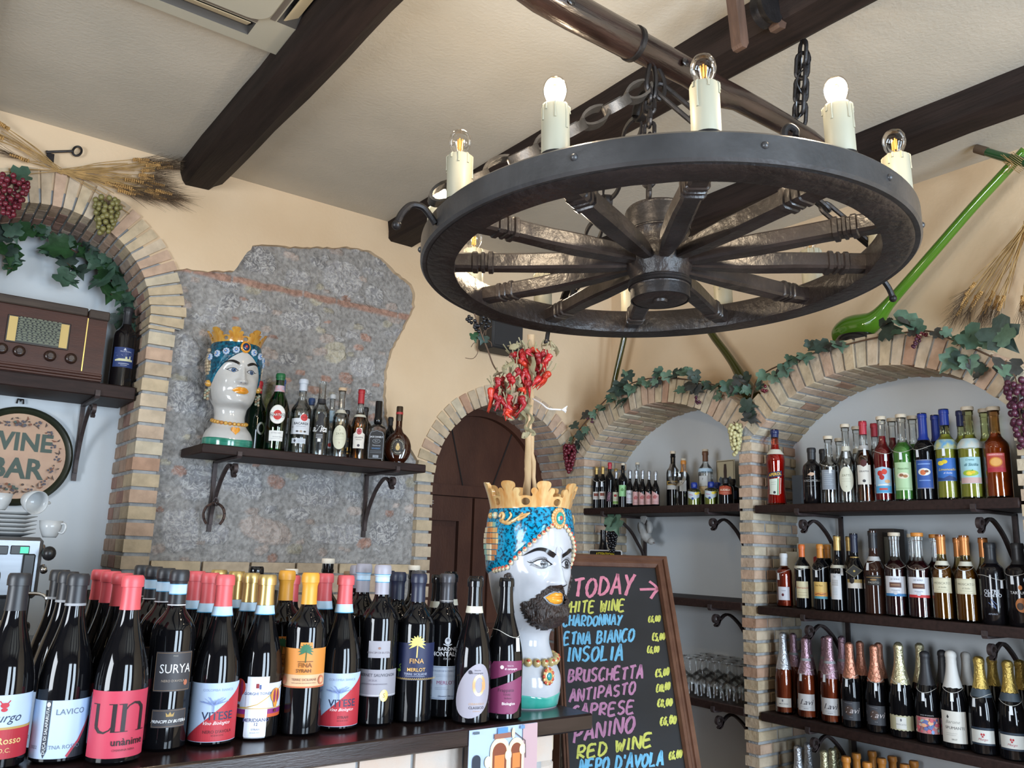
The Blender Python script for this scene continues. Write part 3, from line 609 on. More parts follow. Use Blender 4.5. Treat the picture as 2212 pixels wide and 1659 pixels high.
# the custom fat-and-thin letters of the crimson label
_n = lambda ox: [Pg(rect(ox - .019, .052, ox - .0125, .094), '1c0d14'), Pg(rect(ox + .010, .052, ox + .0165, .086), '1c0d14'), Rb([(ox - .0145, .083), (ox - .009, .0915), (ox - .001, .0955), (ox + .007, .094), (ox + .0125, .088), (ox + .0133, .082)], [.001, .0018, .003, .005, .0062, .0064], '1c0d14'), Pg(rect(ox - .024, .0525, ox - .008, .0515), '1c0d14'), Pg(rect(ox + .005, .0525, ox + .022, .0515), '1c0d14'), Pg(rect(ox - .024, .0945, ox - .0125, .0932), '1c0d14')]
_u = lambda ox: [Pg(rect(ox - .0165, .060, ox - .010, .094), '1c0d14'), Pg(rect(ox + .0115, .052, ox + .018, .094), '1c0d14'), Rb([(ox - .0133, .064), (ox - .0125, .058), (ox - .007, .052), (ox + .001, .0505), (ox + .009, .0545), (ox + .0145, .063)], [.0064, .0062, .005, .003, .0018, .001], '1c0d14'), Pg(rect(ox - .023, .0945, ox - .010, .0932), '1c0d14'), Pg(rect(ox + .006, .0945, ox + .018, .0932), '1c0d14'), Pg(rect(ox + .0115, .0525, ox + .024, .0512), '1c0d14')]
wine('red_wine_bottle', 290, 1234, 1.55, .295, 'bottle with coral red capsule and crimson label reading un', back='coral red capsule behind the crimson un bottle', n=4, shape='burgundy', R=.0415, cap=(.056, C_RED), rzx=.10,
  labels=[Lb(rc(.118, .012, .114), 'b83850', [*_u(-.024), *_n(.021), T('unànime', .016, .036, .0155, '1c0d14', bold=.012), T('CHIANINA NERA', .010, .024, .0045, '4a1522')]), Lb(rc(.030, .030, .108, -.079), W_, [T('vino rosso', -.079, .07, .006, '8890a0', rot=pi / 2)])])
wine('red_wine_bottle', 390, 1229, 1.60, .303, 'high-shouldered bottle with black capsule and charcoal SURYA label', back='black capsule with blue strip behind the SURYA bottle', n=4, shape='bordeaux', R=.0375, cap=(.062, C_BLK), bands=tax(.262, .278) + [(.2415, .2435, flat((.6, .6, .62)))], rzx=.20,
  labels=[Lb(rc(.066, .099, .165), '3a393d', [T('SURYA', .003, .136, .0215, 'e8e8e8', stretch=.85), T("NERO D'AVOLA", 0, .1165, .0055, 'a89888'), T('FREE', 0, .158, .004, '98948c'), Pg(oval(.022, .113, .004, .005, 10), 'b06a50'), Rb([(-.032, .101), (.032, .101), (.032, .163), (-.032, .163), (-.032, .101)], .0008, '8a7058')]), Lb(rc(.060, .040, .070), '3a393d', [T('PRINCIPI DI BUTERA', 0, .050, .0068, 'e8e8e8', shear=.3, bold=.015), Pg([(-.006, .058), (-.007, .065), (-.003, .061), (0, .066), (.003, .061), (.007, .065), (.006, .058)], 'b09050'), Rb([(-.029, .042), (.029, .042), (.029, .068), (-.029, .068), (-.029, .042)], .0007, '8a7058')])])
def vitese(sub, tree='7f93c4'):
    rr = random.Random(5); pr = [Pg([(-.056, .010), (.056, .010), (.056, .104)], RED_), T('COLOMBA BIANCA', .006, .096, .0062, '8fa0c0'), T('VITESE', .008, .052, .0190, '2a3350', bold=.012), T('Vino Biologico', .006, .0405, .0082, 'f3e8e8', shear=.5), T(sub, .010, .026, .0072, '5a1a22', bold=.01), T('SICILIA DOC', .010, .020, .004, '7a2a32')]
    for i in range(26):
        a = rr.uniform(0, pi); d = rr.uniform(.004, .020); pr.append(Rb([(.0 + rr.uniform(-.002, .002), .071), (d * .6 * cos(a) * 1.2, .074 + d * .35 * sin(a)), (d * cos(a) * 1.25, .076 + d * .55 * sin(a))], .0007, tree))
    pr.append(Rb([(0, .060), (0, .072)], .0016, tree)); return pr
VIT = lambda sub: [Lb(rc(.113, .009, .108), W_, vitese(sub))]
VB = lambda H: [(H - .072, H - .0565, BLUEBAND), (H - .0735, H - .072, MATS['strip_edge']), (H - .058, H - .0565, MATS['strip_edge'])]
capred2 = mat('cap_coral', (.66, .10, .11), .42)
v1 = wine('red_wine_bottle', 480, 1252, 1.60, .295, "bottle with red capsule and white and red VITESE NERO D'AVOLA label", back="red capsule behind the VITESE NERO D'AVOLA bottle", n=3, shape='burgundy', R=.0410, cap=(.057, capred2), bands=VB(.295), labels=VIT("NERO D'AVOLA"), rzx=.02)
mer = [Pg([(-.062, .040), (.062, .040), (.062, .0535), (-.062, .0535)], 'c4552e'), Pg([(-.062, .046), (.062, .046), (.062, .0545), (-.062, .0545)], '8a2a70'), Pg(rc(.040, .004, .112, -.001), 'e6ecf4'), Rb([(-.062, .056), (-.02, .058), (.0, .0635), (.025, .080), (.06, .094)], .0018, 'c8a860'), Rb([(-.062, .0565), (.062, .0555)], .0015, 'c8a860'),
  T('GORGHI TONDI', 0, .082, .0068, '4a5a90', bold=.01), T('MERIDIANO', 0, .036, .0088, '4a4a78', bold=.01), T('12', 0, .029, .0075, '4a4a78', bold=.01), T('SYRAH', 0, .020, .0048, '6a6a90'), T('SICILIA DOC', 0, .0145, .0032, '8a8aa0'), Pg(rc(.005, .092, .100, -.0015), '8a2a30'), Pg(rc(.003, .090, .098, .0035), '4a5a90')]
def balloon(cx, cz, k, a, b): return [Pg([(cx - .009 * k, cz), (cx + .009 * k, cz), (cx + .003 * k, cz - .020 * k), (cx - .003 * k, cz - .020 * k)], a), Pg(oval(cx, cz + .002 * k, .0115 * k, .0135 * k, 18), a), Pg(oval(cx - .0035 * k, cz + .001 * k, .0028 * k, .0130 * k, 14), b), Pg(oval(cx + .0045 * k, cz + .001 * k, .0028 * k, .0125 * k, 14), b), Pg(rc(.006 * k, cz - .029 * k, cz - .024 * k, cx), '6a3028')]
mer += balloon(-.036, .090, 1.15, 'b83a30', '8a2a50') + balloon(.034, .076, .95, 'd8903a', '8a2f50')
wine('red_wine_bottle', 569, 1249, 1.61, .295, 'bottle with gold capsule and hot air balloon MERIDIANO 12 label', back='gold capsule behind the balloon label bottle', n=4, shape='burgundy', R=.0405, cap=(.056, C_GOLD), bands=VB(.295), rzx=.0, labels=[Lb(rc(.124, .040, .100), 'cdd4e8', ()), Lb(rc(.040, .004, .112, -.001), 'e6ecf4', mer)])
def palm(cx, z0, h, col, leaf, k=1):
    out = [Rb([(cx, z0), (cx + .0008, z0 + h * .55)], .0016 * k, col)]
    for i in range(11):
        a = -.5 + (pi + 1.0) * i / 10; r = h * .50; out.append(Rb([(cx, z0 + h * .58), (cx + r * .55 * cos(a) * .8, z0 + h * .60 + r * .5 * sin(a) + .001), (cx + r * cos(a) * .8, z0 + h * .58 + r * .8 * sin(a))], [.0016 * k, .0028 * k, .0004], leaf))
    return out
wine('red_wine_bottle', 657, 1247, 1.60, .300, 'high-shouldered bottle with orange capsule and orange palm SYRAH label', back='orange capsule behind the orange palm label bottle', n=2, dy=.115, shape='bordeaux', R=.0385, cap=(.060, C_ORG), rzx=.03, labels=[Lb(rc(.105, .088, .160) [:2] + [(.0525, .160), (.013, .160), (.012, .171), (-.011, .171), (-.012, .160), (-.0525, .160)], 'd88a3c', [Pg(rc(.105, .091, .112), 'd9b088'), Pg(rc(.105, .0885, .0905), 'b85a40'), *palm(.0, .134, .036, '4a5a28', '2f6a4c', 1.5), T('FINA', 0, .129, .0118, '7a4a18', bold=.01), Rb([(-.014, .136), (.014, .1363)], .0012, '5a3a18'), T('SYRAH', -.002, .119, .0092, '5a3414', bold=.01), T('TERRE SICILIANE', 0, .103, .0062, '6a3a30'), T('INDICAZIONE GEOGRAFICA TIPICA', 0, .097, .0028, '6a3a30'), Pg(oval(.034, .1015, .007, .0085, 14), 'c87858'), Pg(oval(.034, .1015, .004, .005, 12), 'd9b088'), Pg(oval(-.042, .1015, .007, .0085, 14), 'c87858')])])
wine('red_wine_bottle', 744, 1253, 1.61, .295, 'bottle with red capsule and white and red VITESE SYRAH label', back='red capsule behind the VITESE SYRAH bottle', n=2, dy=.10, shape='burgundy', R=.0405, cap=(.057, capred2), bands=VB(.295), labels=VIT('SYRAH'), rzx=.03)
seal = mat('gold_seal', (.70, .52, .16), .35, .6)
wine('red_wine_bottle', 817, 1223, 1.61, .317, 'tall bottle with grey capsule and grey CABERNET SAUVIGNON label', back='grey capsule behind the CABERNET SAUVIGNON bottle', n=2, dy=.09, jit=(-.012,), shape='bordeaux', R=.0385, cap=(.060, C_GRY), bands=tax(.283, .297), rzx=.05, labels=[Lb(rc(.046, .133, .166), '9a98a0', [T('PRINCIPI DI BUTERA', 0, .143, .0056, '6a6068'), Pg(oval(0, .152, .003, .0025, 10), '8a6a60')]), Lb(rc(.104, .058, .110), '95939c', [T('CABERNET SAUVIGNON', -.006, .099, .0082, '4c4a56', bold=.012), T('SICILIA', -.010, .089, .0055, '7c7886'), Rb([(-.034, .083), (.020, .083)], .0005, '6c6876'), Rb([(-.05, .061), (.05, .061)], .0009, 'd8d8dc'), T('DENOMINAZIONE DI ORIGINE CONTROLLATA', -.008, .0815, .0026, '6c6876'), ('p', oval(.014, .060, .0088, .0115, 16), seal), T('S', .014, .060, .012, '5a4012')])])
crane = lambda x, z, c: [Rb([(x - .001, z), (x + .0005, z + .010)], .0007, c), Pg(oval(x, z + .012, .0055, .0030, 12), c), Rb([(x + .002, z + .013), (x + .0045, z + .018), (x + .001, z + .022), (x + .0055, z + .0245)], .0014, c)]
wine('red_wine_bottle', 888, 1246, 1.60, .300, 'bottle with navy capsule and navy palm MERLOT label', back='navy capsule behind the navy palm label bottle', n=3, dy=.09, jit=(-.012, -.012), shape='bordeaux', R=.0390, cap=(.058, C_NAVY), rzx=.02, labels=[Lb(rc(.110, .086, .160), '1a2348', [*palm(.002, .131, .046, 'c8b070', 'c9bf70', 1.7), T('FINA', .002, .124, .0135, 'c89a60', bold=.012), T('MERLOT', .002, .107, .0098, 'd8a860', bold=.015), T('TERRE SICILIANE', .001, .0985, .0064, 'aab0c8'), Rb([(-.02, .0945), (.02, .0945)], .0006, 'aab0c8'), *crane(-.036, .093, '8fc050'), *[Rb([(-.05 + .004 * i, .0875), (-.049 + .004 * i, .0912), (-.047 + .004 * i, .0878)], .0009, 'c8a850') for i in range(25)]])])
wine('red_wine_bottle', 960, 1249, 1.61, .300, 'bottle with charcoal capsule, white printed name and white MERLOT label', back='charcoal capsule behind the white MERLOT label bottle', n=2, dy=.10, jit=(-.014,), shape='bordeaux', R=.0385, cap=(.062, C_DGR), bands=[(.241, .2435, flat((.45, .45, .46)))], rzx=.06, labels=[Lb(rc(.056, .040, .108, -.001), 'c4cfe0', [T('COLLEZIONE DI FAMIGLIA', -.001, .098, .0042, '7080a0'), T('MERLOT', .003, .074, .0105, '9a4a78'), Rb([(-.020, .064), (.004, .064)], .0005, '8090a8'), Rb([(-.020, .061), (.01, .061)], .0005, '8090a8'), Rb([(-.020, .090), (.018, .090)], .0005, 'a0acc0'), Rb([(-.018, .087), (.018, .087)], .0005, 'a0acc0'), T('Giovanni Montalto', .006, .047, .005, '40507a', shear=.4), Rb([(-.0265, .0425), (.0245, .0425), (.0245, .1055), (-.0265, .1055), (-.0265, .0425)], .0007, '8090b0')]),
  Lb(None, None, [T('BARONE', .004, .143, .0105, 'e8e8ec', bold=.015), T('MONTALTO', .004, .1325, .0128, 'e8e8ec', bold=.015), T('ITALIA', .004, .123, .0055, 'c8c8cc'), Pg(oval(.004, .160, .0065, .0075, 14), 'c8ccd4'), Pg(oval(.004, .162, .003, .0035, 10), '707480'), Rb([(-.005, .1535), (.004, .150), (.013, .1535)], .0022, 'c8ccd4')], True)])
egg = [(-.038 * (1 if k < 0 else 1) * cos(a) * (1.0 - .18 * sin(a)), .068 + .054 * sin(a)) for a, k in ((2 * pi * i / 40, 0) for i in range(40))]
egg = [(x + .006 + .010 * (z - .068) / .054, z) for x, z in egg]
swirl = [(.016 + (.0155 - .0035 * t) * cos(-.4 + 7.2 * t) * .8, .078 + (.021 - .0052 * t) * sin(-.4 + 7.2 * t)) for t in [i / 40 for i in range(41)]]
copper = mat('copper_ink', (.70, .40, .20), .3, .5)
wine('red_wine_bottle', 1028, 1240, 1.53, .295, 'black topped bottle with grey egg-shaped CLASSICO label and copper swirl', back='black topped bottle with cream strip behind the CLASSICO bottle', n=3, dy=.11, jit=(-.02, .02), shape='burgundy', R=.0400, bands=[(.222, .236, WHITEBAND)], cap=(.075, mat('cap_gloss_black', (.006, .006, .007), .12)), rzx=-.02, labels=[Lb(egg, '9c98a4', [Rb(swirl, .0055, copper), T('CERASUOLO', .012, .042, .0058, 'c8a078', shear=.2), T('CLASSICO', .012, .0345, .0072, '45424e', bold=.012), T('di Vittoria', .012, .028, .0035, 'c8a078'), Pg(oval(-.003, .105, .004, .004, 12), '45424e'), T('TENUTA', .012, .108, .0036, '45424e'), T('di campagna', .012, .103, .0050, '45424e')])])
pm = '7c2f58'
sw1 = [(-.040, .082), (-.02, .086), (.01, .096), (.030, .102), (.046, .103), (.046, .122), (.0, .123), (-.026, .121), (-.034, .110)]
sw2 = [(-.034, .016), (.020, .015), (.032, .020), (.046, .040), (.046, .090), (.034, .088), (.0, .076), (-.030, .064), (-.040, .050), (-.041, .030)]
fr = wine('red_wine_bottle', 1085, 1241, 1.53, .295, 'black topped bottle with purple ribbon label beside the bearded ceramic head', back='black topped bottle behind the purple ribbon label bottle', n=2, dy=.09, jit=(-.018,), shape='burgundy', R=.0400, cap=(.075, MATS['cap_gloss_black']), rzx=.02, tagz=(.63, .75), labels=[Lb(sw1, pm, [Pg(oval(-.006, .110, .004, .004, 12), 'e8d8e0'), T('TENUTA', .012, .1125, .0038, 'd8c0cc'), T('di campagna', .014, .1065, .0058, 'e8d8e0', bold=.012)]), Lb(sw2, pm, [T('Frappato', .004, .063, .0098, '3a1830'), T('TERRE', .006, .054, .0058, '5a2040'), T('Siciliane', .008, .047, .005, '5a2040'), T('Biologico', .010, .036, .0078, 'f0e4ea', bold=.012)])])
# odd bottles showing only their tops behind the files
CORKW = mat('pale_stopper', (.66, .58, .47), .7)
def backwine(u, v, y, H, shape, R, label, **k):
    p = ony(u, v, y); bottle('red_wine_bottle', label, 'bottle', (p.x, y, ZT), 0, shape, R, p.z - ZT - (k['cork'][0] if 'cork' in k else 0), GD, group='wine bottles on the ledge', **k)
backwine(559, 1224, 1.90, .31, 'bordeaux', .037, 'dark bottle with black screw cap rising behind the gold capsules', cap=(.030, mat('cap_gloss_black', (0, 0, 0))))
backwine(634, 1229, 1.86, .3, 'bordeaux', .036, 'dark bottle with pale stopper behind the orange capsules', cork=(.012, CORKW))
backwine(722, 1207, 1.90, .3, 'bordeaux', .037, 'tallest dark bottle with pale stopper, behind the grey capsules', cork=(.012, CORKW))
backwine(740, 1221, 1.78, .3, 'bordeaux', .036, 'bottle with grey capsule and blue strip behind the red VITESE SYRAH capsules', cap=(.05, C_GRY), bands=())
backwine(768, 1236, 1.80, .3, 'bordeaux', .036, 'dark corked bottle behind the pair of grey capsules', cork=(.008, mat('brown_cork', (.30, .18, .10), .8)))
backwine(895, 1221, 1.86, .3, 'bordeaux', .036, 'dark bottle with pale stopper behind the navy capsules', cork=(.012, CORKW))
backwine(680, 1246, 1.78, .3, 'burgundy', .038, 'red capsuled bottle seen between the orange and the VITESE SYRAH capsules', cap=(.055, capred2))
backwine(633, 1244, 1.76, .3, 'burgundy', .036, 'red capsuled bottle seen between the two orange capsules', cap=(.055, capred2))
backwine(955, 1236, 1.78, .3, 'burgundy', .038, 'black topped bottle with cream strip behind the charcoal capsules', cap=(.05, MATS['cap_gloss_black']), bands=())
# ================================================================== CERAMIC MOOR'S HEADS
def spl(T, z):
    """Smooth interpolation in a table of rows (z, values...)."""
    n = len(T)
    for i in range(n - 1):
        if z <= T[i + 1][0] or i == n - 2: break
    p0, p1, p2, p3 = T[max(i - 1, 0)], T[i], T[i + 1], T[min(i + 2, n - 1)]; t = max(0, min(1, (z - p1[0]) / (p2[0] - p1[0]))); out = []
    for k in range(1, len(p1)):
        h = p2[0] - p1[0]; m1 = (p2[k] - p0[k]) / max(1e-6, p2[0] - p0[0]) * h; m2 = (p3[k] - p1[k]) / max(1e-6, p3[0] - p1[0]) * h
        out.append((2 * t ** 3 - 3 * t * t + 1) * p1[k] + (t ** 3 - 2 * t * t + t) * m1 + (-2 * t ** 3 + 3 * t * t) * p2[k] + (t ** 3 - t * t) * m2)
    return out
g_ = lambda x, s: exp(-(x / s) ** 2)
def head_fn(T, feats, nose):
    """Surface of a head: fn(theta, z) with theta 0 at the face; feats are bumps (s, z, amount, width, height), all in metres."""
    def lat(th, z): return spl(T, z)[0] * sin(th)
    def fn(th, z, off=0):
        a, f, b = spl(T, z); c = cos(th); dep = f * c if c > 0 else b * c; s = a * sin(th); x = s; y = -dep
        if c > 0:
            k = min(1, c * 1.6); d = 0
            for fs, fz, am, w, h in feats: d += am * (g_(s - fs, w) * g_(z - fz, h) + (g_(s + fs, w) * g_(z - fz, h) if fs else 0))
            zt, zb, hh, w1, w2 = nose; t = (zt - z) / (zt - zb)
            if -.15 < t: 
                r = max(0, min(1, (t + .15) / .35)); prof_ = hh * (.30 + .70 * max(0, min(1, t)) ** 1.25) * r
                if t > 1: prof_ = hh * max(0, 1 - ((t - 1) / .16)) ** .8 if t < 1.16 else 0
                wd = w1 + (w2 - w1) * max(0, min(1, t)) ** 1.6; d += prof_ * exp(-abs(s / wd) ** 2.2)
                d += .42 * hh * (g_(abs(s) - w2 * 1.12, w2 * .5) * g_(z - (zb + .004), .0075))
            y -= d * k; x += d * k * sin(th) * .25
        nx, ny = sin(th) * max(b if c < 0 else f, .01), -c * a; l = hypot(nx, ny); return V((x + off * nx / l, y + off * ny / l, z))
    return fn, (lambda s, z, off=.0006: fn(math.asin(max(-.999, min(.999, s / spl(T, z)[0]))), z, off))
def patch(mb, at_, poly, off, step=.004, mi=0, holes=(), bulge=None):
    P, F = fill2d(poly, holes, step); mb.add([at_(s, z, off if not bulge else off + bulge(s, z)) for s, z in P], F, mi)
def thick(P, F, fin, fout):
    """Closed slab from a 2-D fill: fin and fout place its two sides."""
    n = len(P); vs = [fout(*p) for p in P] + [fin(*p) for p in P]; fs = list(F) + [tuple(i + n for i in f[::-1]) for f in F]; cnt = {}
    for f in F:
        for i in range(len(f)):
            e = (f[i], f[(i + 1) % len(f)]); cnt[e] = 1
    for (a, b) in list(cnt):
        if (b, a) not in cnt: fs.append((b, a, a + n, b + n))
    return vs, fs
ceram = mat('glazed_white', (.47, .485, .525), .12, spec=.5, var=.03, scale=40)
ceramw = mat('glazed_cream', (.52, .51, .49), .12, spec=.5, var=.03, scale=40)
gold_ = mat('glazed_yellow', (.62, .36, .07), .14, spec=.6, col2=(.48, .20, .03), scale=30, detail=2, stretch=(2, 2, .5), coat=.4)
goldp = mat('glazed_pale_gold', (.62, .43, .19), .14, spec=.6, col2=(.52, .24, .07), scale=34, detail=2, stretch=(2, 2, .5), coat=.4)
teal = mat('glazed_teal', (.008, .16, .26), .13, spec=.5, col2=(.004, .022, .045), scale=60, detail=2, bump=.5, bscale=70)
tealb = mat('glazed_turquoise', (.004, .26, .46), .13, spec=.5, col2=(.004, .03, .06), scale=150, detail=3)
for e_, p_ in zip(tealb.node_tree.nodes['Color Ramp'].color_ramp.elements, (.47, .60)): e_.position = p_
greenb = mat('glazed_green', (.02, .30, .23), .15, spec=.6, col2=(.10, .42, .36), scale=18, coat=.4)
greend = mat('glazed_deep_green', (.012, .16, .10), .15, spec=.6, col2=(.06, .30, .22), scale=26, stretch=(.6, .6, 5), coat=.4)
orange = mat('glazed_orange', (.72, .30, .03), .12, spec=.6, var=.12, scale=60, coat=.4); blackg = mat('glazed_black', (.010, .009, .010), .22, spec=.6)
beardm = mat('glazed_beard', (.018, .012, .011), .30, spec=.5, col2=(.045, .028, .023), scale=60, stretch=(3, 3, .7), bump=.8, bscale=75); creamp = mat('glazed_pearl', (.60, .50, .33), .15, coat=.4); redp = mat('glazed_red', (.50, .06, .03), .2); brownp = mat('glazed_brown', (.24, .14, .075), .25, col2=(.45, .36, .24), scale=50); bluep = mat('glazed_blue', (.10, .22, .50), .15); bluel = mat('glazed_pale_blue', (.42, .52, .66), .15); navyp = mat('glazed_navy', (.012, .03, .09), .12)
def crown(root, z0, z1, r0, r1, n, m, holes=True, lean=0):
    """Flared ring of n lobed points with an oval hole between each pair."""
    L = 2 * pi * r0; out = []; st = L / n; hz = z1 - z0; hs = []
    for i in range(n):
        c = st * (i + .5); k = [(-.50, .47), (-.42, .46), (-.33, .44), (-.30, .50), (-.34, .60), (-.33, .70), (-.27, .75), (-.20, .73), (-.155, .66), (-.135, .60), (-.15, .70), (-.19, .80), (-.185, .91), (-.12, .985), (0, 1), (.12, .985), (.185, .91), (.19, .80), (.15, .70), (.135, .60), (.155, .66), (.20, .73), (.27, .75), (.33, .70), (.34, .60), (.30, .50), (.33, .44), (.42, .46)]
        out += [(c + a * st, hz * b) for a, b in k]
        if i: hs.append(oval(st * i, hz * .25, st * .13, hz * .135, 16))
    out = [(p.x, p.y) for p in smoothpath([(a, b, 0) for a, b in out], 3)]
    out = [(0, 0)] + [(0, hz * .47)] + out[1:] + [(L, hz * .47), (L, 0)]
    hs += []
    P, F = fill2d(out, hs, .0045)
    def pl(s, z, o):
        a = 2 * pi * s / L + pi; t = z / hz; r = r0 + (r1 - r0) * t ** 1.3 + o; relief = .0022 * (1 - abs(((s / st) % 1) - .5) * 2) if o > 0 else 0
        return V(((r + relief) * sin(a), -(r + relief) * cos(a) * 1.04, z0 + z))
    vs, fs = thick(P, F, lambda s, z: pl(s, z, -.004), lambda s, z: pl(s, z, .004)); mb = MB(); mb.add(vs, fs); return mb.build('crown', m, root, smooth=True, loc=1, weld=True)
def strokes(mb, at_, pts, wd, off, mi=0, hgt=0):
    P, F = ribbon([tuple(p) for p in smoothpath([(x, z, 0) for x, z in pts], 6)] if len(pts) > 2 else pts, wd if not isinstance(wd, list) else [p[0] for p in smoothpath([(w_, 0, 0) for w_ in wd], 6)])
    vs = [at_(s, z, off + hgt) for s, z in P]; mb.add(vs, F, mi)
def eye(root, at_, sx, z, w, h, sgn, iris, lash, yaw=0, nlash=9, ir=.0062):
    """Painted eye: almond outline, white, iris, pupil, light and lashes. sgn -1/+1 = viewer's left/right; yaw shifts the iris."""
    al = lambda k: [(sx + sgn * (-w * k) + 2 * w * k * sgn * t, z + h * k * (sin(pi * t) ** .9) * (1.05 if up else -.75) + .0022 * t) for up in (1, 0) for t in ([i / 10 for i in range(11)] if up else [1 - i / 10 for i in range(1, 10)])]
    mb = MB(); patch(mb, at_, al(1.10), .0006, .003); patch(mb, at_, al(.93), .0008, .003, 1); ix = sx + yaw; iz = z + .0012
    clip = lambda pts: [(x, min(zz, z + h * .86 * max(0, sin(pi * min(1, max(0, (x - sx) * sgn / (2 * w) + .5)))) ** .9 + .001)) for x, zz in pts]
    patch(mb, at_, clip(oval(ix, iz, ir, ir * 1.02, 18)), .0010, .003, 0); patch(mb, at_, clip(oval(ix, iz, ir * .84, ir * .86, 16)), .0012, .003, 2); patch(mb, at_, clip(oval(ix, iz, ir * .42, ir * .44, 12)), .0014, .003, 0); patch(mb, at_, oval(ix - .0018, iz + .002, .0012, .0014, 8), .0016, .003, 1)
    strokes(mb, at_, [(sx - sgn * w * 1.1, z), (sx - sgn * w * .4, z + h * 1.0), (sx + sgn * w * .4, z + h * 1.05), (sx + sgn * w * 1.1, z + .0025), (sx + sgn * w * 1.5, z + .006)], [.0006, .0016, .0022, .0022, .0005], .0012)
    if lash:
        for i in range(nlash):
            t = .25 + .8 * i / (nlash - 1); x = sx + sgn * (-w + 2 * w * t); zz = z + h * (max(0, sin(pi * min(t, 1)))) ** .9 + .002; strokes(mb, at_, [(x, zz), (x + sgn * .0035, zz + .0055)], [.0006, .0002], .0012)
            zz = z - h * .72 * max(0, sin(pi * min(t, 1))); strokes(mb, at_, [(x, zz), (x + sgn * .003, zz - .0035)], [.0007, .0003], .0012)
    return mb.build('eye', [blackg, ceram, iris], root, smooth=2, loc=1, fix=False)
def shellear(root, at_fn, th, z, w, h, m, nm='side_ornament', stripes=None):
    """Ribbed scallop of small blocks on the side of the head."""
    mb = MB(); cols, rows_ = 4, 7
    for i in range(cols):
        for j in range(rows_):
            u0 = -1 + 2 * i / cols; v0 = -1 + 2 * j / rows_; uu, vv = u0 + 1 / cols, v0 + 1 / rows_
            ww = w * sqrt(max(.08, 1 - vv * vv * .85)); c = []
            for du, dv in ((.012, .01), (2 / cols - .012, .01), (2 / cols - .012, 2 / rows_ - .03), (.012, 2 / rows_ - .03)): c.append(((u0 + du) * ww, (v0 + dv) * h))
            bul = .015 * (1 - .6 * uu * uu - .3 * vv * vv)
            lo = [at_fn(th + s / .085, z + t, -.002) for s, t in c]; hi = [at_fn(th + (s * .97) / .085, z + t * .98, bul) for s, t in c]; mb.add(lo + hi, [(4, 5, 6, 7), (0, 1, 5, 4), (1, 2, 6, 5), (2, 3, 7, 6), (3, 0, 4, 7)], (stripes[(i + (j // 3)) % len(stripes)] if stripes else 0))
    return mb.build(nm, m, root, smooth=True, loc=1)
def body(root, fn, z0, z1, m, hair, rimz, nz=110, nt=120):
    mb = MB(); rows = [[(0, 0, z0)] * nt]
    for i in range(nz + 1):
        z = z0 + (z1 - z0) * i / nz; rows.append([fn(2 * pi * j / nt, z) for j in range(nt)])
    rows.append([fn(2 * pi * j / nt, z1, -.012) for j in range(nt)]); rows.append([fn(2 * pi * j / nt, z1 - .05, -.02) for j in range(nt)]); rows.append([(0, 0, z1 - .05)] * nt)
    mb.grid(rows, True); return mb.build('head', m, root, smooth=2, loc=1)
def band(root, fn, lo, hi, m, off, name, t0=0, t1=2 * pi, n=90, k=14, wav=None):
    rows = []; closed = abs(t1 - t0 - 2 * pi) < 1e-6
    for i in range(k + 1):
        r = []
        for j in range(n if closed else n + 1):
            th = t0 + (t1 - t0) * j / n; a, b = lo(th) if callable(lo) else lo, hi(th) if callable(hi) else hi; z = a + (b - a) * i / k; o = off if 0 < i < k else .0003
            r.append(fn(th, z, o + (wav(th, z) if wav and 0 < i < k else 0)))
        rows.append(r)
    mb = MB(); mb.grid(rows, closed); return mb.build(name, m, root, smooth=2, loc=1)
# ---------------- the bearded king on the end of the ledge
pk = V((1.281, 1.636, ZT)); king = thing('ceramic_head_vase', 'glazed bearded head vase with turquoise turban and gold crown on the ledge end', 'vase', pk, atan2(-pk.x, pk.y) + RAD(37))
K = 1.06; STAND.append((king, .087))
TK = [(0, .056, .056, .056), (.012, .058, .058, .058), (.045, .063, .062, .060), (.068, .062, .060, .060), (.090, .055, .052, .056), (.110, .048, .044, .051), (.135, .045, .041, .050), (.158, .046, .046, .054), (.174, .052, .064, .060), (.186, .057, .078, .066), (.200, .061, .085, .072), (.218, .066, .087, .078), (.240, .071, .087, .084), (.265, .075, .088, .090), (.290, .078, .090, .095), (.315, .080, .091, .098), (.345, .081, .094, .100), (.375, .081, .094, .099), (.405, .079, .090, .095), (.430, .076, .084, .086)]
TK = [(z * K, a * (1.21 if z > .12 else 1.30), f * (1.19 if z > .12 else 1.30), b * (1.19 if z > .12 else 1.30)) for z, a, f, b in TK]
FK = [(.030, .3075, -.010, .017, .011), (.030, .3065, .0065, .0115, .0075), (.026, .335, .0055, .018, .008), (.047, .285, .004, .016, .020), (0, .243, .007, .015, .0065), (0, .231, .009, .014, .0065), (0, .202, .007, .020, .012), (0, .2375, -.003, .016, .0028), (.012, .335, .002, .006, .016), (.040, .25, -.004, .013, .02)]
FK = [(s * 1.12, z * K, a * 1.15, w_ * 1.12, h) for s, z, a, w_, h in FK]
fk, ak = head_fn(TK, FK, (.334 * K, .266 * K, .032, .0080, .0150))
body(king, fk, 0, .430 * K, ceram, None, None)
band(king, fk, .003, lambda t: .026 + .010 * abs(sin(t)), greenb, .0014, 'green_band')
hairk = lambda t: (.405 - .105 * min(1, abs(((t + pi) % (2 * pi)) - pi) / 1.22) ** 1.2 - (.035 * max(0, (abs(((t + pi) % (2 * pi)) - pi) - 1.22) / 1.8))) * K
band(king, fk, hairk, .434 * K, tealb, .0045, 'turban', n=120, k=20, wav=lambda t, z: .0012 * noise.noise(V((t * 12, z * 130, 0))))
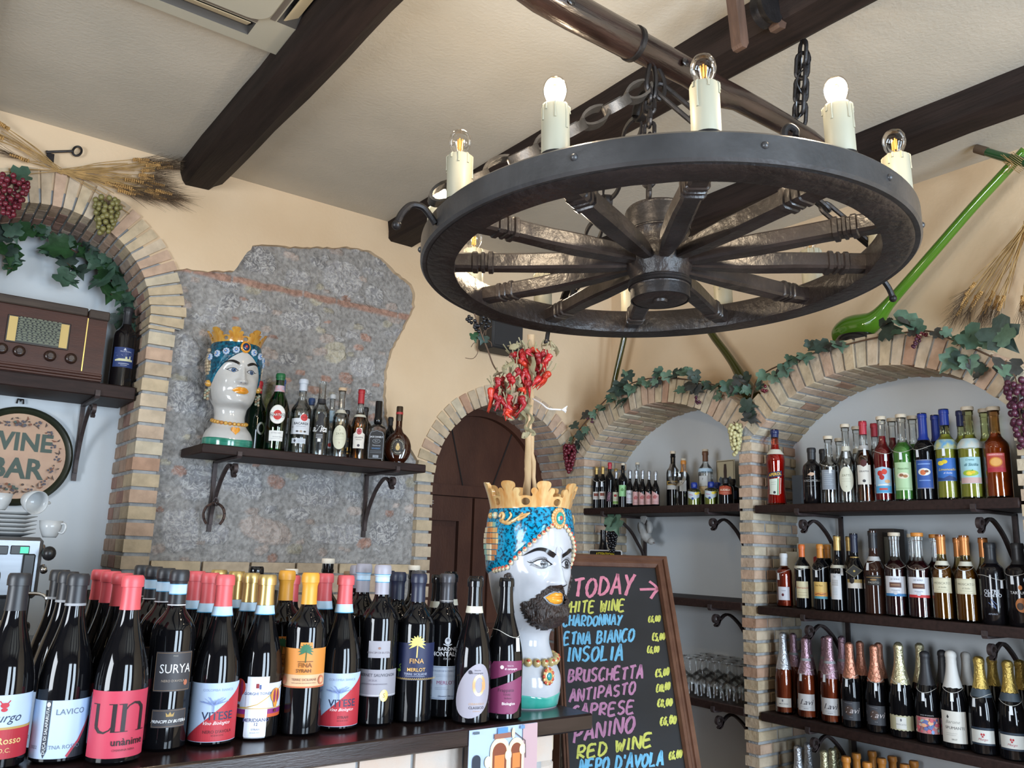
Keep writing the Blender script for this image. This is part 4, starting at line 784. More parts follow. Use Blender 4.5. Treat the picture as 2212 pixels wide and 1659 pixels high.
for i in range(33):
    t = -1.62 + 3.24 * i / 32
    if abs(t) < .13: continue
    p = fk(t, hairk(t) - .002, .0048); c_ = V((p.x, p.y, 0)).normalized(); mb = MB(); mb.ball(p, .0055, 10, 0, (1, 1, 1.15)); mb.ball(p + c_ * .0026 + V((0, 0, .0018)), .0038, 8, 1); mb.build('pearl', [creamp, redp], king, smooth=2, loc=1)
crown(king, .428 * K, .488 * K, .093, .112, 8, goldp)
mb = MB(); p = fk(.0, .408 * K, .006)
for i in range(18):
    a = 2 * pi * i / 18; mb.ball((p.x + .0165 * cos(a), p.y - .002 + .004 * abs(cos(a)), p.z + .0205 * sin(a)), .0052, 8, 0, (1, .7, 1))
mb.ball(p + V((0, -.001, 0)), .0145, 14, 0, (1, .35, 1.25)); mb.ball(p + V((0, -.0045, 0)), .0115, 14, 1, (1, .35, 1.28)); mb.ball(p + V((.0, -.0078, .001)), .0048, 10, 2, (1, .5, 1.1)); mb.build('brooch', [goldp, mat('glazed_peacock', (.01, .24, .36), .1, col2=(.02, .30, .16), scale=90, coat=.5), redp], king, smooth=2, loc=1)
for s in (-1, 1): eye(king, ak, s * .035, .3075 * K, .0205, .0098, s, mat('grey_iris', (.05, .05, .055), .2), True, .005, nlash=15, ir=.0094)
for s in (-1, 1):
    mb = MB(); strokes(mb, ak, [(s * x, z * K) for x, z in ((.011, .3255), (.022, .331), (.038, .339), (.054, .338), (.074, .324))], [.0095, .0105, .0085, .006, .001], .0020); mb.build('eyebrow', blackg, king, smooth=2, loc=1, fix=False)
    mb = MB(); strokes(mb, ak, [(s * .004, .346 * K), (s * .010, .336 * K), (s * .006, .325 * K)], [.0004, .0012, .0004], .0006)
    mb.build('frown_line', mat('grey_line', (.25, .27, .32), .3), king, loc=1, fix=False)
# beard with a mouth opening: strands radiate down from the lips
bo = [(-.058, .224), (-.046, .232), (-.036, .241), (-.027, .252), (-.019, .261), (-.010, .2655), (0, .2625)]; bo = bo + [(-x, z) for x, z in bo[-2::-1]]; bo += [(.058, .212), (.050, .194), (.036, .177), (.018, .168), (0, .165), (-.018, .168), (-.036, .177), (-.050, .194), (-.058, .212)]
def lipo(k): return [(x * k * 1.15, (.2365 + (z - .2365) * k) * K) for x, z in [(-.022, .237), (-.013, .245), (-.005, .2485), (0, .2465), (.005, .2485), (.013, .245), (.022, .237), (.015, .2275), (.006, .2235), (-.006, .2235), (-.015, .2275)]]
bo = [(x * 1.13 + (.0016 * sin(i * 2.4)), z * K + .0022 * sin(i * 1.9)) for i, (x, z) in enumerate(dens(bo, .0035))]
def strand(s, z):
    a = atan2(s, z - .262 * K) * 26 + 3 * noise.noise(V((s * 60, z * 60, 0))); low = max(0, min(1, (.25 * K - z) / .06)); r_ = min([hypot(s - x, z - y) for x, y in bo]); e = min(1, r_ / .006)
    return e * (.0035 + .014 * low * (1 - abs(s) / .09) + .0030 * sin(a) + .0016 * noise.noise(V((s * 400, z * 120, 2))))
mb = MB(); P, F = fill2d(bo, [lipo(1.22)], .0028); mb.add([ak(s, z, .0008 + strand(s, z)) for s, z in P], F); mb.build('beard', beardm, king, smooth=2, loc=1)
mb = MB(); lb_ = lambda s, z: .0055 * max(0, 1 - (s / .027) ** 2) * (1 - .75 * g_(z - (.2365 * K + .001 * cos(s * 200)), .0016)); P, F = fill2d(lipo(1.0), (), .0022); mb.add([ak(s, z, .0008 + lb_(s, z)) for s, z in P], F); mb.build('lips', orange, king, smooth=2, loc=1)
for sd in (-1, 1):
    mb = MB()
    for i in range(22): p = fk(sd * (1.13 + .12 * random.random()), (.245 + .036 * random.random()) * K, .004 + .004 * random.random()); mb.ball(p, .0055, 8, 0, (1, 1, 1.3))
    mb.build('sideburn', beardm, king, smooth=2, loc=1)
    shellear(king, fk, sd * 1.78, .355 * K, .027, .047, [goldp, mat('glazed_seafoam', (.25, .42, .34), .15), creamp, mat('glazed_rust', (.45, .18, .06), .15)], stripes=[0, 1, 2, 3])
    mb = MB(); mb.ball(fk(sd * 1.62, .412 * K, .006), .0085, 12, 0); mb.ball(fk(sd * 1.62, .412 * K, .011), .0052, 10, 1); mb.ball(fk(sd * 1.86, .412 * K, .004), .008, 10, 2); mb.build('rosette', [creamp, mat('glazed_seafoam', (0, 0, 0)), goldp], king, smooth=2, loc=1)
    mb = MB()
    for pts, r in (([(1.45, .408), (1.40, .416), (1.34, .412), (1.36, .404), (1.42, .400), (1.30, .396), (1.20, .402), (1.14, .412), (1.18, .418)], .0052), ([(1.36, .398), (1.2, .394), (1.05, .402), (.88, .412), (.72, .416)], .0052), ([(1.12, .398), (1.0, .404), (.86, .418)], .0048), ([(.98, .402), (.84, .408), (.70, .418)], .0042)):
        mb.tube(smoothpath([fk(sd * t, z * K, .0065) for t, z in pts], 5), [r * (1 - .55 * i / (5 * (len(pts) - 1))) for i in range(5 * (len(pts) - 1) + 1)], 7)
    mb.build('gilt_scroll', goldp, king, smooth=2, loc=1)
for i in range(22):
    t = 2 * pi * i / 22; zz = (.106 - .010 * cos(t)) * K; p = fk(t, zz, .0045); c_ = V((p.x, p.y, 0)).normalized(); mb = MB(); mb.ball(p, .0098, 12, 0, (1, 1, 1.05)); mb.ball(p + c_ * .0062 + V((0, 0, .0045)), .0048, 8, 1, (1, 1, .7)); mb.build('necklace_bead', [mat('glazed_olive_gold', (.50, .38, .18), .14, col2=(.38, .30, .12), scale=60, coat=.4), redp], king, smooth=2, loc=1)
p = fk(0, .070 * K, .006); mb = MB()
for i in range(14): a = 2 * pi * i / 14; mb.ball((p.x + .0135 * cos(a), p.y - .001, p.z + .0165 * sin(a)), .0040, 8, 1 if i % 2 else 0, (1, .7, 1))
mb.ball(p, .0135, 14, 0, (1, .4, 1.2)); mb.ball(p + V((0, -.0042, 0)), .0075, 12, 2, (1, .4, 1.2)); mb.tube([fk(0, .094 * K, .005), p + V((0, 0, .012))], .0025, 6); mb.build('pendant', [goldp, redp, MATS['glazed_peacock']], king, smooth=2, loc=1)
# ---------------- the queen on the wall shelf
ZSA = ZC + .378
pq = onz(513, 945, ZSA); pq = V((1.109, 3.47, ZSA)); queen = thing('ceramic_head_vase', 'glazed lady head vase with blue turban, flowers and yellow crown on the wall shelf', 'vase', pq, atan2(-pq.x, pq.y) + RAD(19))
Q = 1.042; STAND.append((queen, .100))
TQ = [(0, .082, .078, .075), (.010, .083, .079, .076), (.040, .083, .078, .076), (.065, .076, .070, .070), (.086, .062, .057, .062), (.105, .054, .049, .058), (.130, .051, .046, .056), (.150, .054, .047, .058), (.160, .055, .054, .061), (.168, .057, .074, .064), (.176, .062, .086, .068), (.192, .070, .090, .074), (.212, .076, .091, .081), (.238, .080, .091, .088), (.262, .082, .091, .094), (.290, .085, .092, .099), (.318, .087, .093, .102), (.348, .088, .095, .103), (.380, .086, .093, .100), (.410, .080, .086, .090), (.420, .078, .082, .084)]
FQ = [(.033, .302, -.0115, .019, .012), (.033, .301, .0085, .0125, .0085), (.030, .327, .004, .018, .008), (.052, .262, .0055, .017, .020), (0, .229, .0075, .017, .007), (0, .217, .009, .015, .0065), (0, .182, .007, .018, .012), (0, .2235, -.003, .018, .0028), (.042, .225, -.004, .014, .02)]
TQ = [(z * Q, a * 1.2, f * 1.18, b * 1.15) for z, a, f, b in TQ]; FQ = [(s * 1.15, z * Q, a * 1.15, w_ * 1.15, h) for s, z, a, w_, h in FQ]
fq, aq = head_fn(TQ, FQ, (.322 * Q, .256 * Q, .028, .0080, .0155))
body(queen, fq, 0, .420 * Q, ceramw, None, None)
band(queen, fq, .003, lambda t: .032 + .008 * abs(sin(t)), greend, .0014, 'green_band')
hairq = lambda t: Q * (.380 - .130 * min(1, abs(((t + pi) % (2 * pi)) - pi) / 1.35) ** 1.5 - .03 * max(0, (abs(((t + pi) % (2 * pi)) - pi) - 1.35) / 1.7))
band(queen, fq, hairq, .424 * Q, teal, .006, 'turban', n=120, k=20, wav=lambda t, z: .0022 * noise.noise(V((t * 14, z * 110, 4))))
crown(queen, .436, .494, .094, .118, 8, gold_)
for i in range(9):
    t = -1.36 + 2.72 * i / 8
    if i == 4: continue
    p = fq(t, Q * (.388 - .022 * abs(t) ** 1.3), .0085); c_ = V((p.x, p.y, 0)).normalized(); e = V((-c_.y, c_.x, 0)); mb = MB()
    for k in range(8): a = 2 * pi * k / 8; mb.ball(p + e * (.0095 * cos(a)) + V((0, 0, .0095 * sin(a))) + c_ * .001, .0062, 8, 0)
    mb.ball(p + c_ * .0030, .0078, 10, 1); mb.ball(p + c_ * .0092, .0036, 8, 2); mb.build('flower', [bluel, bluep, creamp], queen, smooth=2, loc=1)
p = fq(.0, .398 * Q, .009); mb = MB(); mb.ball(p, .022, 18, 0, (1, .35, 1.1)); mb.ball(p + V((0, -.0055, .001)), .0150, 16, 1, (1, .35, 1.1)); mb.ball(p + V((.0, -.0105, .002)), .0055, 10, 2, (1, .5, 1.1)); mb.build('brooch', [orange, navyp, redp], queen, smooth=2, loc=1)
for s in (-1, 1):
    eye(queen, aq, s * .038, .302 * Q, .0190, .0092, s, mat('blue_iris', (.05, .12, .26), .15), False, .003, ir=.0092)
    mb = MB(); strokes(mb, aq, [(s * x, z * Q) for x, z in ((.015, .326), (.028, .333), (.044, .338), (.062, .335), (.084, .322))], [.008, .0115, .010, .006, .001], .0018); mb.build('eyebrow', blackg, queen, smooth=2, loc=1, fix=False)
    shellear(queen, fq, s * 1.60, .345, .024, .047, [brownp, creamp], stripes=[0, 1])
    mb = MB(); mb.ball(fq(s * 1.55, .402, .008), .010, 10, 0); mb.build('rosette', brownp, queen, smooth=2, loc=1)
    q = fq(s * 1.48, .262, .008); c_ = V((q.x, q.y, 0)).normalized(); mb = MB(); mb.ball(q, .0145, 14, 0, (1, 1, 1)); mb.ball(q + c_ * .011 + V((0, -.004, .002)), .0058, 10, 1); mb.build('ear_stud', [gold_, brownp], queen, smooth=2, loc=1)
    mb = MB()
    for k in range(12): mb.ball(q + V((s * .002 + .006 * cos(k * 2.2), -.003 + .006 * sin(k * 2.2), -.026 - .0036 * k)), .0062, 8, k % 2)
    mb.build('earring', [mat('glazed_sage', (.30, .33, .25), .2), brownp], queen, smooth=2, loc=1)
lq = [(1.15 * x, z * Q) for x, z in [(-.031, .2235), (-.018, .233), (-.007, .237), (0, .2345), (.007, .237), (.018, .233), (.031, .2235), (.020, .2135), (.008, .2095), (-.008, .2095), (-.020, .2135)]]
mb = MB(); lb_ = lambda s, z: .0055 * max(0, 1 - (s / .037) ** 2) * (1 - .75 * g_(z - .2235 * Q, .0017)); P, F = fill2d(lq, (), .0025); mb.add([aq(s, z, .0008 + lb_(s, z)) for s, z in P], F); mb.build('lips', orange, queen, smooth=2, loc=1)
mb = MB()
for s in (-1, 1): patch(mb, aq, oval(s * .0085, .2525 * Q, .0030, .0020, 8), .0009, .002)
mb.build('nostril', mat('grey_line', (.25, .27, .32), .3), queen, smooth=2, loc=1, fix=False)
mb = MB()
for s in (-1, 1): patch(mb, ak, oval(s * .0085, .2625 * K, .0028, .0018, 8), .0009, .002)
mb.build('nostril', mat('grey_line', (.25, .27, .32), .3), king, smooth=2, loc=1, fix=False)
for i in range(26):
    t = 2 * pi * i / 26; zz = .112 - .014 * cos(t); p = fq(t, zz, .004); mb = MB(); mb.ball(p, .0092, 10, 0, (1, 1, .9)); mb.build('necklace_bead', [gold_], queen, smooth=2, loc=1)
hp = fq(.0, .070, .004); mb = MB(); P, F = fill2d([(16 * sin(t) ** 3 * .00115, (13 * cos(t) - 5 * cos(2 * t) - 2 * cos(3 * t) - cos(4 * t)) * .00115) for t in [2 * pi * i / 30 for i in range(30)]], (), .004)
vs, fs = thick(P, F, lambda s, z: (hp.x + s, hp.y + .004, hp.z + z), lambda s, z: (hp.x + s, hp.y - .005 * (1 - (s / .022) ** 2), hp.z + z)); mb.add(vs, fs); mb.build('heart_pendant', orange, queen, smooth=True, loc=1)
# ================================================================== WAGON-WHEEL CHANDELIER
iron = mat('wrought_iron', (.022, .020, .021), .42, .55, var=.3, scale=20, bump=.25, bscale=40)
irong = mat('grey_iron', (.085, .078, .072), .45, .6, var=.35, scale=18, bump=.25, bscale=40)
wheelw = mat('wheel_wood', (.016, .0115, .011), .40, var=.45, scale=7, bump=.45, bscale=45)
spokew = mat('spoke_wood', (.022, .0165, .0155), .30, spec=.6, var=.5, scale=9, bump=.3, bscale=30)
waxm = mat('candle_cream', (.37, .355, .27), .45); bulbg = thin('bulb_glass', (.98, .97, .95), .05, .03, .40); brass = mat('brass', (.5, .33, .12), .3, .9)
WC = V((1.441, 1.352, ZC + .672)); TILT = Matrix.Rotation(RAD(-1.78), 4, 'X') @ Matrix.Rotation(RAD(-.34), 4, 'Y')
wh = thing('wheel_chandelier', 'black wagon wheel chandelier with twelve candle bulbs hung on chains from the ceiling', 'chandelier', WC); wh.matrix_world = Matrix.Translation(WC) @ TILT; wh.rotation_euler = TILT.to_euler()
def L_(r, a, z): return V((r * cos(RAD(a)), r * sin(RAD(a)), z))
mb = MB(); n = 144
rows = []
for j in range(n):
    a = 360 * j / n; wv = .0035 * abs(sin(j * 1.4)) + .003 * noise.noise(V((j * .7, 0, 0)))
    rows.append([L_(.497 + wv, a, .012), L_(.501, a, .0 + .003 * noise.noise(V((j * .3, 5, 0)))), L_(.556, a, -.003), L_(.566, a, .002), L_(.566, a, .060), L_(.506, a, .066), L_(.499 + wv, a, .055)])
rows.append(rows[0]); mb.grid(rows, True); mb.build('felloe', wheelw, wh, smooth=True, loc=1, weld=True)
mb = MB(); rows = []
for j in range(n): a = 360 * j / n; rows.append([L_(.566, a, .004), L_(.577, a, .002), L_(.582, a, .008), L_(.582, a, .056), L_(.576, a, .062), L_(.565, a, .061)])
rows.append(rows[0]); mb.grid(rows, True); mb.build('iron_tyre', mat('tyre_iron', (.060, .060, .063), .36, .4, var=.3, scale=8, bump=.2, bscale=30), wh, smooth=True, loc=1, weld=True)
for a in (-152, -118, -88, -60, -28, 10, 45, 80, 118, 150): mb = MB(); mb.ball(L_(.5815, a, .034), .0075, 10, 0, (1, 1, 1)); mb.build('tyre_rivet', MATS['tyre_iron'], wh, smooth=2, loc=1)
mb = MB(); mb.lathe([(0, -.072), (.016, -.072), (.018, -.066), (.060, -.068), (.068, -.064), (.070, -.040), (.073, -.036), (.073, -.020), (.070, -.016), (.073, .0), (.078, .010), (.082, .03), (.080, .055), (.072, .075), (.074, .10), (.078, .105), (.078, .165), (.074, .170), (0, .170)], 40); mb.build('hub', wheelw, wh, smooth=True, loc=1)
mb = MB()
z0, z1, r = -.066, -.042, .0715; mb.lathe([(r - .004, z0), (r, z0), (r, z1), (r, -.036), (.0765, -.034), (.0735, -.031), (.0765, -.027), (.0735, -.024), (.0765, -.020), (.073, -.017)], 40); mb.build('hub_band', iron, wh, smooth=True, loc=1); mb = MB()
z0, z1, r = .108, .160, .0800; mb.lathe([(r - .004, z0), (r, z0), (r, z1), (r - .004, z1)], 40)
mb.build('hub_band', iron, wh, smooth=True, loc=1)
for k in range(12):
    a = -157.5 + 30 * k; mb = MB(); e = V((-sin(RAD(a)), cos(RAD(a)), 0)); d = V((cos(RAD(a)), sin(RAD(a)), 0)); rows = []
    for r, w_, h in ((.062, .010, .012), (.10, .016, .016), (.16, .022, .019), (.24, .025, .021), (.32, .024, .020), (.385, .022, .020), (.405, .0225, .020), (.408, .026, .0235), (.418, .026, .0235), (.420, .0215, .019), (.426, .0215, .019), (.429, .0245, .022), (.435, .0245, .022), (.437, .021, .019), (.443, .021, .019), (.446, .025, .0225), (.456, .025, .0225), (.459, .022, .020), (.505, .0225, .020)):
        tw = .12 * noise.noise(V((k * 1.3, r * 4, 0))); cz = .030 + .004 * noise.noise(V((k * 2.1, r * 5, 1))); c = d * r + V((0, 0, cz)); q = .72
        rows.append([c + e * (w_ * x) + V((0, 0, h * z + tw * w_ * x)) for x, z in ((-1, -q), (-q, -1), (q, -1), (1, -q), (1, q), (q, 1), (-q, 1), (-1, q))])
    mb.grid(rows, True, 0, True, True); mb.build('spoke', spokew, wh, smooth=True, loc=1)
fil_on = mat('filament_lit', (1, .8, .5), .5, emit=((1, .72, .40), 30)); fil_off = mat('filament_amber', (.75, .38, .08), .4, emit=((1, .5, .12), .35))
LIT = {0, 2, 10, 8}
for k in range(12):
    a = -157.5 + 30 * k; r = .545; c = L_(r, a, 0); rr = random.Random(k + 3); mb = MB()
    mb.lathe([(0, .066), (.026, .066), (.0275, .070), (.0275, .166), (.026, .170), (.012, .171), (0, .171)], 28, 0, (c.x, c.y, 0))
    for i in range(9):
        t = 2 * pi * i / 9 + rr.uniform(-.3, .3); ln = rr.choice((.008, .012, .02, .032, .05)); o = V((c.x + .0278 * cos(t), c.y + .0278 * sin(t), 0)); mb.tube([o + V((-.004 * cos(t), -.004 * sin(t), .1705)), o + V((0, 0, .167)), o + V((0, 0, .167 - ln * .6)), o + V((0, 0, .167 - ln))], [.0030, .0026, .0018, .0026], 6)
    cd = mb.build('candle_sleeve', waxm, wh, smooth=True, loc=1)
    mb = MB(); mb.lathe([(.024, .060), (.030, .062), (.030, .067), (.024, .068)], 24, 0, (c.x, c.y, 0)); mb.build('candle_cup', iron, wh, smooth=True, loc=1)
    mb = MB(); mb.lathe([(.0125, .168), (.013, .176), (.017, .183), (.0225, .194), (.0245, .206), (.023, .218), (.017, .228), (.009, .2325), (0, .2335)], 24, 0, (c.x, c.y, 0)); bl = mb.build('bulb', bulbg, wh, smooth=True, loc=1)
    mb = MB()
    for i in range(4): t = pi / 4 + pi / 2 * i; q = .0048 if k not in LIT else .0062; mb.tube([(c.x + q * cos(t), c.y + q * sin(t), .186), (c.x + q * cos(t), c.y + q * sin(t), .212)], .0016 if k not in LIT else .0026, 6)
    mb.build('filament', fil_on if k in LIT else fil_off, bl, smooth=2, loc=1)
    mb = MB(); mb.lathe([(0, .170), (.0125, .170), (.0125, .178), (0, .180)], 16, 0, (c.x, c.y, 0)); mb.build('lamp_socket', brass, wh, smooth=True, loc=1)
    if k in LIT:
        ld = bpy.data.lights.new('bulb_light', 'POINT'); ld.energy = 5.5; ld.color = (1, .80, .56); ld.shadow_soft_size = .035
        lo = bpy.data.objects.new('bulb_light', ld); COL.objects.link(lo); lo.location = (wh.matrix_world @ V((c.x, c.y, .215)))
# hooks round the tyre
for a, sgn in ((169, 1), (-22, 1), (75, 1), (-112, 0)):
    d = V((cos(RAD(a)), sin(RAD(a)), 0)); o = d * .584; mb = MB()
    if sgn: mb.tube(smoothpath([o + V((0, 0, .02)), o + d * .012 + V((0, 0, .035)), o + d * .030 + V((0, 0, .052)), o + d * .055 + V((0, 0, .052)), o + d * .075 + V((0, 0, .030)), o + d * .086 + V((0, 0, .004))], 5), .0075, 8); mb.ball(o + d * .087 + V((0, 0, .0)), .0105, 8)
    else: mb.tube(smoothpath([d * .55 + V((0, 0, .06)), d * .55 + V((.0, 0, .085)), d * .555 + V((.012, 0, .097)), d * .56 + V((.026, 0, .090)), d * .56 + V((.024, 0, .078))], 5), .007, 8)
    mb.build('hook', iron, wh, smooth=True, loc=1)
def links(root, p, q, n, m, flat_=False, sag=.0, ln=None, wd=.017, th=.0045):
    """Chain of n links between two points, each link turned a quarter from the last."""
    p, q = V(p), V(q); L = (q - p).length; ln = ln or L / n * 1.28
    for i in range(n):
        t = (i + .5) / n; c = p.lerp(q, t) - V((0, 0, sag * 4 * t * (1 - t))); dz = -sag * 4 * (1 - 2 * t); ax = (q - p + V((0, 0, dz))).normalized(); s1 = ax.cross(V((0, 0, 1))); s1 = s1.normalized() if s1.length > .05 else V((1, 0, 0)); s2 = ax.cross(s1); s = s1 if i % 2 else s2; s = (s + .25 * (s2 if i % 2 else s1)).normalized(); nn = ax.cross(s); mb = MB()
        if flat_:   # forged flat S-links
            pts = [c + ax * (ln * .5 * cos(2 * pi * k / 20)) + s * (wd * .8 * sin(2 * pi * k / 20)) for k in range(19)]; rows = []
            for k, o in enumerate(pts): v = (o - c).normalized(); rows.append([o + v * th * .6 + nn * th * 1.9, o - v * th * .6 + nn * th * 1.9, o - v * th * .6 - nn * th * 1.9, o + v * th * .6 - nn * th * 1.9])
            mb.grid(rows, True, 0, True, True)
        else:
            hl = ln / 2 - wd * .5; pts = [c + ax * (hl + wd * .5 * cos(RAD(b))) + s * (wd * .5 * sin(RAD(b))) for b in range(-90, 91, 30)] + [c - ax * (hl + wd * .5 * cos(RAD(b))) - s * (wd * .5 * sin(RAD(b))) for b in range(-90, 91, 30)]; mb.tube(pts + [pts[0]], th, 7, cap=False)
        mb.build('chain_link', m, root, smooth=True)
YZ = ZC + 1.262
bpy.context.view_layer.update()
hang = V((1.425, 1.352, YZ - .045))
links(wh, wh.matrix_world @ L_(.585, 167, .085), hang + V((-.02, 0, -.05)), 9, irong, True, .012, ln=.085, wd=.026, th=.0065)
links(wh, hang + V((-.015, 0, -.06)), wh.matrix_world @ V((-.06, -.03, .175)), 9, iron, False, 0, wd=.026, th=.0055)
links(wh, hang + V((.02, 0, -.04)), wh.matrix_world @ L_(.30, -35, .30), 3, iron, False, .02, wd=.034, th=.0068)
links(wh, wh.matrix_world @ L_(.30, -35, .30), wh.matrix_world @ L_(.55, -35, .07), 4, iron, False, .0, wd=.03, th=.006)
links(wh, hang + V((.0, .02, -.05)), wh.matrix_world @ L_(.54, 75, .07), 9, iron, True, .0, ln=.085, wd=.026, th=.006)
mb = MB()
for dx in (-.028, .0, .03): mb.tube(smoothpath([hang + V((dx * .5, 0, .012)), hang + V((dx, -.006, -.02)), hang + V((dx * 1.1, -.004, -.055)), hang + V((dx * .6, 0, -.075)), hang + V((dx * .2, .004, -.06))], 5), .0065, 7)
mb.build('hanging_ring', iron, wh, smooth=True)
# ---- the ox yoke the wheel hangs from
yk = thing('ox_yoke', 'dark polished wooden yoke bar carrying the wagon wheel chandelier', 'yoke bar', (1.42, 1.352, YZ))
yokew = mat('yoke_wood', (.020, .0105, .0085), .24, spec=.6, var=.6, scale=6, stretch=(1, 6, 6), bump=.15, bscale=25, coat=.3)
mb = MB(); rows = []
for x, ry, rz_, dz in ((.70, .020, .022, .030), (.80, .024, .026, .028), (.90, .028, .028, .022), (.975, .030, .030, .016), (.985, .040, .038, .008), (1.05, .043, .043, .002), (1.15, .043, .044, 0), (1.25, .042, .043, 0), (1.335, .042, .043, 0), (1.35, .040, .041, 0), (1.36, .037, .038, 0), (1.45, .036, .038, 0), (1.55, .034, .037, 0), (1.62, .033, .040, -.006), (1.67, .033, .044, -.011), (1.71, .032, .040, -.006), (1.76, .031, .034, 0), (1.88, .031, .032, .0), (1.98, .030, .030, -.002), (2.10, .027, .028, -.006), (2.18, .02, .02, -.01)):
    rows.append([(x, 1.352 + ry * cos(2 * pi * j / 20), YZ + dz + rz_ * sin(2 * pi * j / 20)) for j in range(20)])
mb.grid(rows, True, 0, True, True); mb.build('bar', yokew, yk, smooth=True)
mb = MB(); mb.lathe([(.040, -.008), (.0455, -.006), (.0455, .006), (.040, .008)], 24); M = Matrix.Translation((1.352, 1.352, YZ)) @ Matrix.Rotation(RAD(90), 4, 'Y'); mb.v = [tuple(M @ V(p)) for p in mb.v]; mb.build('iron_collar', iron, yk, smooth=True)
mb = MB(); 
for x in (1.11, 1.50): mb.ball((x, 1.352 - .041, YZ - .012), .012, 10, 0, (1, .35, 1))
mb.build('peg_hole', blackg, yk, smooth=2)
hg = thing('beam_chain', 'black iron chain with a wooden pulley block hanging from the middle beam', 'chain', (2.0, 1.30, ZC + 1.53))
links(hg, V((2.01, 1.30, ZC + 1.50)), V((2.045, 1.345, YZ + .03)), 6, iron, False, 0, ln=.075, wd=.034, th=.0062)
mb = MB(); mb.tube(smoothpath([(2.01, 1.30, ZC + 1.52), (2.03, 1.29, ZC + 1.46), (2.0, 1.32, ZC + 1.40), (2.04, 1.32, ZC + 1.34), (2.03, 1.34, YZ + .03)], 8), .0022, 5); mb.tube(smoothpath([(2.0, 1.30, ZC + 1.52), (2.0, 1.30, ZC + 1.46), (2.03, 1.33, ZC + 1.40), (2.01, 1.33, ZC + 1.34), (2.04, 1.35, YZ + .03)], 8), .0022, 5); mb.build('lamp_cable', blackg, hg, smooth=True)
blockw = mat('block_wood', (.085, .048, .034), .55, var=.35, scale=8, stretch=(4, 4, .6), bump=.2)
for p0, p1, w_ in (((1583, -40), (1600, 108), .036), ((1660, -40), (1682, 66), .045)):
    a, b = ony(*p0, 1.30), ony(*p1, 1.30); mb = MB(); d = (b - a).normalized(); e = V((0, 1, 0)); f = d.cross(e); ch = .018
    pts = [(-w_ / 2, 0), (w_ / 2, 0), (w_ / 2, (b - a).length - ch), (w_ / 2 - ch * .7, (b - a).length), (-w_ / 2 + ch * .3, (b - a).length), (-w_ / 2, (b - a).length - ch * .5)]
    mb.prism(pts, lambda u, v, t: a + f * u + d * v + e * t, -.016, .016); mb.build('block_cheek', blockw, hg)
mb = MB(); mb.lathe([(0, -.02), (.05, -.02), (.042, 0), (.05, .02), (0, .02)], 24); c = ony(1655, 20, 1.30); M = Matrix.Translation(c) @ Matrix.Rotation(RAD(90), 4, 'X'); mb.v = [tuple(M @ V(p)) for p in mb.v]; mb.build('pulley', iron, hg, smooth=True)
# ================================================================== CEILING AIR CONDITIONER
ac = thing('air_conditioner', 'beige cassette air conditioner set in the ceiling beside a beam', 'air conditioner', (.425, 2.03, CEIL))
acm = mat('ac_plastic', (.42, .40, .325), .45, var=.03, scale=3); acd = mat('ac_dark', (.06, .055, .05), .6); acg = mat('ac_grey', (.16, .14, .12), .5); acf = mat('ac_flap', (.62, .53, .36), .4)
cx, cy, h = .425, 2.03, .475
def rrect(h, r, n=6): return [(cx + sx * (h - r) + r * cos(RAD(a0 + 90 * i / n)), cy + sy * (h - r) + r * sin(RAD(a0 + 90 * i / n))) for sx, sy, a0 in ((1, 1, 0), (-1, 1, 90), (-1, -1, 180), (1, -1, 270)) for i in range(n + 1)]
slots = []
for k in range(4):
    a = RAD(90 * k); R2 = lambda x, y: (cx + x * cos(a) - y * sin(a), cy + x * sin(a) + y * cos(a)); slots.append([R2(-.30, .348), R2(.30, .348), R2(.30, .425), R2(-.30, .425)])
zb = CEIL - .034
P, F = fill2d(rrect(h, .045), slots + [rrect(.325, .06)]); mb = MB(); mb.add([(x, y, zb) for x, y in P], F)
o = rrect(h, .045); m_ = len(o); mb.add([(x, y, zb) for x, y in o] + [(cx + (x - cx) * 1.012, cy + (y - cy) * 1.012, zb + .010) for x, y in o] + [(cx + (x - cx) * 1.012, cy + (y - cy) * 1.012, CEIL) for x, y in o], [(j, (j + 1) % m_, (j + 1) % m_ + m_, j + m_) for j in range(m_)] + [(j + m_, (j + 1) % m_ + m_, (j + 1) % m_ + 2 * m_, j + 2 * m_) for j in range(m_)])
mb.build('panel', acm, ac)
for s_ in slots:
    mb = MB(); c2 = (sum(p[0] for p in s_) / 4, sum(p[1] for p in s_) / 4); s3 = [(c2[0] + (x - c2[0]) * .98, c2[1] + (y - c2[1]) * .8) for x, y in s_]
    mb.add([(x, y, zb) for x, y in s_] + [(x, y, CEIL - .003) for x, y in s3], [(0, 1, 5, 4), (1, 2, 6, 5), (2, 3, 7, 6), (3, 0, 4, 7), (4, 5, 6, 7)]); mb.build('outlet_recess', acd, ac)
    mb = MB(); i0, i1, o1, o0 = [V((x, y, 0)) for x, y in s_]; dv = (o0 - i0); al = (i1 - i0) * .02
    q = [i0 + al + dv * .22 + V((0, 0, zb + .004)), i1 - al + dv * .22 + V((0, 0, zb + .004)), i1 - al + dv * .72 + V((0, 0, zb + .018)), i0 + al + dv * .72 + V((0, 0, zb + .018))]; mb.add(q + [p + V((0, 0, .003)) for p in q], [(0, 1, 2, 3), (7, 6, 5, 4), (0, 4, 5, 1), (1, 5, 6, 2), (2, 6, 7, 3), (3, 7, 4, 0)]); mb.build('louvre_flap', acf, ac)
    mb = MB(); q = [i0 - dv * .28 + V((0, 0, zb - .001)), i1 - dv * .28 + V((0, 0, zb - .001)), i1 - dv * .06 + V((0, 0, zb - .001)), i0 - dv * .06 + V((0, 0, zb - .001))]; mb.add(q, [(0, 1, 2, 3)]); mb.build('outlet_trim', acg, ac)
gr = []
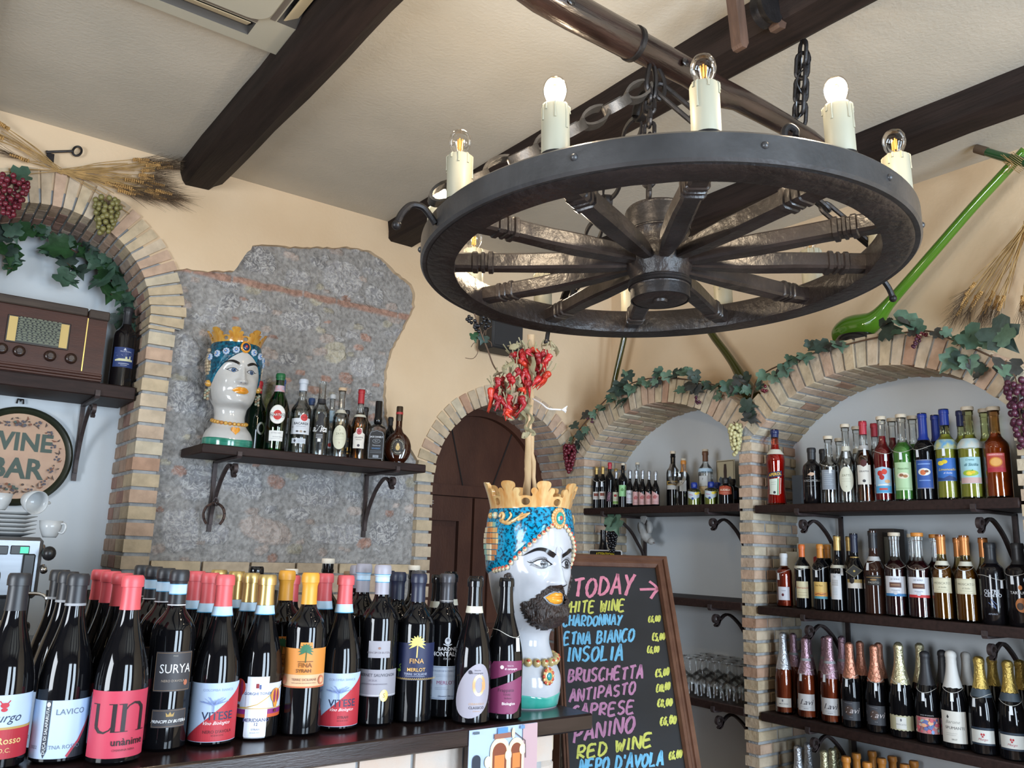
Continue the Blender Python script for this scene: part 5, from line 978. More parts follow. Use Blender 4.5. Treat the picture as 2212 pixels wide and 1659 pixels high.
for i in range(11):
    for j in range(3): x0 = cx - .17 + j * .115; y0 = cy - .13 + i * .0265; gr.append(rect(x0, y0, x0 + .105, y0 + .014))
P, F = fill2d(rrect(.318, .06), gr); mb = MB(); mb.add([(x, y, zb - .012) for x, y in P], F); o = rrect(.318, .06); m_ = len(o)
mb.add([(x, y, zb - .012) for x, y in o] + [(cx + (x - cx) * 1.02, cy + (y - cy) * 1.02, zb - .004) for x, y in o] + [(cx + (x - cx) * 1.02, cy + (y - cy) * 1.02, zb + .01) for x, y in o], [(j, (j + 1) % m_, (j + 1) % m_ + m_, j + m_) for j in range(m_)] + [(j + m_, (j + 1) % m_ + m_, (j + 1) % m_ + 2 * m_, j + 2 * m_) for j in range(m_)]); mb.build('intake_grille', acm, ac)
mb = MB(); mb.add([(cx - .2, cy - .16, zb - .003), (cx + .2, cy - .16, zb - .003), (cx + .2, cy + .2, zb - .003), (cx - .2, cy + .2, zb - .003)], [(0, 1, 2, 3)]); mb.build('filter', acd, ac)
# ================================================================== LEAVES, GRAPES, WHEAT
LEAFM = [mat('leaf_%d' % i, c, .55, var=.25, scale=30, bump=.2, bscale=60) for i, c in enumerate([(.045, .095, .062), (.030, .052, .040), (.085, .15, .10), (.040, .042, .038), (.018, .060, .018)])]
vine_m = mat('vine_stem', (.10, .055, .03), .8)
LEAFP = [(0, 0), (.18, -.16), (.42, -.10), (.50, .14), (.36, .26), (.52, .46), (.34, .62), (.18, .60), (0, 1.0)]
LEAFP = LEAFP + [(-x, y) for x, y in LEAFP[-2:0:-1]]
def leaf(mb, c, nrm, ang, size, mi, r, curl=.28):
    size *= 1.45
    nrm = nrm.normalized(); t = V((0, 0, -1)) - nrm * nrm.dot(V((0, 0, -1))); t = t.normalized() if t.length > .1 else V((1, 0, 0)); s = nrm.cross(t); d = t * cos(ang) + s * sin(ang); e = nrm.cross(d); vs = []
    pts = [(0, .06), (0, .28), (0, .55), (0, .85)] + LEAFP
    for x, y in pts: vs.append(c + e * (x * size * r.uniform(.9, 1.1)) + d * ((y - .4) * size) + nrm * (size * (curl * abs(x) * 1.1 - .35 * curl * (y - .4) ** 2 * 2 + r.uniform(-.02, .02))))
    k = len(LEAFP); fs = []; rib = lambda y: 0 if y < .17 else 1 if y < .42 else 2 if y < .7 else 3
    for i in range(k):
        a, b = i, (i + 1) % k; ra, rb_ = rib(LEAFP[a][1]), rib(LEAFP[b][1]); fs.append((4 + a, 4 + b, rb_)); 
        if ra != rb_: fs.append((4 + a, rb_, ra))
    mb.add(vs, fs, mi)
def garland(name, label, pts, place, out, stem, berries=(), group=None, mats=(0, 1, 2, 3), seed=1):
    r = random.Random(seed); ps = [(place(u, v, r.uniform(.022, .05)), s) for u, v, s in pts]; root = thing(name, label, 'garland', ps[0][0], 0, group)
    mb = MB()
    for p, s in ps:
        n_ = out + V((r.uniform(-.6, .6), r.uniform(-.6, .6), r.uniform(-.3, .7)))
        leaf(mb, p, n_, r.uniform(-1.6, 1.6), s * r.uniform(.95, 1.15), mats[r.randrange(len(mats))], r); 
        if r.random() < .75: leaf(mb, p + V((r.uniform(-.02, .02), r.uniform(-.02, .02), r.uniform(-.02, .02))), n_ + V((r.uniform(-.8, .8), r.uniform(-.8, .8), .4)), r.uniform(-3, 3), s * .72, mats[r.randrange(len(mats))], r)
    mb.build('leaves', LEAFM, root, smooth=2, fix=False)
    mb = MB(); mb.tube(smoothpath([place(u, v, .012) for u, v in stem], 5), .0035, 6)
    for p, s in ps[::3]: mb.tube([p, p + V((r.uniform(-.02, .02), r.uniform(-.03, .03), r.uniform(-.03, .02)))], .0015, 5)
    mb.build('vine_stem', vine_m, root, smooth=True)
    for u, v, c, nb in berries:
        mb = MB(); b = place(u, v, .03)
        for i in range(nb): mb.ball(b + V((r.uniform(-.012, .012), r.uniform(-.018, .018), r.uniform(-.022, .012))), .0068, 8)
        mb.build('berry_cluster', c, root, smooth=2)
    return root
GRAPE = {}
def grapes(label, c, w_, h, m, leafy=True, seed=1, rad=.0105, out=V((-.5, -1, 0))):
    r = random.Random(seed); root = thing('grape_bunch', label, 'grapes', c)
    mb = MB(); mb.tube(smoothpath([V(c) + V((.0, .01, h * .62)), V(c) + V((.004, .004, h * .52)), V(c) + V((0, 0, 0)), V(c) + V((0, 0, -h * .4))], 4), .0022, 5); mb.build('stalk', vine_m, root, smooth=True)
    key = (m.name, round(rad, 4))
    if key not in GRAPE:
        g = MB(); g.ball((0, 0, 0), rad, 12, 0, (1, 1, 1.12)); o = g.build('grape', m, None, smooth=2); GRAPE[key] = o.data; bpy.data.objects.remove(o)
    pts = []; tries = 0
    while tries < 1500:
        tries += 1; t = r.random(); z = h * (.5 - t); rr = w_ * .5 * (1 - .72 * t ** 1.5) * (.75 + .25 * min(1, t / .12)); a = r.uniform(0, 2 * pi); p = V((rr * cos(a), rr * sin(a) * .8, z))
        if all((p - q).length > rad * 1.55 for q in pts): pts.append(p)
    for p in pts[:60]:
        o = link('grape', GRAPE[key], root, p); o.scale = [r.uniform(.88, 1.1)] * 3
    if leafy:
        mb = MB(); leaf(mb, V(c) + V((.01, -.01, h * .55)), V((-.3, -1, .5)), -1.2, .06, 0, r); mb.build('grape_leaf', LEAFM, root, smooth=2, fix=False)
    return root
REDG, GRNG, PALG, PURG, BLKG = mat('red_grape', (.12, .014, .024), .25, var=.4, scale=25), mat('olive_grape', (.19, .17, .06), .3, var=.2, scale=25), mat('pale_grape', (.50, .46, .24), .3, var=.12, scale=25), mat('purple_grape', (.07, .016, .035), .3, var=.4, scale=25), mat('black_grape', (.006, .006, .008), .2)
onA = lambda off: (lambda u, v, d=0: ony(u, v, YA - off - d)); onB = lambda u, v, d=0: onx(u, v, XB - .004 - d)
c1 = lambda L: [(u * .2653 + 1200, v * .2653 + 780, s * .2653 * 3.5 / 1800) for u, v, s in L]
c2_ = lambda L: [(u * .2857 + 1580, v * .2857 + 660, s * .2857 * 3.3 / 1800) for u, v, s in L]
garland('ivy_garland', 'dusty green ivy garland with berries over the brick arch of the smaller shelf niche', c1([(130, 640, 60), (180, 690, 60), (200, 620, 80), (160, 530, 85), (250, 570, 60), (240, 450, 85), (310, 440, 60), (370, 380, 95), (440, 320, 60), (510, 230, 130), (480, 280, 100), (530, 340, 120), (600, 130, 90), (610, 240, 90), (690, 170, 75), (740, 190, 60), (810, 180, 75), (830, 100, 80), (910, 130, 75), (990, 110, 95), (1060, 100, 95), (1010, 240, 80), (1110, 200, 110), (1160, 240, 90), (1130, 130, 80), (1240, 210, 75), (1300, 220, 80), (1330, 290, 70), (1400, 220, 90), (1440, 250, 80), (1490, 230, 80)]), onB, V((-1, -.35, .1)), [(1225, 965), (1262, 915), (1325, 850), (1400, 818), (1500, 822), (1570, 840), (1600, 850)], [(1506, 862, PURG, 8), (1275, 905, PURG, 6)], group='ivy garlands on the brick arches', seed=4)
garland('ivy_garland', 'dusty green ivy garland with grape sprigs over the larger brick arch of liqueur shelves', c2_([(150, 860, 110), (130, 760, 100), (110, 640, 70), (60, 570, 80), (110, 560, 80), (20, 640, 70), (230, 540, 75), (210, 610, 60), (330, 550, 75), (410, 490, 75), (450, 430, 60), (490, 410, 55), (560, 400, 85), (590, 300, 60), (660, 320, 95), (750, 310, 75), (820, 310, 85), (1200, 180, 110), (1170, 140, 70), (1340, 140, 135), (1260, 210, 70), (1400, 170, 80), (1560, 220, 55), (1630, 210, 60), (1750, 260, 100), (1850, 260, 130), (2050, 240, 150), (1960, 290, 90), (1660, 430, 130), (1720, 420, 90), (1800, 450, 95), (2080, 490, 130), (1880, 500, 65)]), onB, V((-1, -.35, .1)), [(1620, 880), (1640, 815), (1720, 775), (1800, 752), (1900, 728), (2000, 715), (2060, 735), (2130, 765), (2180, 790)], [(1648, 838, REDG, 8), (1990, 722, REDG, 8), (1976, 738, PURG, 7)], group='ivy garlands on the brick arches', seed=9)
c3_ = lambda L: [(u * .3014, v * .3014 + 200, s * .3014 * 3.5 / 1800) for u, v, s in L]
garland('ivy_garland', 'dark green ivy sprays draped under the arch above the old radio', c3_([(30, 1030, 110), (100, 1010, 90), (150, 1010, 120), (250, 1000, 90), (60, 1150, 110), (100, 1200, 80), (90, 1260, 70), (320, 1010, 80), (400, 1110, 140), (360, 1140, 90), (470, 1080, 80), (520, 1100, 70), (480, 1220, 100), (570, 1290, 90), (480, 1340, 110), (520, 1260, 70), (600, 1160, 100), (680, 1220, 110), (650, 1120, 90), (720, 1340, 150), (760, 1190, 90), (780, 1260, 90), (840, 1300, 100), (850, 1380, 90), (790, 1440, 120), (870, 1470, 100), (920, 1540, 90), (960, 1600, 80), (890, 1580, 80), (840, 1640, 70), (980, 1690, 70)]), lambda u, v, d=0: ony(u, v, YA + .285 - d), V((-.2, -1, .1)), [(5, 505), (60, 500), (110, 515), (165, 545), (215, 575), (250, 620), (275, 665), (290, 700)], mats=(0, 4, 1, 0), seed=13)
grapes('dark red grape bunch hanging at the crown of the radio arch', ony(24, 425, YA - .05), .105, .155, REDG, seed=2)
grapes('olive green grape bunch hanging on the radio arch bricks under the wheat', ony(229, 468, YA - .05), .10, .145, GRNG, False, seed=3)
grapes('small dull red grape bunch in the wall corner beside the door arch', onx(1230, 990, XB - .035), .072, .150, REDG, False, seed=4)
grapes('pale green grape bunch hanging where the two niche arches meet', onx(1589, 950, XB - .04), .062, .135, PALG, False, seed=5, rad=.0092)
grapes('purple grape bunch at the far end of the larger niche arch', onx(2203, 895, XB - .04), .085, .23, PURG, False, seed=6)
STRAW = mat('straw', (.40, .25, .095), .8, var=.25, scale=20); AWN = mat('wheat_awn', (.13, .085, .05), .9); EAR = mat('wheat_ear', (.42, .24, .08), .8, var=.3, scale=60)
def wheat(label, place, tie, ears, tails, awn=.13, seed=1, straw_r=.0016):
    r = random.Random(seed); P0 = place(*tie); root = thing('wheat_bundle', label, 'wheat', P0); mb = MB()
    for u, v, *k in ears:
        E = place(u, v, r.uniform(-.01, .02)); b = P0 + V((r.uniform(-.012, .012), r.uniform(-.008, .008), r.uniform(-.012, .012)))
        for s in range(2): mb.tube(smoothpath([b, b.lerp(E, .45) + V((r.uniform(-.01, .01), r.uniform(-.01, 0), r.uniform(-.012, .012))), E if s == 0 else E + V((r.uniform(-.03, .03), r.uniform(-.01, .01), r.uniform(-.03, .03)))], 4), straw_r, 5)
    for u, v in tails:
        E = place(u, v, r.uniform(-.005, .01)); mb.tube(smoothpath([P0, P0.lerp(E, .5) + V((r.uniform(-.01, .01), 0, r.uniform(-.01, .01))), E], 4), straw_r * 1.1, 5)
    mb.build('stalks', STRAW, root, smooth=True)
    for u, v, *k in ears:
        E = place(u, v, r.uniform(0, .02)); d = (E - P0).normalized(); d = (d + V((r.uniform(-.15, .15), r.uniform(-.1, .1), r.uniform(-.2, .1)))).normalized(); s = d.orthogonal().normalized(); t = d.cross(s); mb = MB(); ln = r.uniform(.055, .075)
        for i in range(9):
            for q in (0, 1, 2): a = q * 2.09 + i * .5; mb.ball(E + d * (ln * i / 9) + (s * cos(a) + t * sin(a)) * .0042 * (1 - .4 * i / 9), .0042, 6, 0, (1, 1, 1.3))
        for i in range(26):
            b = E + d * (ln * r.uniform(.1, 1)); e = b + d * awn * r.uniform(.6, 1.1) + (s * r.uniform(-1, 1) + t * r.uniform(-1, 1)) * awn * .30; mb.tube([b, b.lerp(e, .5) + (s + t) * r.uniform(-.003, .003), e], [.0009, .0006, .0002], 3, 1)
        mb.build('wheat_ear', [EAR, AWN], root, smooth=2)
wl = lambda L: [(u * .3014, v * .3014 + 200) for u, v in L]
wheat('dried wheat sheaf spread on the wall above the radio arch, under an iron key', onA(.03), (131, 369), wl([(1000, 500), (960, 480), (1050, 520), (1100, 510), (1020, 560), (1130, 540), (1010, 620), (1060, 640), (980, 640), (1060, 690), (1100, 740), (1040, 710), (900, 620), (880, 680), (820, 650), (850, 700), (1000, 590), (1120, 700), (760, 640), (930, 700), (200, 490), (60, 260), (30, 240), (20, 330), (-40, 280)]), wl([(20, 570), (60, 545), (0, 590), (900, 820), (930, 870), (-20, 400), (0, 350), (-30, 330), (-10, 300), (700, 640), (640, 620), (100, 330)]), seed=5)
wr = lambda L: [(u * .3135 + 1780, v * .3135 + 280) for u, v in L]
onU = lambda u, v, d=0: onx(u, v, XU - .04 - d)
wheat('dried wheat sheaf hanging ears down beside the green yard glass', onU, wr([(1400, 640)])[0], wr([(1000, 1120), (1050, 1150), (1085, 1120), (1150, 1160), (1200, 1150), (1240, 1150), (985, 1180), (1120, 1190), (1215, 1190), (1040, 1060), (1370, 1150), (1390, 1190), (1170, 1120)]), wr([(1100, 1060), (1240, 1150), (1150, 1000), (1500, 500), (1520, 520)]), awn=.105, seed=8)
ky = thing('iron_key', 'black iron key on the wall above the wheat sheaf', 'key', ony(140, 328, YA - .015))
K2 = lambda u, v: ony(u * .1989, v * .1989 + 200, YA - .018); mb = MB(); c = K2(838, 636); a = K2(890, 636) - c; b = V((0, 0, a.length * 1.12)); mb.tube([c + a * cos(2 * pi * i / 24) * .92 + b * sin(2 * pi * i / 24) for i in range(25)], .0045, 8, cap=False); mb.build('bow', iron, ky, smooth=True)
mb = MB(); mb.tube([K2(792, 635), K2(510, 645)], .0052, 8); mb.tube([K2(520, 645), K2(500, 646)], .0065, 8); mb.build('shank', iron, ky, smooth=True)
mb = MB(); mb.prism([(0, 0), (.034, 0), (.036, -.036), (.022, -.036), (.022, -.026), (.014, -.026), (.014, -.036), (.002, -.036)], lambda u, w, d: K2(508, 650) + V((u * .8, d, w)), -.003, .003); mb.build('bit', iron, ky)
# ================================================================== SHELVES AND IRON BRACKETS
def bracket(label, tip, into, depth, drop, shelf_t=.036, group=None, scroll_low=False):
    """Forged bracket: arm under the shelf with a tab over its front edge, wall bar, curved brace ending in a scroll. tip = front lower edge."""
    into = V(into); root = thing('shelf_bracket', label, 'bracket', tip, 0, group); up = V((0, 0, 1)); sd = into.cross(up); P = lambda d, z, s=0: V(tip) + into * d + up * z + sd * s
    def bar(pts, w_, t_, name):
        mb = MB(); rows = []
        for i, p in enumerate(pts):
            q = (pts[min(i + 1, len(pts) - 1)] - pts[max(i - 1, 0)]).normalized(); n_ = q.cross(sd).normalized(); rows.append([p + sd * w_ + n_ * t_, p - sd * w_ + n_ * t_, p - sd * w_ - n_ * t_, p + sd * w_ - n_ * t_])
        mb.grid(rows, True, 0, True, True); return mb.build(name, bracketm, root, smooth=True)
    bar([P(-.004, shelf_t * .45), P(-.006, 0), P(-.002, -.006), P(.02, -.0065), P(depth, -.0065)], .009, .0045, 'arm')
    bar([P(depth - .006, -.004), P(depth - .006, -drop)], .009, .005, 'wall_bar')
    c = (.050, -.045); sp = [P(c[0] + (.008 + .026 * t) * cos(RAD(200 - 430 * t)), c[1] + (.008 + .026 * t) * sin(RAD(200 - 430 * t))) for t in [i / 22 for i in range(23)]]
    c = (.036, -.052); sp = [P(c[0] - (.007 + .022 * t) * sin(RAD(430 * t - 60)), c[1] - (.007 + .022 * t) * cos(RAD(430 * t - 60))) for t in [i / 24 for i in range(25)]]
    sp += smoothpath([sp[-1], P(depth * .35, -.030), P(depth * .62, -.075), P(depth * .82, -.15), P(depth * .93, -drop * .74), P(depth - .018, -drop * .9)], 5)[2:]
    bar(sp, .0075, .0052, 'scroll_brace'); return root
bracketm = mat('bracket_iron', (.050, .036, .036), .5, .3, var=.3, scale=30, bump=.15)
def shelf(label, lo, hi, mt=shelfw):
    o = MB().box(lo, hi, 0, .004).build('wall_shelf', mt, None, smooth=True); return tag(o, label, 'shelf')
BG = 'wrought iron shelf brackets'
# shelf on the stone wall
a, b = ony(437, 957, 3.33), ony(921, 1002.5, 3.33); ZSA2 = (a.z + b.z) / 2
shelf('dark wooden shelf on the stone patch holding the lady head and spirits', (a.x, 3.33, ZSA - .037), (b.x, YA - .002, ZSA))
for u, lb in ((516, 'left iron scroll bracket of the shelf under the lady head, horseshoe hooked on it'), (858, 'right iron scroll bracket of the shelf under the flask bottle')):
    p = ony(u, 990 if u < 600 else 1020, 3.33); bracket(lb, (p.x, 3.33, ZSA - .037), (0, 1, 0), .30, .30)
hs = thing('horseshoe', 'rusty horseshoe hung from the left bracket of the spirits shelf', 'horseshoe', ony(464, 1115, YA - .04)); p0 = ony(464, 1098, YA - .045); mb = MB(); pts = [(-.028, -.065), (-.040, -.045), (-.043, -.02), (-.034, .004), (-.015, .018), (0, .021), (.015, .018), (.034, .004), (.043, -.02), (.040, -.045), (.028, -.065)]
mb.tube(smoothpath([p0 + V((x, .004 * abs(x) * 20, z)) for x, z in pts], 4), .0088, 6, flatten=.6); mb.build('shoe_bar', mat('rust_iron', (.085, .05, .04), .6, .3, var=.35, scale=30, bump=.3), hs, smooth=True)
mb = MB()
for x, z in pts[1:-1]: mb.ball(p0 + V((x, -.006, z)), .003, 6)
mb.build('nail_heads', iron, hs, smooth=2)
mb = MB(); mb.tube(smoothpath([p0 + V((-.008, .005, .03)), p0 + V((0, .0, .045)), p0 + V((.010, .0, .03)), p0 + V((.004, -.01, .012)), p0 + V((-.006, -.012, .022))], 4), .004, 6); mb.build('hook', bracketm, hs, smooth=True)
# shelf in the radio niche
pr = ony(300, 838, YA + .06); ZSR = pr.z
shelf('dark wooden shelf across the radio niche', (AL[0] - .39, YA + .055, ZSR - .055), (AL[0] + .388, YA + .35, ZSR))
p = ony(208, 870, YA + .055); bracket('iron bracket under the radio shelf', (p.x, YA + .055, ZSR - .055), (0, 1, 0), .29, .33, .05)
# shelves of the two right-hand niches
XS = XB - .006
ZR = [onx(1639, 1091, XS).z, onx(1653.5, 1310, XS).z, onx(1667, 1543, XS).z]; ZR.append(2 * ZR[2] - ZR[1])
nm = ['top', 'second', 'third', 'lowest']
for i, z in enumerate(ZR): shelf('dark wooden %s shelf of the larger brick niche' % nm[i], (XS, 1.256, z - .036), (XU - .008, 2.343, z))
for i, (u1, u2) in enumerate(((1722, 2104), (1735, 2125), (1745, 2170))):
    for u, s in ((u1, 'near the pillar'), (u2, 'away from the pillar')):
        y = onx(u, 1105 + 225 * i, XS).y; bracket('iron scroll bracket under the %s shelf of the larger niche, %s' % (nm[i], s), (XS, y, ZR[i] - .036), (1, 0, 0), XU - .01 - XS, .27, group=BG)
ZM = [onx(1258, 1098, XS).z, onx(1455, 1289.5, XS).z, onx(1500, 1507, XS).z]
for i, z in enumerate(ZM):
    shelf('dark wooden %s shelf of the smaller brick niche' % nm[i], (XS, 2.426, z - .036), (XU - .008, 3.479, z))
    for u, s in ((1528, 'beside the pillar'), (1302, 'beside the corner pier')):
        y = onx(u + 6 * i, 1105 + 195 * i, XS).y; bracket('iron scroll bracket under the %s shelf of the smaller niche, %s' % (nm[i], s), (XS, y, z - .036), (1, 0, 0), XU - .01 - XS, .27, group=BG)
# ================================================================== SPIRITS ON THE STONE WALL SHELF
def putA(u, v, y, z0): p = ony(u, v, y); return p.x, p.z - z0
cA = lambda u, v: (u * .3014 + 400, v * .3014 + 680)
def spirit(u, v, y, label, shape, R, glass, name='spirit_bottle', ck=0, **k):
    x, H = putA(*cA(u, v), y, ZSA); H -= ck; fx = k.pop('rzx', 0); return bottle(name, label, 'bottle', (x, y, ZSA), face_cam(x, y, fx), shape, R, H, glass, group='spirits on the wall shelf', cork=(ck, k.pop('corkm', CORKW)) if ck else None, **k)
CAPR, CAPB, CAPG = mat('foil_red', (.42, .02, .03), .35), mat('foil_blue', (.04, .09, .26), .35), mat('cap_green', (.015, .13, .045), .35)
WHT = mat('white_paper', (.64, .65, .66), .6)
spirit(583, 480, 3.55, 'dark green bottle with red cap behind the lady head', 'vermouth', .046, mat('deep_green_glass', (.004, .012, .007), .05), cap=(.055, CAPR), labels=[Lb(oval(.028, .11, .020, .028), 'e4e4e0', [Pg(oval(.028, .11, .012, .019), '0c120e')])])
spirit(637, 455, 3.53, 'pale yellow vermouth bottle with blue cap behind the green MARTINI bottle', 'vermouth', .046, YEL, cap=(.055, CAPB), liquid=(thin('vermouth_pale', (.78, .74, .40)), .7), labels=[Lb(oval(-.01, .17, .024, .035), 'e6e6e2', ()), Lb(rc(.03, .04, .08, -.012), 'e6e6e2', ())])
mart = spirit(687, 425, 3.44, 'green MARTINI EXTRA DRY vermouth bottle with round white label', 'vermouth', .049, GREEN, cap=(.030, CAPG), bands=[(.262, .290, mat('strip_mix', (.40, .45, .60), .5, col2=(.6, .3, .3), scale=90))], liquid=(thin('vermouth_green', (.30, .62, .22)), .62),
  labels=[Lb(oval(0, .160, .034, .041, 36), 'e2e2de', [Rb(oval(0, .160, .032, .039, 30) + [(.032, .160)], .0008, 'b8a878'), Pg(oval(0, .157, .0175, .021, 24), 'c02a26'), Pg(rc(.062, .148, .165), 'e2e2de'), Rb([(-.031, .148), (.031, .148)], .0012, '1c1c22'), Rb([(-.031, .165), (.031, .165)], .0012, '1c1c22'), Pg(oval(0, .157, .0175, .021, 24), 'c02a26'), T('MARTINI', 0, .1565, .0165, '14141a', bold=.03), T('MARTINI', 0, .1565, .0150, 'f0f0ee', bold=-.005), T('TORINO', 0, .132, .004, '888070')]), Lb(rc(.062, .046, .090), 'dcdcd8', [T('EXTRA DRY', 0, .080, .0082, '707078'), T('Vermouth Martini', .008, .064, .0062, '707078', shear=.4), Rb([(-.02, .055), (.02, .057)], .0006, '707078')])])
spirit(852, 465, 3.45, 'clear white rum bottle with white BACARDI label and white capped neck', 'liquor', .046, CLEAR, cap=(.052, mat('cap_pale_blue', (.55, .60, .68), .5)), liquid=(thin('clear_spirit', (.88, .90, .90)), .6), labels=[Lb([(-.044, .088), (.044, .088), (.044, .158), (.028, .160), (.020, .176), (.006, .178), (-.004, .168), (-.006, .158), (-.044, .156)], 'd4d8de', [Pg(oval(.014, .161, .0155, .0155, 22), 'c23030'), T('BAT', .014, .162, .009, '7a1a1a', bold=.02), T('BACARDI', .002, .134, .0150, '2a2a34', bold=.02), T('CARTA BLANCA', .002, .122, .0056, '5a5a64'), Rb([(-.018, .114), (.03, .114)], .0006, '8a8a94'), Pg(oval(-.012, .100, .006, .004), '4a4440'), Pg(oval(.004, .100, .006, .005), 'a89888'), Pg(oval(.020, .100, .006, .004), '4a4440'), T('1862', -.034, .118, .006, '2a2a34')]), Lb(rc(.062, .048, .070, -.004), 'c4cad2', [Pg([(-.026, .059), (-.020, .067), (-.014, .059), (-.020, .051)], '3a3a44'), Rb([(-.006, .062), (.022, .062)], .001, '7a8494'), Rb([(-.006, .056), (.022, .056)], .001, '7a8494')])])
spirit(910, 600, 3.55, 'clear bottle with small label behind the BACARDI bottle', 'liquor', .036, CLEAR, cap=(.03, CAPB), labels=[Lb(rc(.04, .06, .12), 'b8c6d4', ())])
spirit(990, 480, 3.46, 'clear bottle with black printed Zita lettering', 'cylinder', .040, CLEAR, liquid=(thin('clear_spirit', (.88, .90, .90)), .62), bands=[(.240, .262, flat((.02, .02, .025)))], labels=[Lb([(-.012, .105), (.012, .105), (.018, .14), (.014, .165), (.020, .185), (.004, .200), (-.012, .188), (-.008, .165), (-.02, .15), (-.018, .13)], '14141a', ()), Lb(rc(.034, .064, .104), '17171c', [Rb([(-.014, .098), (.014, .098)], .002, 'c8c8cc'), Rb([(-.014, .091), (.014, .091)], .002, 'c8c8cc'), Rb([(-.014, .084), (.014, .084)], .002, 'c8c8cc'), Pg(rc(.014, .066, .080), 'e4e4e0')]), Lb(None, None, [T('aZita', 0, .123, .040, 'f0f0f0', shear=.25, bold=.02, stretch=.8)], True)])
spirit(1063, 570, 3.52, 'slim clear bottle with white screw cap and blue strip', 'slim', .032, CLEAR, cap=(.022, WHT), bands=[(.175, .225, mat('tax_strip_blue', (0, 0, 0)))], labels=[Lb(rc(.05, .05, .13), 'c2ccd8', [T('RUM', 0, .09, .014, '3a3a4a'), Pg(oval(0, .065, .008, .009), 'b02a2a')])])
spirit(1130, 525, 3.45, 'clear grappa bottle with cream oval label', 'cylinder', .036, CLEAR, ck=.014, corkm=mat('wood_stopper', (.58, .42, .27), .7), liquid=(thin('clear_spirit', (.88, .90, .90)), .6), bands=[(.205, .222, mat('cream_paper', (.60, .58, .48), .6))], labels=[Lb(oval(0, .095, .033, .054, 30), 'd6d4bc', [T('ZATTI', 0, .110, .0125, '6a6a50'), T('2', 0, .128, .01, '8a3030'), T('2', 0, .070, .009, '8a3030'), Rb([(-.02, .10), (.02, .10)], .0006, '8a8a70'), Rb([(-.02, .085), (.02, .085)], .0006, '8a8a70')])])
spirit(1180, 685, 3.50, 'small dark amaro bottle with black cap', 'squat', .026, mat('amaro_glass', (.025, .010, .006), .06), cap=(.018, C_BLK), labels=[Lb(rc(.044, .03, .105), '1c1a18', [T('AMARO', 0, .09, .0085, 'c89a50'), Pg(rc(.03, .045, .062), 'c8963c'), Rb([(-.02, .035), (.02, .035)], .004, 'c8963c')])])
spirit(1262, 538, 3.46, 'amber grappa bottle with red capsule and white GRAPPA label', 'slim', .037, CLEAR, cap=(.066, CAPR), bands=[(.20, .212, mat('cream_paper', (0, 0, 0)))], liquid=(thin('amber_spirit', (.75, .42, .10)), .66), labels=[Lb([(-.026, .055), (.026, .055), (.028, .120), (.016, .128), (.012, .148), (-.012, .148), (-.016, .128), (-.028, .120)], 'dcd6cc', [Pg(oval(0, .132, .0115, .0145), 'a02430'), Rb(oval(0, .132, .007, .009, 16), .0012, 'd8a0a0'), T('GRAPPA', 0, .104, .0105, '3a3440'), T('BARRIQUE', 0, .094, .0055, '6a6460'), Pg(oval(0, .068, .006, .006), '3a3440')])])
spirit(1295, 665, 3.55, 'black bottle half hidden behind the amber grappa', 'bordeaux', .034, GD, cap=(.04, C_BLK))
spirit(1475, 735, 3.56, 'small black bottle behind the brandy flask', 'bordeaux', .030, GD, cap=(.04, C_BLK))
# square whiskey bottle
x, H = putA(*cA(1370, 620), 3.44, ZSA); jd = thing('whiskey_bottle', "square clear whiskey bottle with black JACK DANIEL'S label", 'bottle', (x, 3.44, ZSA), face_cam(x, 3.44, -.05))
def sq(hw, z, r): return [(sx * (hw - r) + r * cos(RAD(a0 + 90 * i / 3)), sy * (hw - r) + r * sin(RAD(a0 + 90 * i / 3)), z) for sx, sy, a0 in ((1, 1, 0), (-1, 1, 90), (-1, -1, 180), (1, -1, 270)) for i in range(4)]
mb = MB(); mb.grid([sq(h, z, r) for h, z, r in ((.036, 0, .008), (.039, .004, .009), (.039, .150, .009), (.036, .162, .012), (.024, .172, .02), (.0155, .180, .0155), (.0145, .195, .0145), (.0145, H, .0145))], True, 0, True, True); mb.build('glass_body', CLEAR, jd, smooth=True, loc=1)
mb = MB(); mb.grid([sq(.036, z, .008) for z in (.006, .125)], True, 0, True, True); mb.build('liquid', thin('whiskey', (.60, .50, .36)), jd, smooth=True, loc=1)
mb = MB(); mb.lathe([(.0150, .178), (.0185, .182), (.0195, .200), (.0165, .212), (.0165, H - .004), (.0155, H + .001), (0, H + .001)], 20); mb.build('capsule', mat('cap_gloss_black', (0, 0, 0)), jd, smooth=True, loc=1)
flatw = lambda s, z, off=.0004: (s, -.0392 - off, z); P, F = fill2d([(-.035, .012), (.035, .012), (.035, .118), (.028, .138), (0, .146), (-.028, .138), (-.035, .118)], (), .02); mb = MB(); mb.add([flatw(*p) for p in P], F); lo = mb.build('label', ink('15161a'), jd, loc=1, fix=False)
put_prints([Rb([(-.032, .015), (.032, .015), (.032, .117), (.026, .135), (0, .142), (-.026, .135), (-.032, .117), (-.032, .015)], .001, 'b8bcc4'), T("JACK DANIEL'S", 0, .113, .0105, 'e0e4ea', bold=.012, stretch=.84), Rb(oval(0, .094, .017, .009, 20) + [(.017, .094)], .001, 'b8bcc4'), T('No.7', 0, .094, .008, 'c8ccd4'), T('Tennessee', 0, .074, .009, 'b8bcc4', shear=.3), T('WHISKEY', 0, .060, .0095, '5a86b8', bold=.01), Rb([(-.026, .048), (.026, .048)], .0008, '98a0ac'), Rb([(-.026, .041), (.026, .041)], .0008, '98a0ac'), Pg(rc(.026, .018, .030), '8a9098'), T('70cl', 0, .024, .006, '2a2a30')], flatw, lo)
jd['group'] = 'spirits on the wall shelf'; STAND.append((jd, .043))
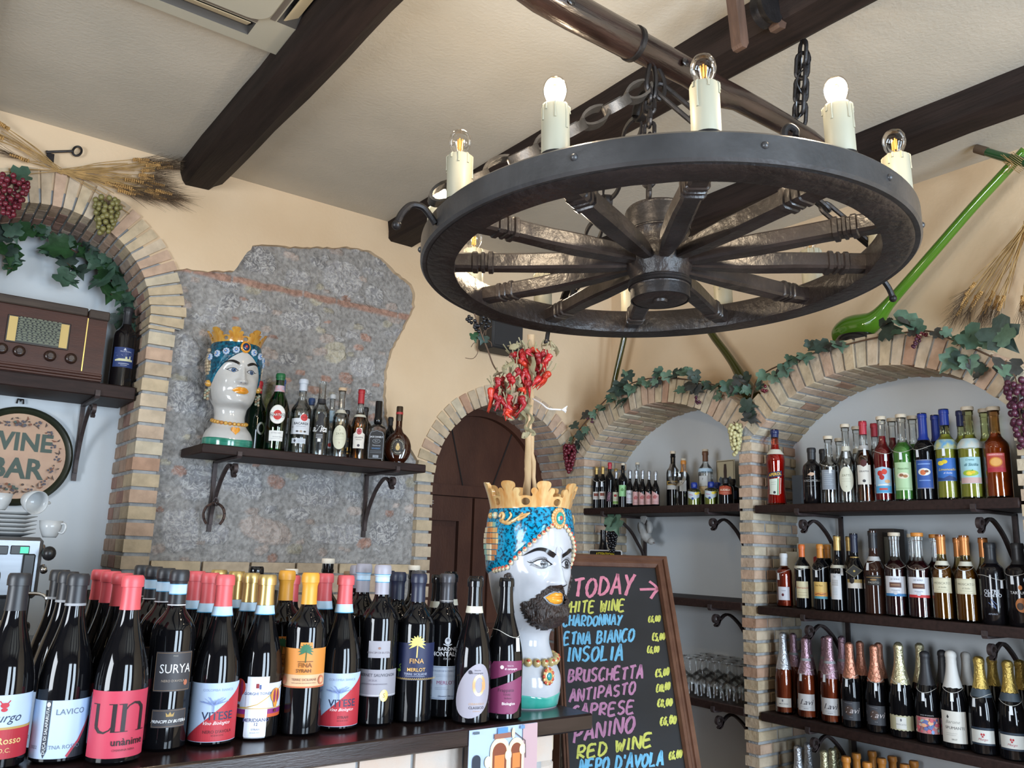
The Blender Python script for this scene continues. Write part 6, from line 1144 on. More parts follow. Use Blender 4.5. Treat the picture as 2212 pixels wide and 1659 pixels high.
# round flask of brandy
x, H = putA(*cA(1540, 658), 3.45, ZSA); vr = thing('brandy_flask', 'round dark amber VECCHIA ROMAGNA brandy flask at the shelf end', 'bottle', (x, 3.45, ZSA), face_cam(x, 3.45, 0), 'spirits on the wall shelf')
STAND.append((vr, .050)); brg = mat('brandy_glass', (.030, .007, .003), .05, spec=.6, coat=.3); mb = MB(); rows = []
for i in range(33):
    z = i / 32; zz = .004 + z * (H * .80 - .004); hw = max(.019, .062 * sqrt(max(0, 1 - ((zz - .078) / .078) ** 2))) if zz < .150 else .0150 + .012 * max(0, (.172 - zz) / .03); hw = max(hw, .034 if zz < .015 else .0140); dd = min(hw, .0285 if .02 < zz < .14 else .024); rows.append([(hw * cos(2 * pi * j / 36), dd * sin(2 * pi * j / 36), zz) for j in range(36)])
mb.grid(rows, True, 0, True, True); mb.build('glass_body', brg, vr, smooth=True, loc=1)
mb = MB(); mb.lathe([(.0150, H * .74), (.0158, H * .78), (.0158, H - .006), (.0145, H), (0, H)], 20); mb.build('capsule', mat('cap_dark_bronze', (.05, .03, .015), .3, .3), vr, smooth=True, loc=1)
mb = MB(); mb.lathe([(.0166, H * .86), (.0166, H * .90)], 20); mb.build('neck_band', mat('label_red', (.4, .03, .03), .5), vr, smooth=True, loc=1)
fw = lambda s, z, off=.0004: (s, -.0287 * sqrt(max(.05, 1 - (s / .064) ** 2)) - off - .0006, z)
P, F = fill2d(oval(0, .082, .034, .040, 32), (), .006); mb = MB(); mb.add([fw(*p) for p in P], F); lo = mb.build('label', ink('191513'), vr, smooth=2, loc=1, fix=False)
pr_ = [Rb(oval(0, .082, .032, .038, 30) + [(.032, .082)], .001, '8a6a3a'), Pg(oval(0, .082, .019, .022, 24), '3a3026'), Pg(oval(0, .078, .010, .013, 16), 'c8a868'), Pg(oval(0, .092, .006, .0065, 12), 'd8bc80')]
for word, a0, a1 in (('VECCHIA ROMAGNA', 205, -25), ('ETICHETTA NERA', 236, 304)):
    for i, ch in enumerate(word):
        a = RAD(a0 + (a1 - a0) * (i + .5) / len(word)); pr_.append(T(ch, .0255 * cos(a), .082 + .030 * sin(a), .0082 if a0 < 210 else .0058, 'd8d0b8', rot=(a - pi / 2 if a0 < 210 else a + pi / 2)))
put_prints(pr_, fw, lo)
BOXES = []
# ================================================================== LIQUEURS AND WINES IN THE LARGER NICHE
def rbot(shelf_z, u, v, xr, label, shape, R, glass, name='bottle', ck=0, grp=None, **k):
    p = onx(u, v, xr); H = p.z - shelf_z - ck; fx = k.pop('rzx', -.12); return bottle(name, label, 'bottle', (xr, p.y, shelf_z), face_cam(xr, p.y, fx), shape, R, H, glass, group=grp, cork=(ck, k.pop('corkm', CORKW)) if ck else None, **k)
X1, X2, X3 = 3.165, 3.262, 3.352
q5 = lambda u, v: (u * .2857 + 1580, v * .2857 + 660)
G1 = 'liqueurs on the top shelf'
def top(u, v, label, shape, R, glass, xr=X1, **k): return rbot(ZR[0], *q5(u, v), xr, label, shape, R, glass, name='liqueur_bottle', grp=G1, **k)
CBL, CNV = mat('cap_royal_blue', (.012, .035, .26), .32), mat('cap_deep_blue', (.012, .020, .09), .35); CRD = mat('foil_crimson', (.42, .025, .045), .35)
top(325, 940, 'red APEROL bottle, first on the top shelf beside the brick pillar', 'aperol', .043, thin('aperol_glass', (.85, .35, .25)), cap=(.035, CNV), liquid=(mat('aperol', (.40, .022, .012), .1, spec=.5), .80), bands=[(.225, .248, mat('tax_strip_white', (0, 0, 0)))], labels=[Lb([(-.036, .118), (.036, .127), (.036, .152), (-.036, .143)], '1e2648', [T('APEROL', 0, .135, .0185, 'e8b83c', rot=.12, bold=.02)]), Lb([(-.030, .048), (.016, .044), (.026, .052), (.032, .120), (-.032, .114)], 'cfd6c8', [Pg([(.016, .045), (.023, .050), (.029, .119), (.020, .118)], 'c8402c'), Pg([(.008, .045), (.014, .045), (.018, .118), (.012, .117)], '5a8a5a'), Pg(oval(-.004, .056, .006, .006), '2a2a30'), Rb([(-.022, .10), (.006, .102)], .001, '8a9088'), Rb([(-.022, .09), (.004, .092)], .001, '8a9088')])])
def giftbox(label, u0, v0, u1, zb, xr, col, th=.07, pic=None, top_=None):
    a = onx(u0, v0, xr); b = onx(u1, v0, xr); y0, y1 = sorted((a.y, b.y)); root = thing('gift_box', label, 'box', (xr, (y0 + y1) / 2, zb)); BOXES.append((xr, xr + th, y0, y1, zb)); mb = MB(); mb.box((xr, y0, zb), (xr + th, y1, a.z), 0, .001); bo_ = mb.build('carton', col, root)
    if pic: put_prints([Pg([((y1 + y0) / 2 * 0 + s * (y1 - y0), zb + t * (a.z - zb)) for s, t in pl], c) for pl, c in pic], lambda s, z, off: (xr - off - .0004, (y0 + y1) / 2 - s, z), bo_).matrix_parent_inverse = root.matrix_world.inverted()
    return root
giftbox('slate grey gift box with bottle drawing beside the APEROL bottle', *q5(455, 1285), q5(575, 0)[0], ZR[0], X2 - .02, mat('slate_card', (.085, .10, .12), .7), .06, [([(.06, .1), (.06, .45), (.12, .55), (.13, .85), (.19, .85), (.20, .55), (.27, .45), (.27, .1)], '5c6a78')])
roc = [T('ROSCAPPERO', 0, .098, .0120, 'a8a8a8', bold=.01), Pg([(-.016, .124), (-.002, .134), (.012, .132), (.016, .124), (.002, .118)], 'c8a890'), Rb([(-.024, .112), (.02, .112)], .0006, '909090'), Rb([(-.02, .076), (.02, .076)], .0006, '808080')]
rcp = top(630, 1076, 'matte black ROSCAPPERO bottle beside the grey gift box', 'squat', .039, GB, cap=(.05, C_BLK), labels=[Lb(None, None, roc, True)])
top(712, 1086, 'matte black bottle standing behind the ROSCAPPERO bottle', 'squat', .037, GB, xr=X2, cap=(.05, C_BLK))
CORKC = mat('cream_cork', (.62, .54, .42), .7)
glab = lambda: [Lb(rc(.060, .058, .140), '8a929c', [Rb([(-.02, .128 - .008 * i), (.02 - .006 * (i % 3), .128 - .008 * i)], .0012, 'b8c0c8') for i in range(7)])]
top(757, 985, 'clear bottle with grey printed label and pale stopper', 'cylinder', .038, CLEAR, ck=.014, corkm=CORKC, liquid=(thin('clear_spirit', (0, 0, 0)), .6), labels=glab(), tagz=(.62, .2))
top(812, 1005, 'clear bottle with pale stopper behind the grey labelled one', 'cylinder', .037, CLEAR, xr=X2, ck=.014, corkm=CORKC)
ol = [Lb(oval(0, .096, .030, .052, 28), 'd4d3bf', [T('ZATTI', 0, .112, .012, '6a6a50'), Rb([(-.018, .098), (.018, .098)], .0006, '8a8a70'), Rb([(-.018, .088), (.018, .088)], .0006, '8a8a70'), T('Y', 0, .066, .008, '8a8a70')])]
top(885, 895, 'clear slim grappa bottle with cream oval label on the top niche shelf', 'slim', .0375, CLEAR, ck=.014, corkm=CORKC, bands=[(.215, .235, MATS['cream_paper'])], liquid=(thin('clear_spirit', (0, 0, 0)), .6), labels=ol, tagz=(.72, .1))
top(940, 915, 'clear slim bottle behind the cream oval labelled one', 'slim', .036, CLEAR, xr=X2, ck=.014, corkm=CORKC, bands=[(.215, .235, MATS['cream_paper'])])
top(1025, 872, 'amber grappa bottle with crimson capsule and white label on the top niche shelf', 'slim', .037, CLEAR, cap=(.055, CRD), bands=[(.212, .232, mat('silver_band', (.55, .55, .55), .4, .3))], liquid=(thin('grappa_amber', (.55, .26, .11)), .68), labels=[Lb([(-.027, .072), (.027, .072), (.027, .150), (.012, .150), (0, .142), (-.012, .150), (-.027, .150)], 'd6d2c8', [Pg(oval(0, .158, .012, .014), '4a1418'), T('GRAPPA', 0, .124, .0105, '4a4a50'), Pg(oval(0, .086, .006, .006), '34343a')])], tagz=(.70, .2))
top(1088, 892, 'amber bottle with crimson capsule behind the first crimson one', 'slim', .036, CLEAR, xr=X2, cap=(.055, CRD), liquid=(thin('grappa_amber', (0, 0, 0)), .68))
REDL = mat('red_liqueur', (.20, .006, .010), .1)
top(1146, 838, 'red cherry liqueur bottle with cork and pale blue label', 'cylinder', .038, CLEAR, ck=.014, corkm=CORKC, liquid=(REDL, .80), labels=[Lb([(-.032, .034), (.032, .034), (.034, .130), (.020, .134), (0, .138), (-.032, .132)], '9fc0d6', [Pg(rc(.06, .036, .062), '4a9ac8'), Pg(oval(-.010, .112, .010, .011), 'b82a24'), Pg(oval(.006, .118, .010, .011), 'c83a2c'), Pg(oval(-.004, .096, .009, .010), 'a82020'), Pg(oval(.016, .080, .010, .007), 'd8a878'), Rb([(-.02, .066), (.02, .068)], .004, 'e0e0d8'), Pg(rc(.03, .046, .054), 'c04a40')])], tagz=(.62, .35))
top(1208, 853, 'red liqueur bottle with cork behind the cherry one', 'cylinder', .036, CLEAR, xr=X2, ck=.014, corkm=CORKC, liquid=(REDL, .80))
GRL = thin('green_liqueur_glass', (.50, .78, .42))
top(1284, 823, 'green pistachio liqueur bottle with clear neck and pale green label', 'cylinder', .040, CLEAR, ck=.014, corkm=CORKC, liquid=(mat('green_liqueur', (.09, .30, .05), .15), .70), labels=[Lb(rc(.064, .042, .150), 'a9c79c', [Pg(oval(0, .098, .022, .012), 'd8cfb8'), Pg(oval(-.006, .100, .008, .006), '8a5a3a'), Pg(oval(.008, .096, .008, .006), '9a6a40'), T('Pistacchio', 0, .125, .010, '4a6a3a', shear=.4), Rb([(-.028, .05), (.028, .05)], .001, '6a8a50')])], tagz=(.62, -.1))
top(1363, 836, 'green liqueur bottle with clear neck behind the pale green labelled one', 'cylinder', .038, CLEAR, xr=X2, ck=.014, corkm=CORKC, liquid=(mat('green_liqueur', (0, 0, 0)), .70))
top(1455, 815, 'dark liqueur bottle with royal blue capsule and blue peach label', 'cylinder', .0385, GD, cap=(.105, CBL), labels=[Lb(rc(.064, .045, .155), '28509a', [Rb([(-.031, .047), (.031, .047), (.031, .153), (-.031, .153), (-.031, .047)], .001, 'c8b070'), Pg(oval(0, .108, .022, .014), 'd8d8d0'), Pg(oval(-.004, .106, .010, .010), 'c8683a'), Pg(oval(.008, .110, .007, .005), '7a4a30'), Rb([(-.022, .138), (.022, .138)], .004, '7a9ad0'), Rb([(-.02, .076), (.02, .076)], .003, '7a9ad0')])], tagz=(.62, -.5))
top(1535, 830, 'dark bottle with royal blue capsule behind the peach labelled one', 'cylinder', .037, GD, xr=X2, cap=(.105, CBL))
top(1578, 848, 'dark bottle with royal blue capsule, third back behind the peach labelled one', 'cylinder', .035, GD, xr=X3, cap=(.105, CBL))
LIM = mat('limoncello', (.42, .42, .10), .2, spec=.4); CITG = thin('citrus_glass', (.85, .88, .62))
def lemon(x, z, k=1): return [Pg(oval(x, z, .010 * k, .007 * k), 'e8d040'), Pg(oval(x + .012 * k, z + .004 * k, .008 * k, .006 * k), 'd8bc30'), Pg([(x + .004 * k, z + .008 * k), (x + .012 * k, z + .014 * k), (x + .014 * k, z + .009 * k)], '5a9a40')]
top(1612, 784, 'yellow limoncello bottle with royal blue cap and blue lemon label', 'cylinder', .040, CITG, cap=(.062, CBL), bands=[(.188, .226, mat('blue_band', (.06, .30, .62), .5, col2=(.55, .55, .2), scale=50))], liquid=(LIM, .72), labels=[Lb([(-.036, .070), (.036, .070), (.036, .155), (-.036, .155)], '2c66b4', [*lemon(-.018, .136, 1.2), T('Limoncello', .002, .112, .0135, 'e8cc50', shear=.4), T('di Sicilia', .004, .099, .009, 'd8dce8', shear=.4), Pg([(-.034, .072), (.034, .072), (.030, .082), (.010, .090), (-.010, .080), (-.034, .084)], '1c3a70')])], tagz=(.60, -.1))
top(1728, 797, 'yellow bottle with deep blue cap behind the two lemon labelled bottles', 'cylinder', .038, CITG, xr=X2, cap=(.06, CNV), liquid=(LIM, .72), bands=[(.19, .22, mat('blue_band', (0, 0, 0)))])
top(1790, 766, 'yellow crema bottle with cork and pale blue and pink lemon label', 'cylinder', .042, CITG, ck=.014, corkm=CORKC, bands=[(.185, .222, mat('pale_band', (.42, .60, .66), .5, col2=(.62, .62, .55), scale=50))], liquid=(LIM, .72), labels=[Lb(rc(.074, .056, .152), '9fcbd2', [Pg(rc(.072, .057, .078), 'c8a8a4'), Pg(oval(0, .094, .026, .011), '9ab83a'), *lemon(-.004, .093, 1.0), T('Crema', 0, .142, .010, '3a7a80', shear=.3), T('di Sicilia', .003, .124, .0145, '2a6a78', shear=.3, bold=.01)])], tagz=(.60, .1))
top(1903, 782, 'yellow bottle with cork behind the crema and the orange bottle', 'cylinder', .036, CITG, xr=X2, ck=.014, corkm=CORKC, liquid=(LIM, .7), bands=[(.19, .22, mat('pale_band', (0, 0, 0)))])
top(1975, 768, 'orange arancello bottle with pink and orange slice label, last on the top shelf', 'cylinder', .043, thin('orange_glass', (.85, .58, .35)), ck=.014, corkm=CORKC, liquid=(mat('arancello', (.36, .10, .012), .2, spec=.4), .74), labels=[Lb(rc(.060, .092, .160), 'b8483c', [Rb([(-.028, .154), (.028, .154)], .008, 'd86a70'), T('ARANCELLO', 0, .154, .0078, 'f0d8d0'), Pg(oval(0, .128, .021, .017), 'd88a30'), Pg(oval(0, .128, .017, .0135), 'e8b060'), Pg(rc(.060, .094, .108), 'b02a3a')])])
# second shelf: dessert wines
q6 = lambda u, v: (u * .2676 + 1620, v * .2676 + 1080); G2 = 'dessert wines on the second shelf'
def mid(u, v, label, shape, R, glass, xr=X1, **k): return rbot(ZR[1], *q6(u, v), xr, label, shape, R, glass, name='dessert_wine_bottle', grp=G2, **k)
COR = mat('cap_copper', (.55, .21, .06), .36, .45); CGO = mat('cap_old_gold', (.50, .34, .12), .36, .6); COG = mat('cap_burnt_orange', (.62, .24, .04), .4)
cream = 'd2c8a4'
card = mat('cream_card', (.52, .47, .36), .7); giftbox('cream gift box behind the rose wine bottle', *q6(232, 415), q6(378, 0)[0], ZR[1], X2 + .06, card, .06); giftbox('cream gift box with red corner behind the cream labelled bottle', *q6(378, 350), q6(655, 0)[0], ZR[1], X2 + .07, card, .06, [([(-.02, .55), (.14, .50), (.20, .62), (.05, .80), (-.02, .78)], 'a82a2c')])
mid(270, 432, 'small rose wine bottle with white cap, first on the second shelf', 'squat', .034, thin('rose_glass', (.85, .55, .45)), cap=(.052, WHT), liquid=(mat('rose_wine', (.36, .085, .05), .12), .70), labels=[Lb(rc(.050, .030, .085), 'cdcdd6', [Pg(oval(-.004, .052, .005, .006), '5a1a2a'), T('rosato', 0, .070, .007, '6a6a78')])], tagz=(.70, -.6))
sk = mid(415, 360, 'dark half bottle with orange capsule and cream label with red script', 'bordeaux', .032, GD, cap=(.052, mat('cap_bright_orange', (.66, .15, .03), .4)), bands=[(.165, .176, MATS['cream_paper'])], labels=[Lb(rc(.052, .044, .112), cream, [T('Sherazade', 0, .086, .0125, 'a03028', shear=.3), Rb([(-.02, .066), (.02, .066)], .001, '8a7a5a'), Rb([(-.02, .056), (.02, .056)], .001, '8a7a5a')])], tagz=(.66, -.2))
br = mid(562, 358, 'dark half bottle with burnt orange capsule and sunset label', 'bordeaux', .033, GD, cap=(.056, COG), labels=[Lb(rc(.058, .046, .114), 'd8b468', [Pg(rc(.058, .046, .056), '5a98a8'), Pg(rc(.058, .056, .072), 'd89a50'), Rb([(-.024, .062), (-.01, .066), (.004, .063), (.02, .067)], .003, '8a4a38'), T('Ben Rye', -.006, .099, .009, '8a6a38')])], tagz=(.66, -.4))
mid(622, 362, 'dark half bottle with burnt orange capsule behind the sunset labelled one', 'bordeaux', .032, GD, xr=X2, cap=(.056, COG), labels=[Lb(rc(.05, .05, .11), 'b87a4a', ())])
mid(678, 366, 'dark half bottle with burnt orange capsule, third back behind the sunset label', 'bordeaux', .032, GD, xr=X3, cap=(.056, COG))
ng = mid(732, 288, 'dark bottle with gold capsule and tall white label of fine print', 'slim', .034, GD, cap=(.060, CGO), bands=[(.172, .184, MATS['cream_paper'])], labels=[Lb(rc(.042, .048, .150, -.010), 'd0d2d6', [T('N', -.012, .138, .012, '7a7a84')] + [Rb([(-.024, .124 - .004 * i), (.002, .124 - .004 * i)], .0016, '9a948c') for i in range(6)] + [Rb([(-.02, .092 - .006 * i), (-.002, .092 - .006 * i)], .001, '9ab0bc') for i in range(5)])], tagz=(.62, .5))
mid(797, 294, 'dark bottle with dull gold capsule behind the fine print labelled one', 'slim', .033, GD, xr=X2, cap=(.060, CGO), bands=[(.172, .184, MATS['cream_paper'])])
kb = mid(868, 272, 'dark slim bottle with navy capsule and black diamond card hung on its neck', 'slim', .036, GD, cap=(.075, C_NAVY), bands=[(.215, .219, CGO)], labels=[Lb(rc(.060, .096, .118), 'ccc8c0', ()), Lb(rc(.062, .117, .131), 'a08850', [Pg(oval(-.010, .126, .010, .012), '1a1416')]), ])
put = [Pg([(0, .190), (.034, .166), (.002, .136), (-.032, .160)], '1c1e1e'), Rb([(0, .187), (.031, .166), (.002, .139), (-.029, .160), (0, .187)], .0008, '8a7a4a'), Pg(oval(.002, .163, .004, .004), 'b09a50')]; o = put_prints(put, lambda s, z, off: (s, -.041 - off - (.164 - z) * .15, z), kb, 'neck_card')
giftbox('tall dark brown gift box behind the amber bottles of the second shelf', *q6(958, 232), q6(1160, 0)[0], ZR[1], X2 + .04, mat('brown_card', (.035, .026, .022), .6), .08, [([(.05, .1), (.05, .96), (.40, .94), (.40, .1)], '0c0a0a'), ([(.10, .30), (.10, .9), (.28, .9), (.28, .3)], '5a584e')])
ps = mid(1033, 250, 'dark amber bottle with black capsule and black seal label', 'slim', .041, mat('amber_dark_glass', (.030, .012, .008), .06, spec=.5), cap=(.068, C_BLK), bands=[(.205, .222, mat('strip_grey', (.45, .45, .45), .5))], labels=[Lb(rc(.06, .112, .150), '17120f', [Rb([(-.028, .142), (.028, .142)], .002, '9a7a4a'), T('PASSITO', 0, .122, .011, 'a8a8a0'), Pg(oval(0, .133, .012, .004), '8a6a40')])], tagz=(.66, -.5))
RW = mat('ruby_wine', (.030, .006, .008), .08)
for u, v, ub, vb, strip, word in ((1217, 263, 1310, 274, '3a7ab0', 'blue'), (1402, 265, 1488, 278, 'b82c30', 'red')):
    mid(u, v, 'ruby wine bottle with clear neck and white label edged in %s' % word, 'cylinder', .043, CLEAR, ck=.014, corkm=CORKC if word == 'blue' else COG, liquid=(RW, .70), labels=[Lb(rc(.080, .076, .150), 'cdd0d8', [Pg(rc(.080, .076, .086), strip), Pg(oval(0, .090, .008, .008), 'b8bcc4'), Pg(rc(.042, .108, .127), '5a3a30'), Rb([(-.016, .118), (.016, .118)], .005, '8a6a50'), T('LE SOLE', 0, .139, .009, '5a6a7a'), T('MOSCATO', 0, .098, .006, '6a7a8a')])], tagz=(.64, .0))
    mid(ub, vb, 'ruby wine bottle with clear neck behind the %s edged label' % word, 'cylinder', .040, CLEAR, xr=X2 + .01, ck=.014, corkm=CORKC if word == 'blue' else COG, liquid=(RW, .70))
AMB = mat('amber_wine', (.16, .075, .012), .10)
for u, v, ub, vb, wd in ((1600, 282, 1672, 306, 'nearer the ruby bottles'), (1766, 288, 1876, 306, 'nearer the black bottle')):
    mid(u, v, 'amber bottle with copper capsule and cream MOSCATO label, %s' % wd, 'slim', .040, thin('amber_glass', (.80, .68, .40)), cap=(.070, COR), bands=[(.196, .212, MATS['cream_paper'])], liquid=(AMB, .62), labels=[Lb(rc(.066, .098, .152), 'cbc6ac', [Rb([(-.031, .101), (.031, .101), (.031, .149), (-.031, .149), (-.031, .101)], .0007, '9a8a50'), T('MOSCATO', 0, .132, .0115, '7a7a68'), T('di Sicilia', 0, .118, .008, '8a8a78', shear=.3), Rb([(-.02, .109), (.02, .109)], .001, '9a9a80')])], tagz=(.64, -.05))
    mid(ub, vb, 'amber bottle with copper capsule behind the MOSCATO label, %s' % wd, 'slim', .038, thin('amber_glass', (0, 0, 0)), xr=X2 + .01, cap=(.070, COR), liquid=(AMB, .62))
mid(1978, 346, 'glossy black OLTRE CENTO bottle', 'squat', .042, GB, cap=(.072, C_BLK), labels=[Lb(None, None, [T('OLTRE', 0, .112, .0165, 'c0c4cc', bold=.02), T('CENTO', .004, .099, .0165, 'c0c4cc', bold=.02), T('AMARO', 0, .036, .008, '9098a8'), Rb([(-.012, .075), (.010, .055), (-.004, .088), (.014, .068)], .0015, '6078a8')], True)], tagz=(.60, .8))
mid(2165, 350, 'black bottle with orange figure, last on the second shelf', 'squat', .044, GB, cap=(.072, C_BLK), labels=[Lb(None, None, [T('TARTUFO', 0, .112, .013, 'c0c0c0', bold=.02), Pg(oval(.006, .072, .020, .024), 'a8642c'), Pg(oval(.004, .13, .006, .008), 'c8742c'), Pg(oval(.0, .068, .010, .012), '3a2414')], True)], tagz=(.66, -.4))
# third shelf: sparkling wines
q7 = lambda u, v: (u * .2676 + 1620, v * .2676 + 1340); G3 = 'sparkling wines on the third shelf'
def low(u, v, label, R, glass, foilm, fz, xr=X1, shape='champagne', **k): return rbot(ZR[2], *q7(u, v), xr, label, shape, R, glass, name='sparkling_wine_bottle', grp=G3, foil=(foilm, fz), **k)
FS, FP, FC, FPG, FG, FB, FW = [mat(n, c, .28, .8, bump=.5, bscale=120) for n, c in (('foil_silver', (.50, .52, .56)), ('foil_pink', (.42, .27, .33)), ('foil_copper', (.62, .28, .19)), ('foil_pale_gold', (.60, .56, .36)), ('foil_gold', (.58, .42, .12)), ('foil_black', (.02, .02, .024)), ('foil_white', (.62, .62, .60)))]
FW = mat('foil_matte_white', (.60, .60, .58), .5); FB = mat('foil_matte_black', (.018, .018, .022), .5)
ROS = thin('pink_glass', (.85, .60, .50)); ROW = mat('sparkling_rose', (.30, .10, .045), .12); TC = flat((.30, .31, .33))
low(262, 96, 'slim sparkling rose bottle with silver foil, first on the third shelf', .038, ROS, FS, .180, liquid=(ROW, .72), labels=[Lb(rc(.066, .030, .066), 'c9c4bc', [Pg(oval(-.004, .056, .003, .005), '6a6a70'), T('BRUT ROSE', 0, .043, .007, '5a5a60')])])
lav = lambda c='2a2230': [T('Lavì', 0, .066, .030, c, shear=.35, stretch=1.1), Rb([(-.02, .048), (.02, .048)], .0007, '8a8a90'), T('spumante', 0, .042, .005, '6a6a70')]
low(443, 136, 'sparkling rose bottle with pink foil and white Lavi label, beside the silver foil one', .040, ROS, FP, .172, liquid=(ROW, .72), bands=[(.226, .236, TC)], labels=[Lb(rc(.074, .034, .098), 'c8c6c6', lav())], tagz=(.60, -.5))
low(632, 122, 'sparkling rose bottle with pink foil and white Lavi label, beside the copper foils', .040, ROS, FP, .172, liquid=(ROW, .72), bands=[(.228, .238, TC)], labels=[Lb(rc(.074, .034, .098), 'c8c6c6', lav())], tagz=(.60, -.5))
for u, v, w_ in ((390, 108, 'left of the first Lavi bottle'), (555, 128, 'between the two Lavi bottles'), (745, 146, 'behind the first copper foil'), (833, 136, 'between the two copper foils')): low(u, v, 'pink foiled bottle standing in the rear row, %s' % w_, .038, ROS, FP, .18, xr=X2 + .02, bands=[(.228, .238, TC)], liquid=(ROW, .7))
lavb = [Pg(oval(-.006, .066, .016, .018), '4a3a34'), T('Lavì', .004, .066, .030, 'c8c0c0', shear=.35, stretch=1.1), Rb([(-.024, .094), (.006, .092)], .0008, '98989c'), T('brut', 0, .042, .006, '98989c')]
low(798, 178, 'dark sparkling bottle with copper foil and charcoal Lavi label, nearer the pink foils', .040, GD, FC, .185, labels=[Lb(rc(.074, .030, .100), '3a3c42', lavb)], tagz=(.62, -.3))
low(998, 198, 'dark sparkling bottle with copper foil and charcoal Lavi label, nearer the pale gold foil', .040, GD, FC, .185, labels=[Lb(rc(.074, .030, .100), '3a3c42', lavb)], tagz=(.62, .1))
for u, v, w_ in ((910, 170, 'between the two charcoal labels'), (1122, 190, 'before the pale gold foil')): low(u, v, 'dark bottle with copper foil in the rear row, %s' % w_, .038, GD, FC, .185, xr=X2 + .02)
low(1195, 186, 'dark sparkling bottle with pale gold foil and torn edged cream label', .044, GD, FPG, .190, labels=[Lb([(-.050 + .1 * i / 14, .028 + .003 * (i % 2)) for i in range(15)] + [(.050 - .1 * i / 14, .080 + .003 * (i % 2)) for i in range(15)], 'b9b596', [Pg(rc(.036, .034, .076), 'd2d2cc'), T('MOSCATO', 0, .050, .007, '5a5a60'), Pg(oval(0, .066, .003, .005), '6a6a70')])], tagz=(.63, .0))
for u, v, w_ in ((1302, 188, 'before the colourful label'), (1404, 188, 'behind the black foil')): low(u, v, 'dark bottle with pale gold foil in the rear row, %s' % w_, .040, GD, FPG, .19, xr=X2 + .02)
rr = random.Random(2); colr = [('p', oval(rr.uniform(-.036, .036), rr.uniform(.042, .086), rr.uniform(.004, .009), rr.uniform(.004, .008), 9), rr.choice(('c8606a', '7a9ac8', 'd8a080', 'b85060', '9ac0c0', 'c8b0a8', '5a6aa0'))) for _ in range(46)]
low(1417, 250, 'dark sparkling bottle with matte black foil and colourful patterned label', .044, GD, FB, .20, labels=[Lb(rc(.088, .036, .092), 'b88080', colr), Lb(None, None, [T('ottosoli', .0, .235, .014, 'b0b0b4', rot=pi / 2), T('VINO SPUMANTE', 0, .098, .006, 'a0a0a4')], True)], tagz=(.60, -.2))
low(1548, 240, 'dark bottle with black foil in the rear row beside the white foil', .040, GD, FB, .20, xr=X2 + .02)
low(1640, 246, 'dark sparkling bottle with white foil and tall white SPUMANTE label', .047, GD, FW, .205, labels=[Lb(rc(.090, .022, .128), 'c9c6be', [Pg([(-.022, .108), (-.018, .116), (-.014, .108), (-.018, .102)], '2a2a2e'), T('Barone', -.004, .092, .016, '8a8a84', shear=.4), T('SPUMANTE', .004, .072, .0130, '4a4a4c'), Rb([(-.026, .054), (.01, .054)], .001, '9a9a94'), Rb([(-.026, .048), (.006, .048)], .001, '9a9a94'), T('BRUT', 0, .034, .007, '6a6a66')]), Lb(None, None, [T('Barone', .0, .235, .011, '8a8a88', rot=pi / 2, shear=.3)], True)], tagz=(.62, .0))
low(1737, 256, 'dark bottle with white foil in the rear row behind the SPUMANTE bottle', .042, GD, FW, .205, xr=X2 + .02)
mur = lambda: [Lb(rc(.078, .040, .082), 'c8c9c4', [Pg(oval(-.003, .068, .003, .004), 'a82a34'), Pg(oval(.004, .068, .003, .004), 'a82a34'), Pg(oval(.0, .061, .003, .003), 'a82a34'), T('Murgo', 0, .052, .011, 'a85a60', shear=.4)]), Lb(rc(.080, .034, .0395), '1a2a3a', ()), Lb(rc(.08, .083, .090), '1a2a3a', ())]
low(1855, 292, 'dark sparkling bottle with gold foil and Murgo label, beside the SPUMANTE bottle', .045, GD, FG, .215, bands=[(.188, .214, mat('collar_slate', (.05, .07, .09), .5))], labels=mur(), tagz=(.62, -.5))
low(2075, 322, 'dark sparkling bottle with gold foil and Murgo label, last on the third shelf', .045, GD, FG, .215, bands=[(.188, .214, mat('collar_slate', (0, 0, 0)))], labels=mur(), tagz=(.60, .1))
for u, v, w_ in ((1948, 290, 'between the two Murgo bottles'), (2172, 318, 'at the far end')): low(u, v, 'dark bottle with gold foil in the rear row, %s' % w_, .042, GD, FG, .215, xr=X2 + .02)
# lowest shelf: only the tops show
def low4(u, v, label, xr=X1, foilm=None, capm=None, shape='champagne', R=.038):
    p = onx(*q7(u, v), xr); bottle('wine_bottle', label, 'bottle', (xr, p.y, ZR[3]), 0, shape, R, p.z - ZR[3], GD, cap=(.06, capm) if capm else None, foil=(foilm, .19) if foilm else None, group='bottles on the lowest shelf')
for u, v, xr, f, w_ in ((385, 1010, X1, FS, 'silver foiled bottle top nearest the pillar on the lowest shelf'), (465, 985, X2, FS, 'silver foiled bottle top second from the pillar on the lowest shelf'), (596, 1048, X1, FPG, 'pale gold foiled bottle top in front on the lowest shelf'), (662, 1032, X2, FPG, 'pale gold foiled bottle top in the middle on the lowest shelf'), (705, 1012, X3, FPG, 'pale gold foiled bottle top at the back of the lowest shelf')): low4(u, v, w_, xr, f)
for u, v, xr, w_ in ((775, 1100, X1, 'first in front'), (857, 1072, X2, 'first in the middle row'), (985, 1055, X3, 'first at the back'), (945, 1145, X1, 'second in front'), (1062, 1112, X2, 'second in the middle row'), (1147, 1096, X3, 'second at the back'), (1248, 1160, X2, 'third in the middle row'), (1322, 1134, X3, 'third at the back')): low4(u, v, 'copper capsule of a bottle on the lowest shelf, ' + w_, xr, None, COG, 'bordeaux')
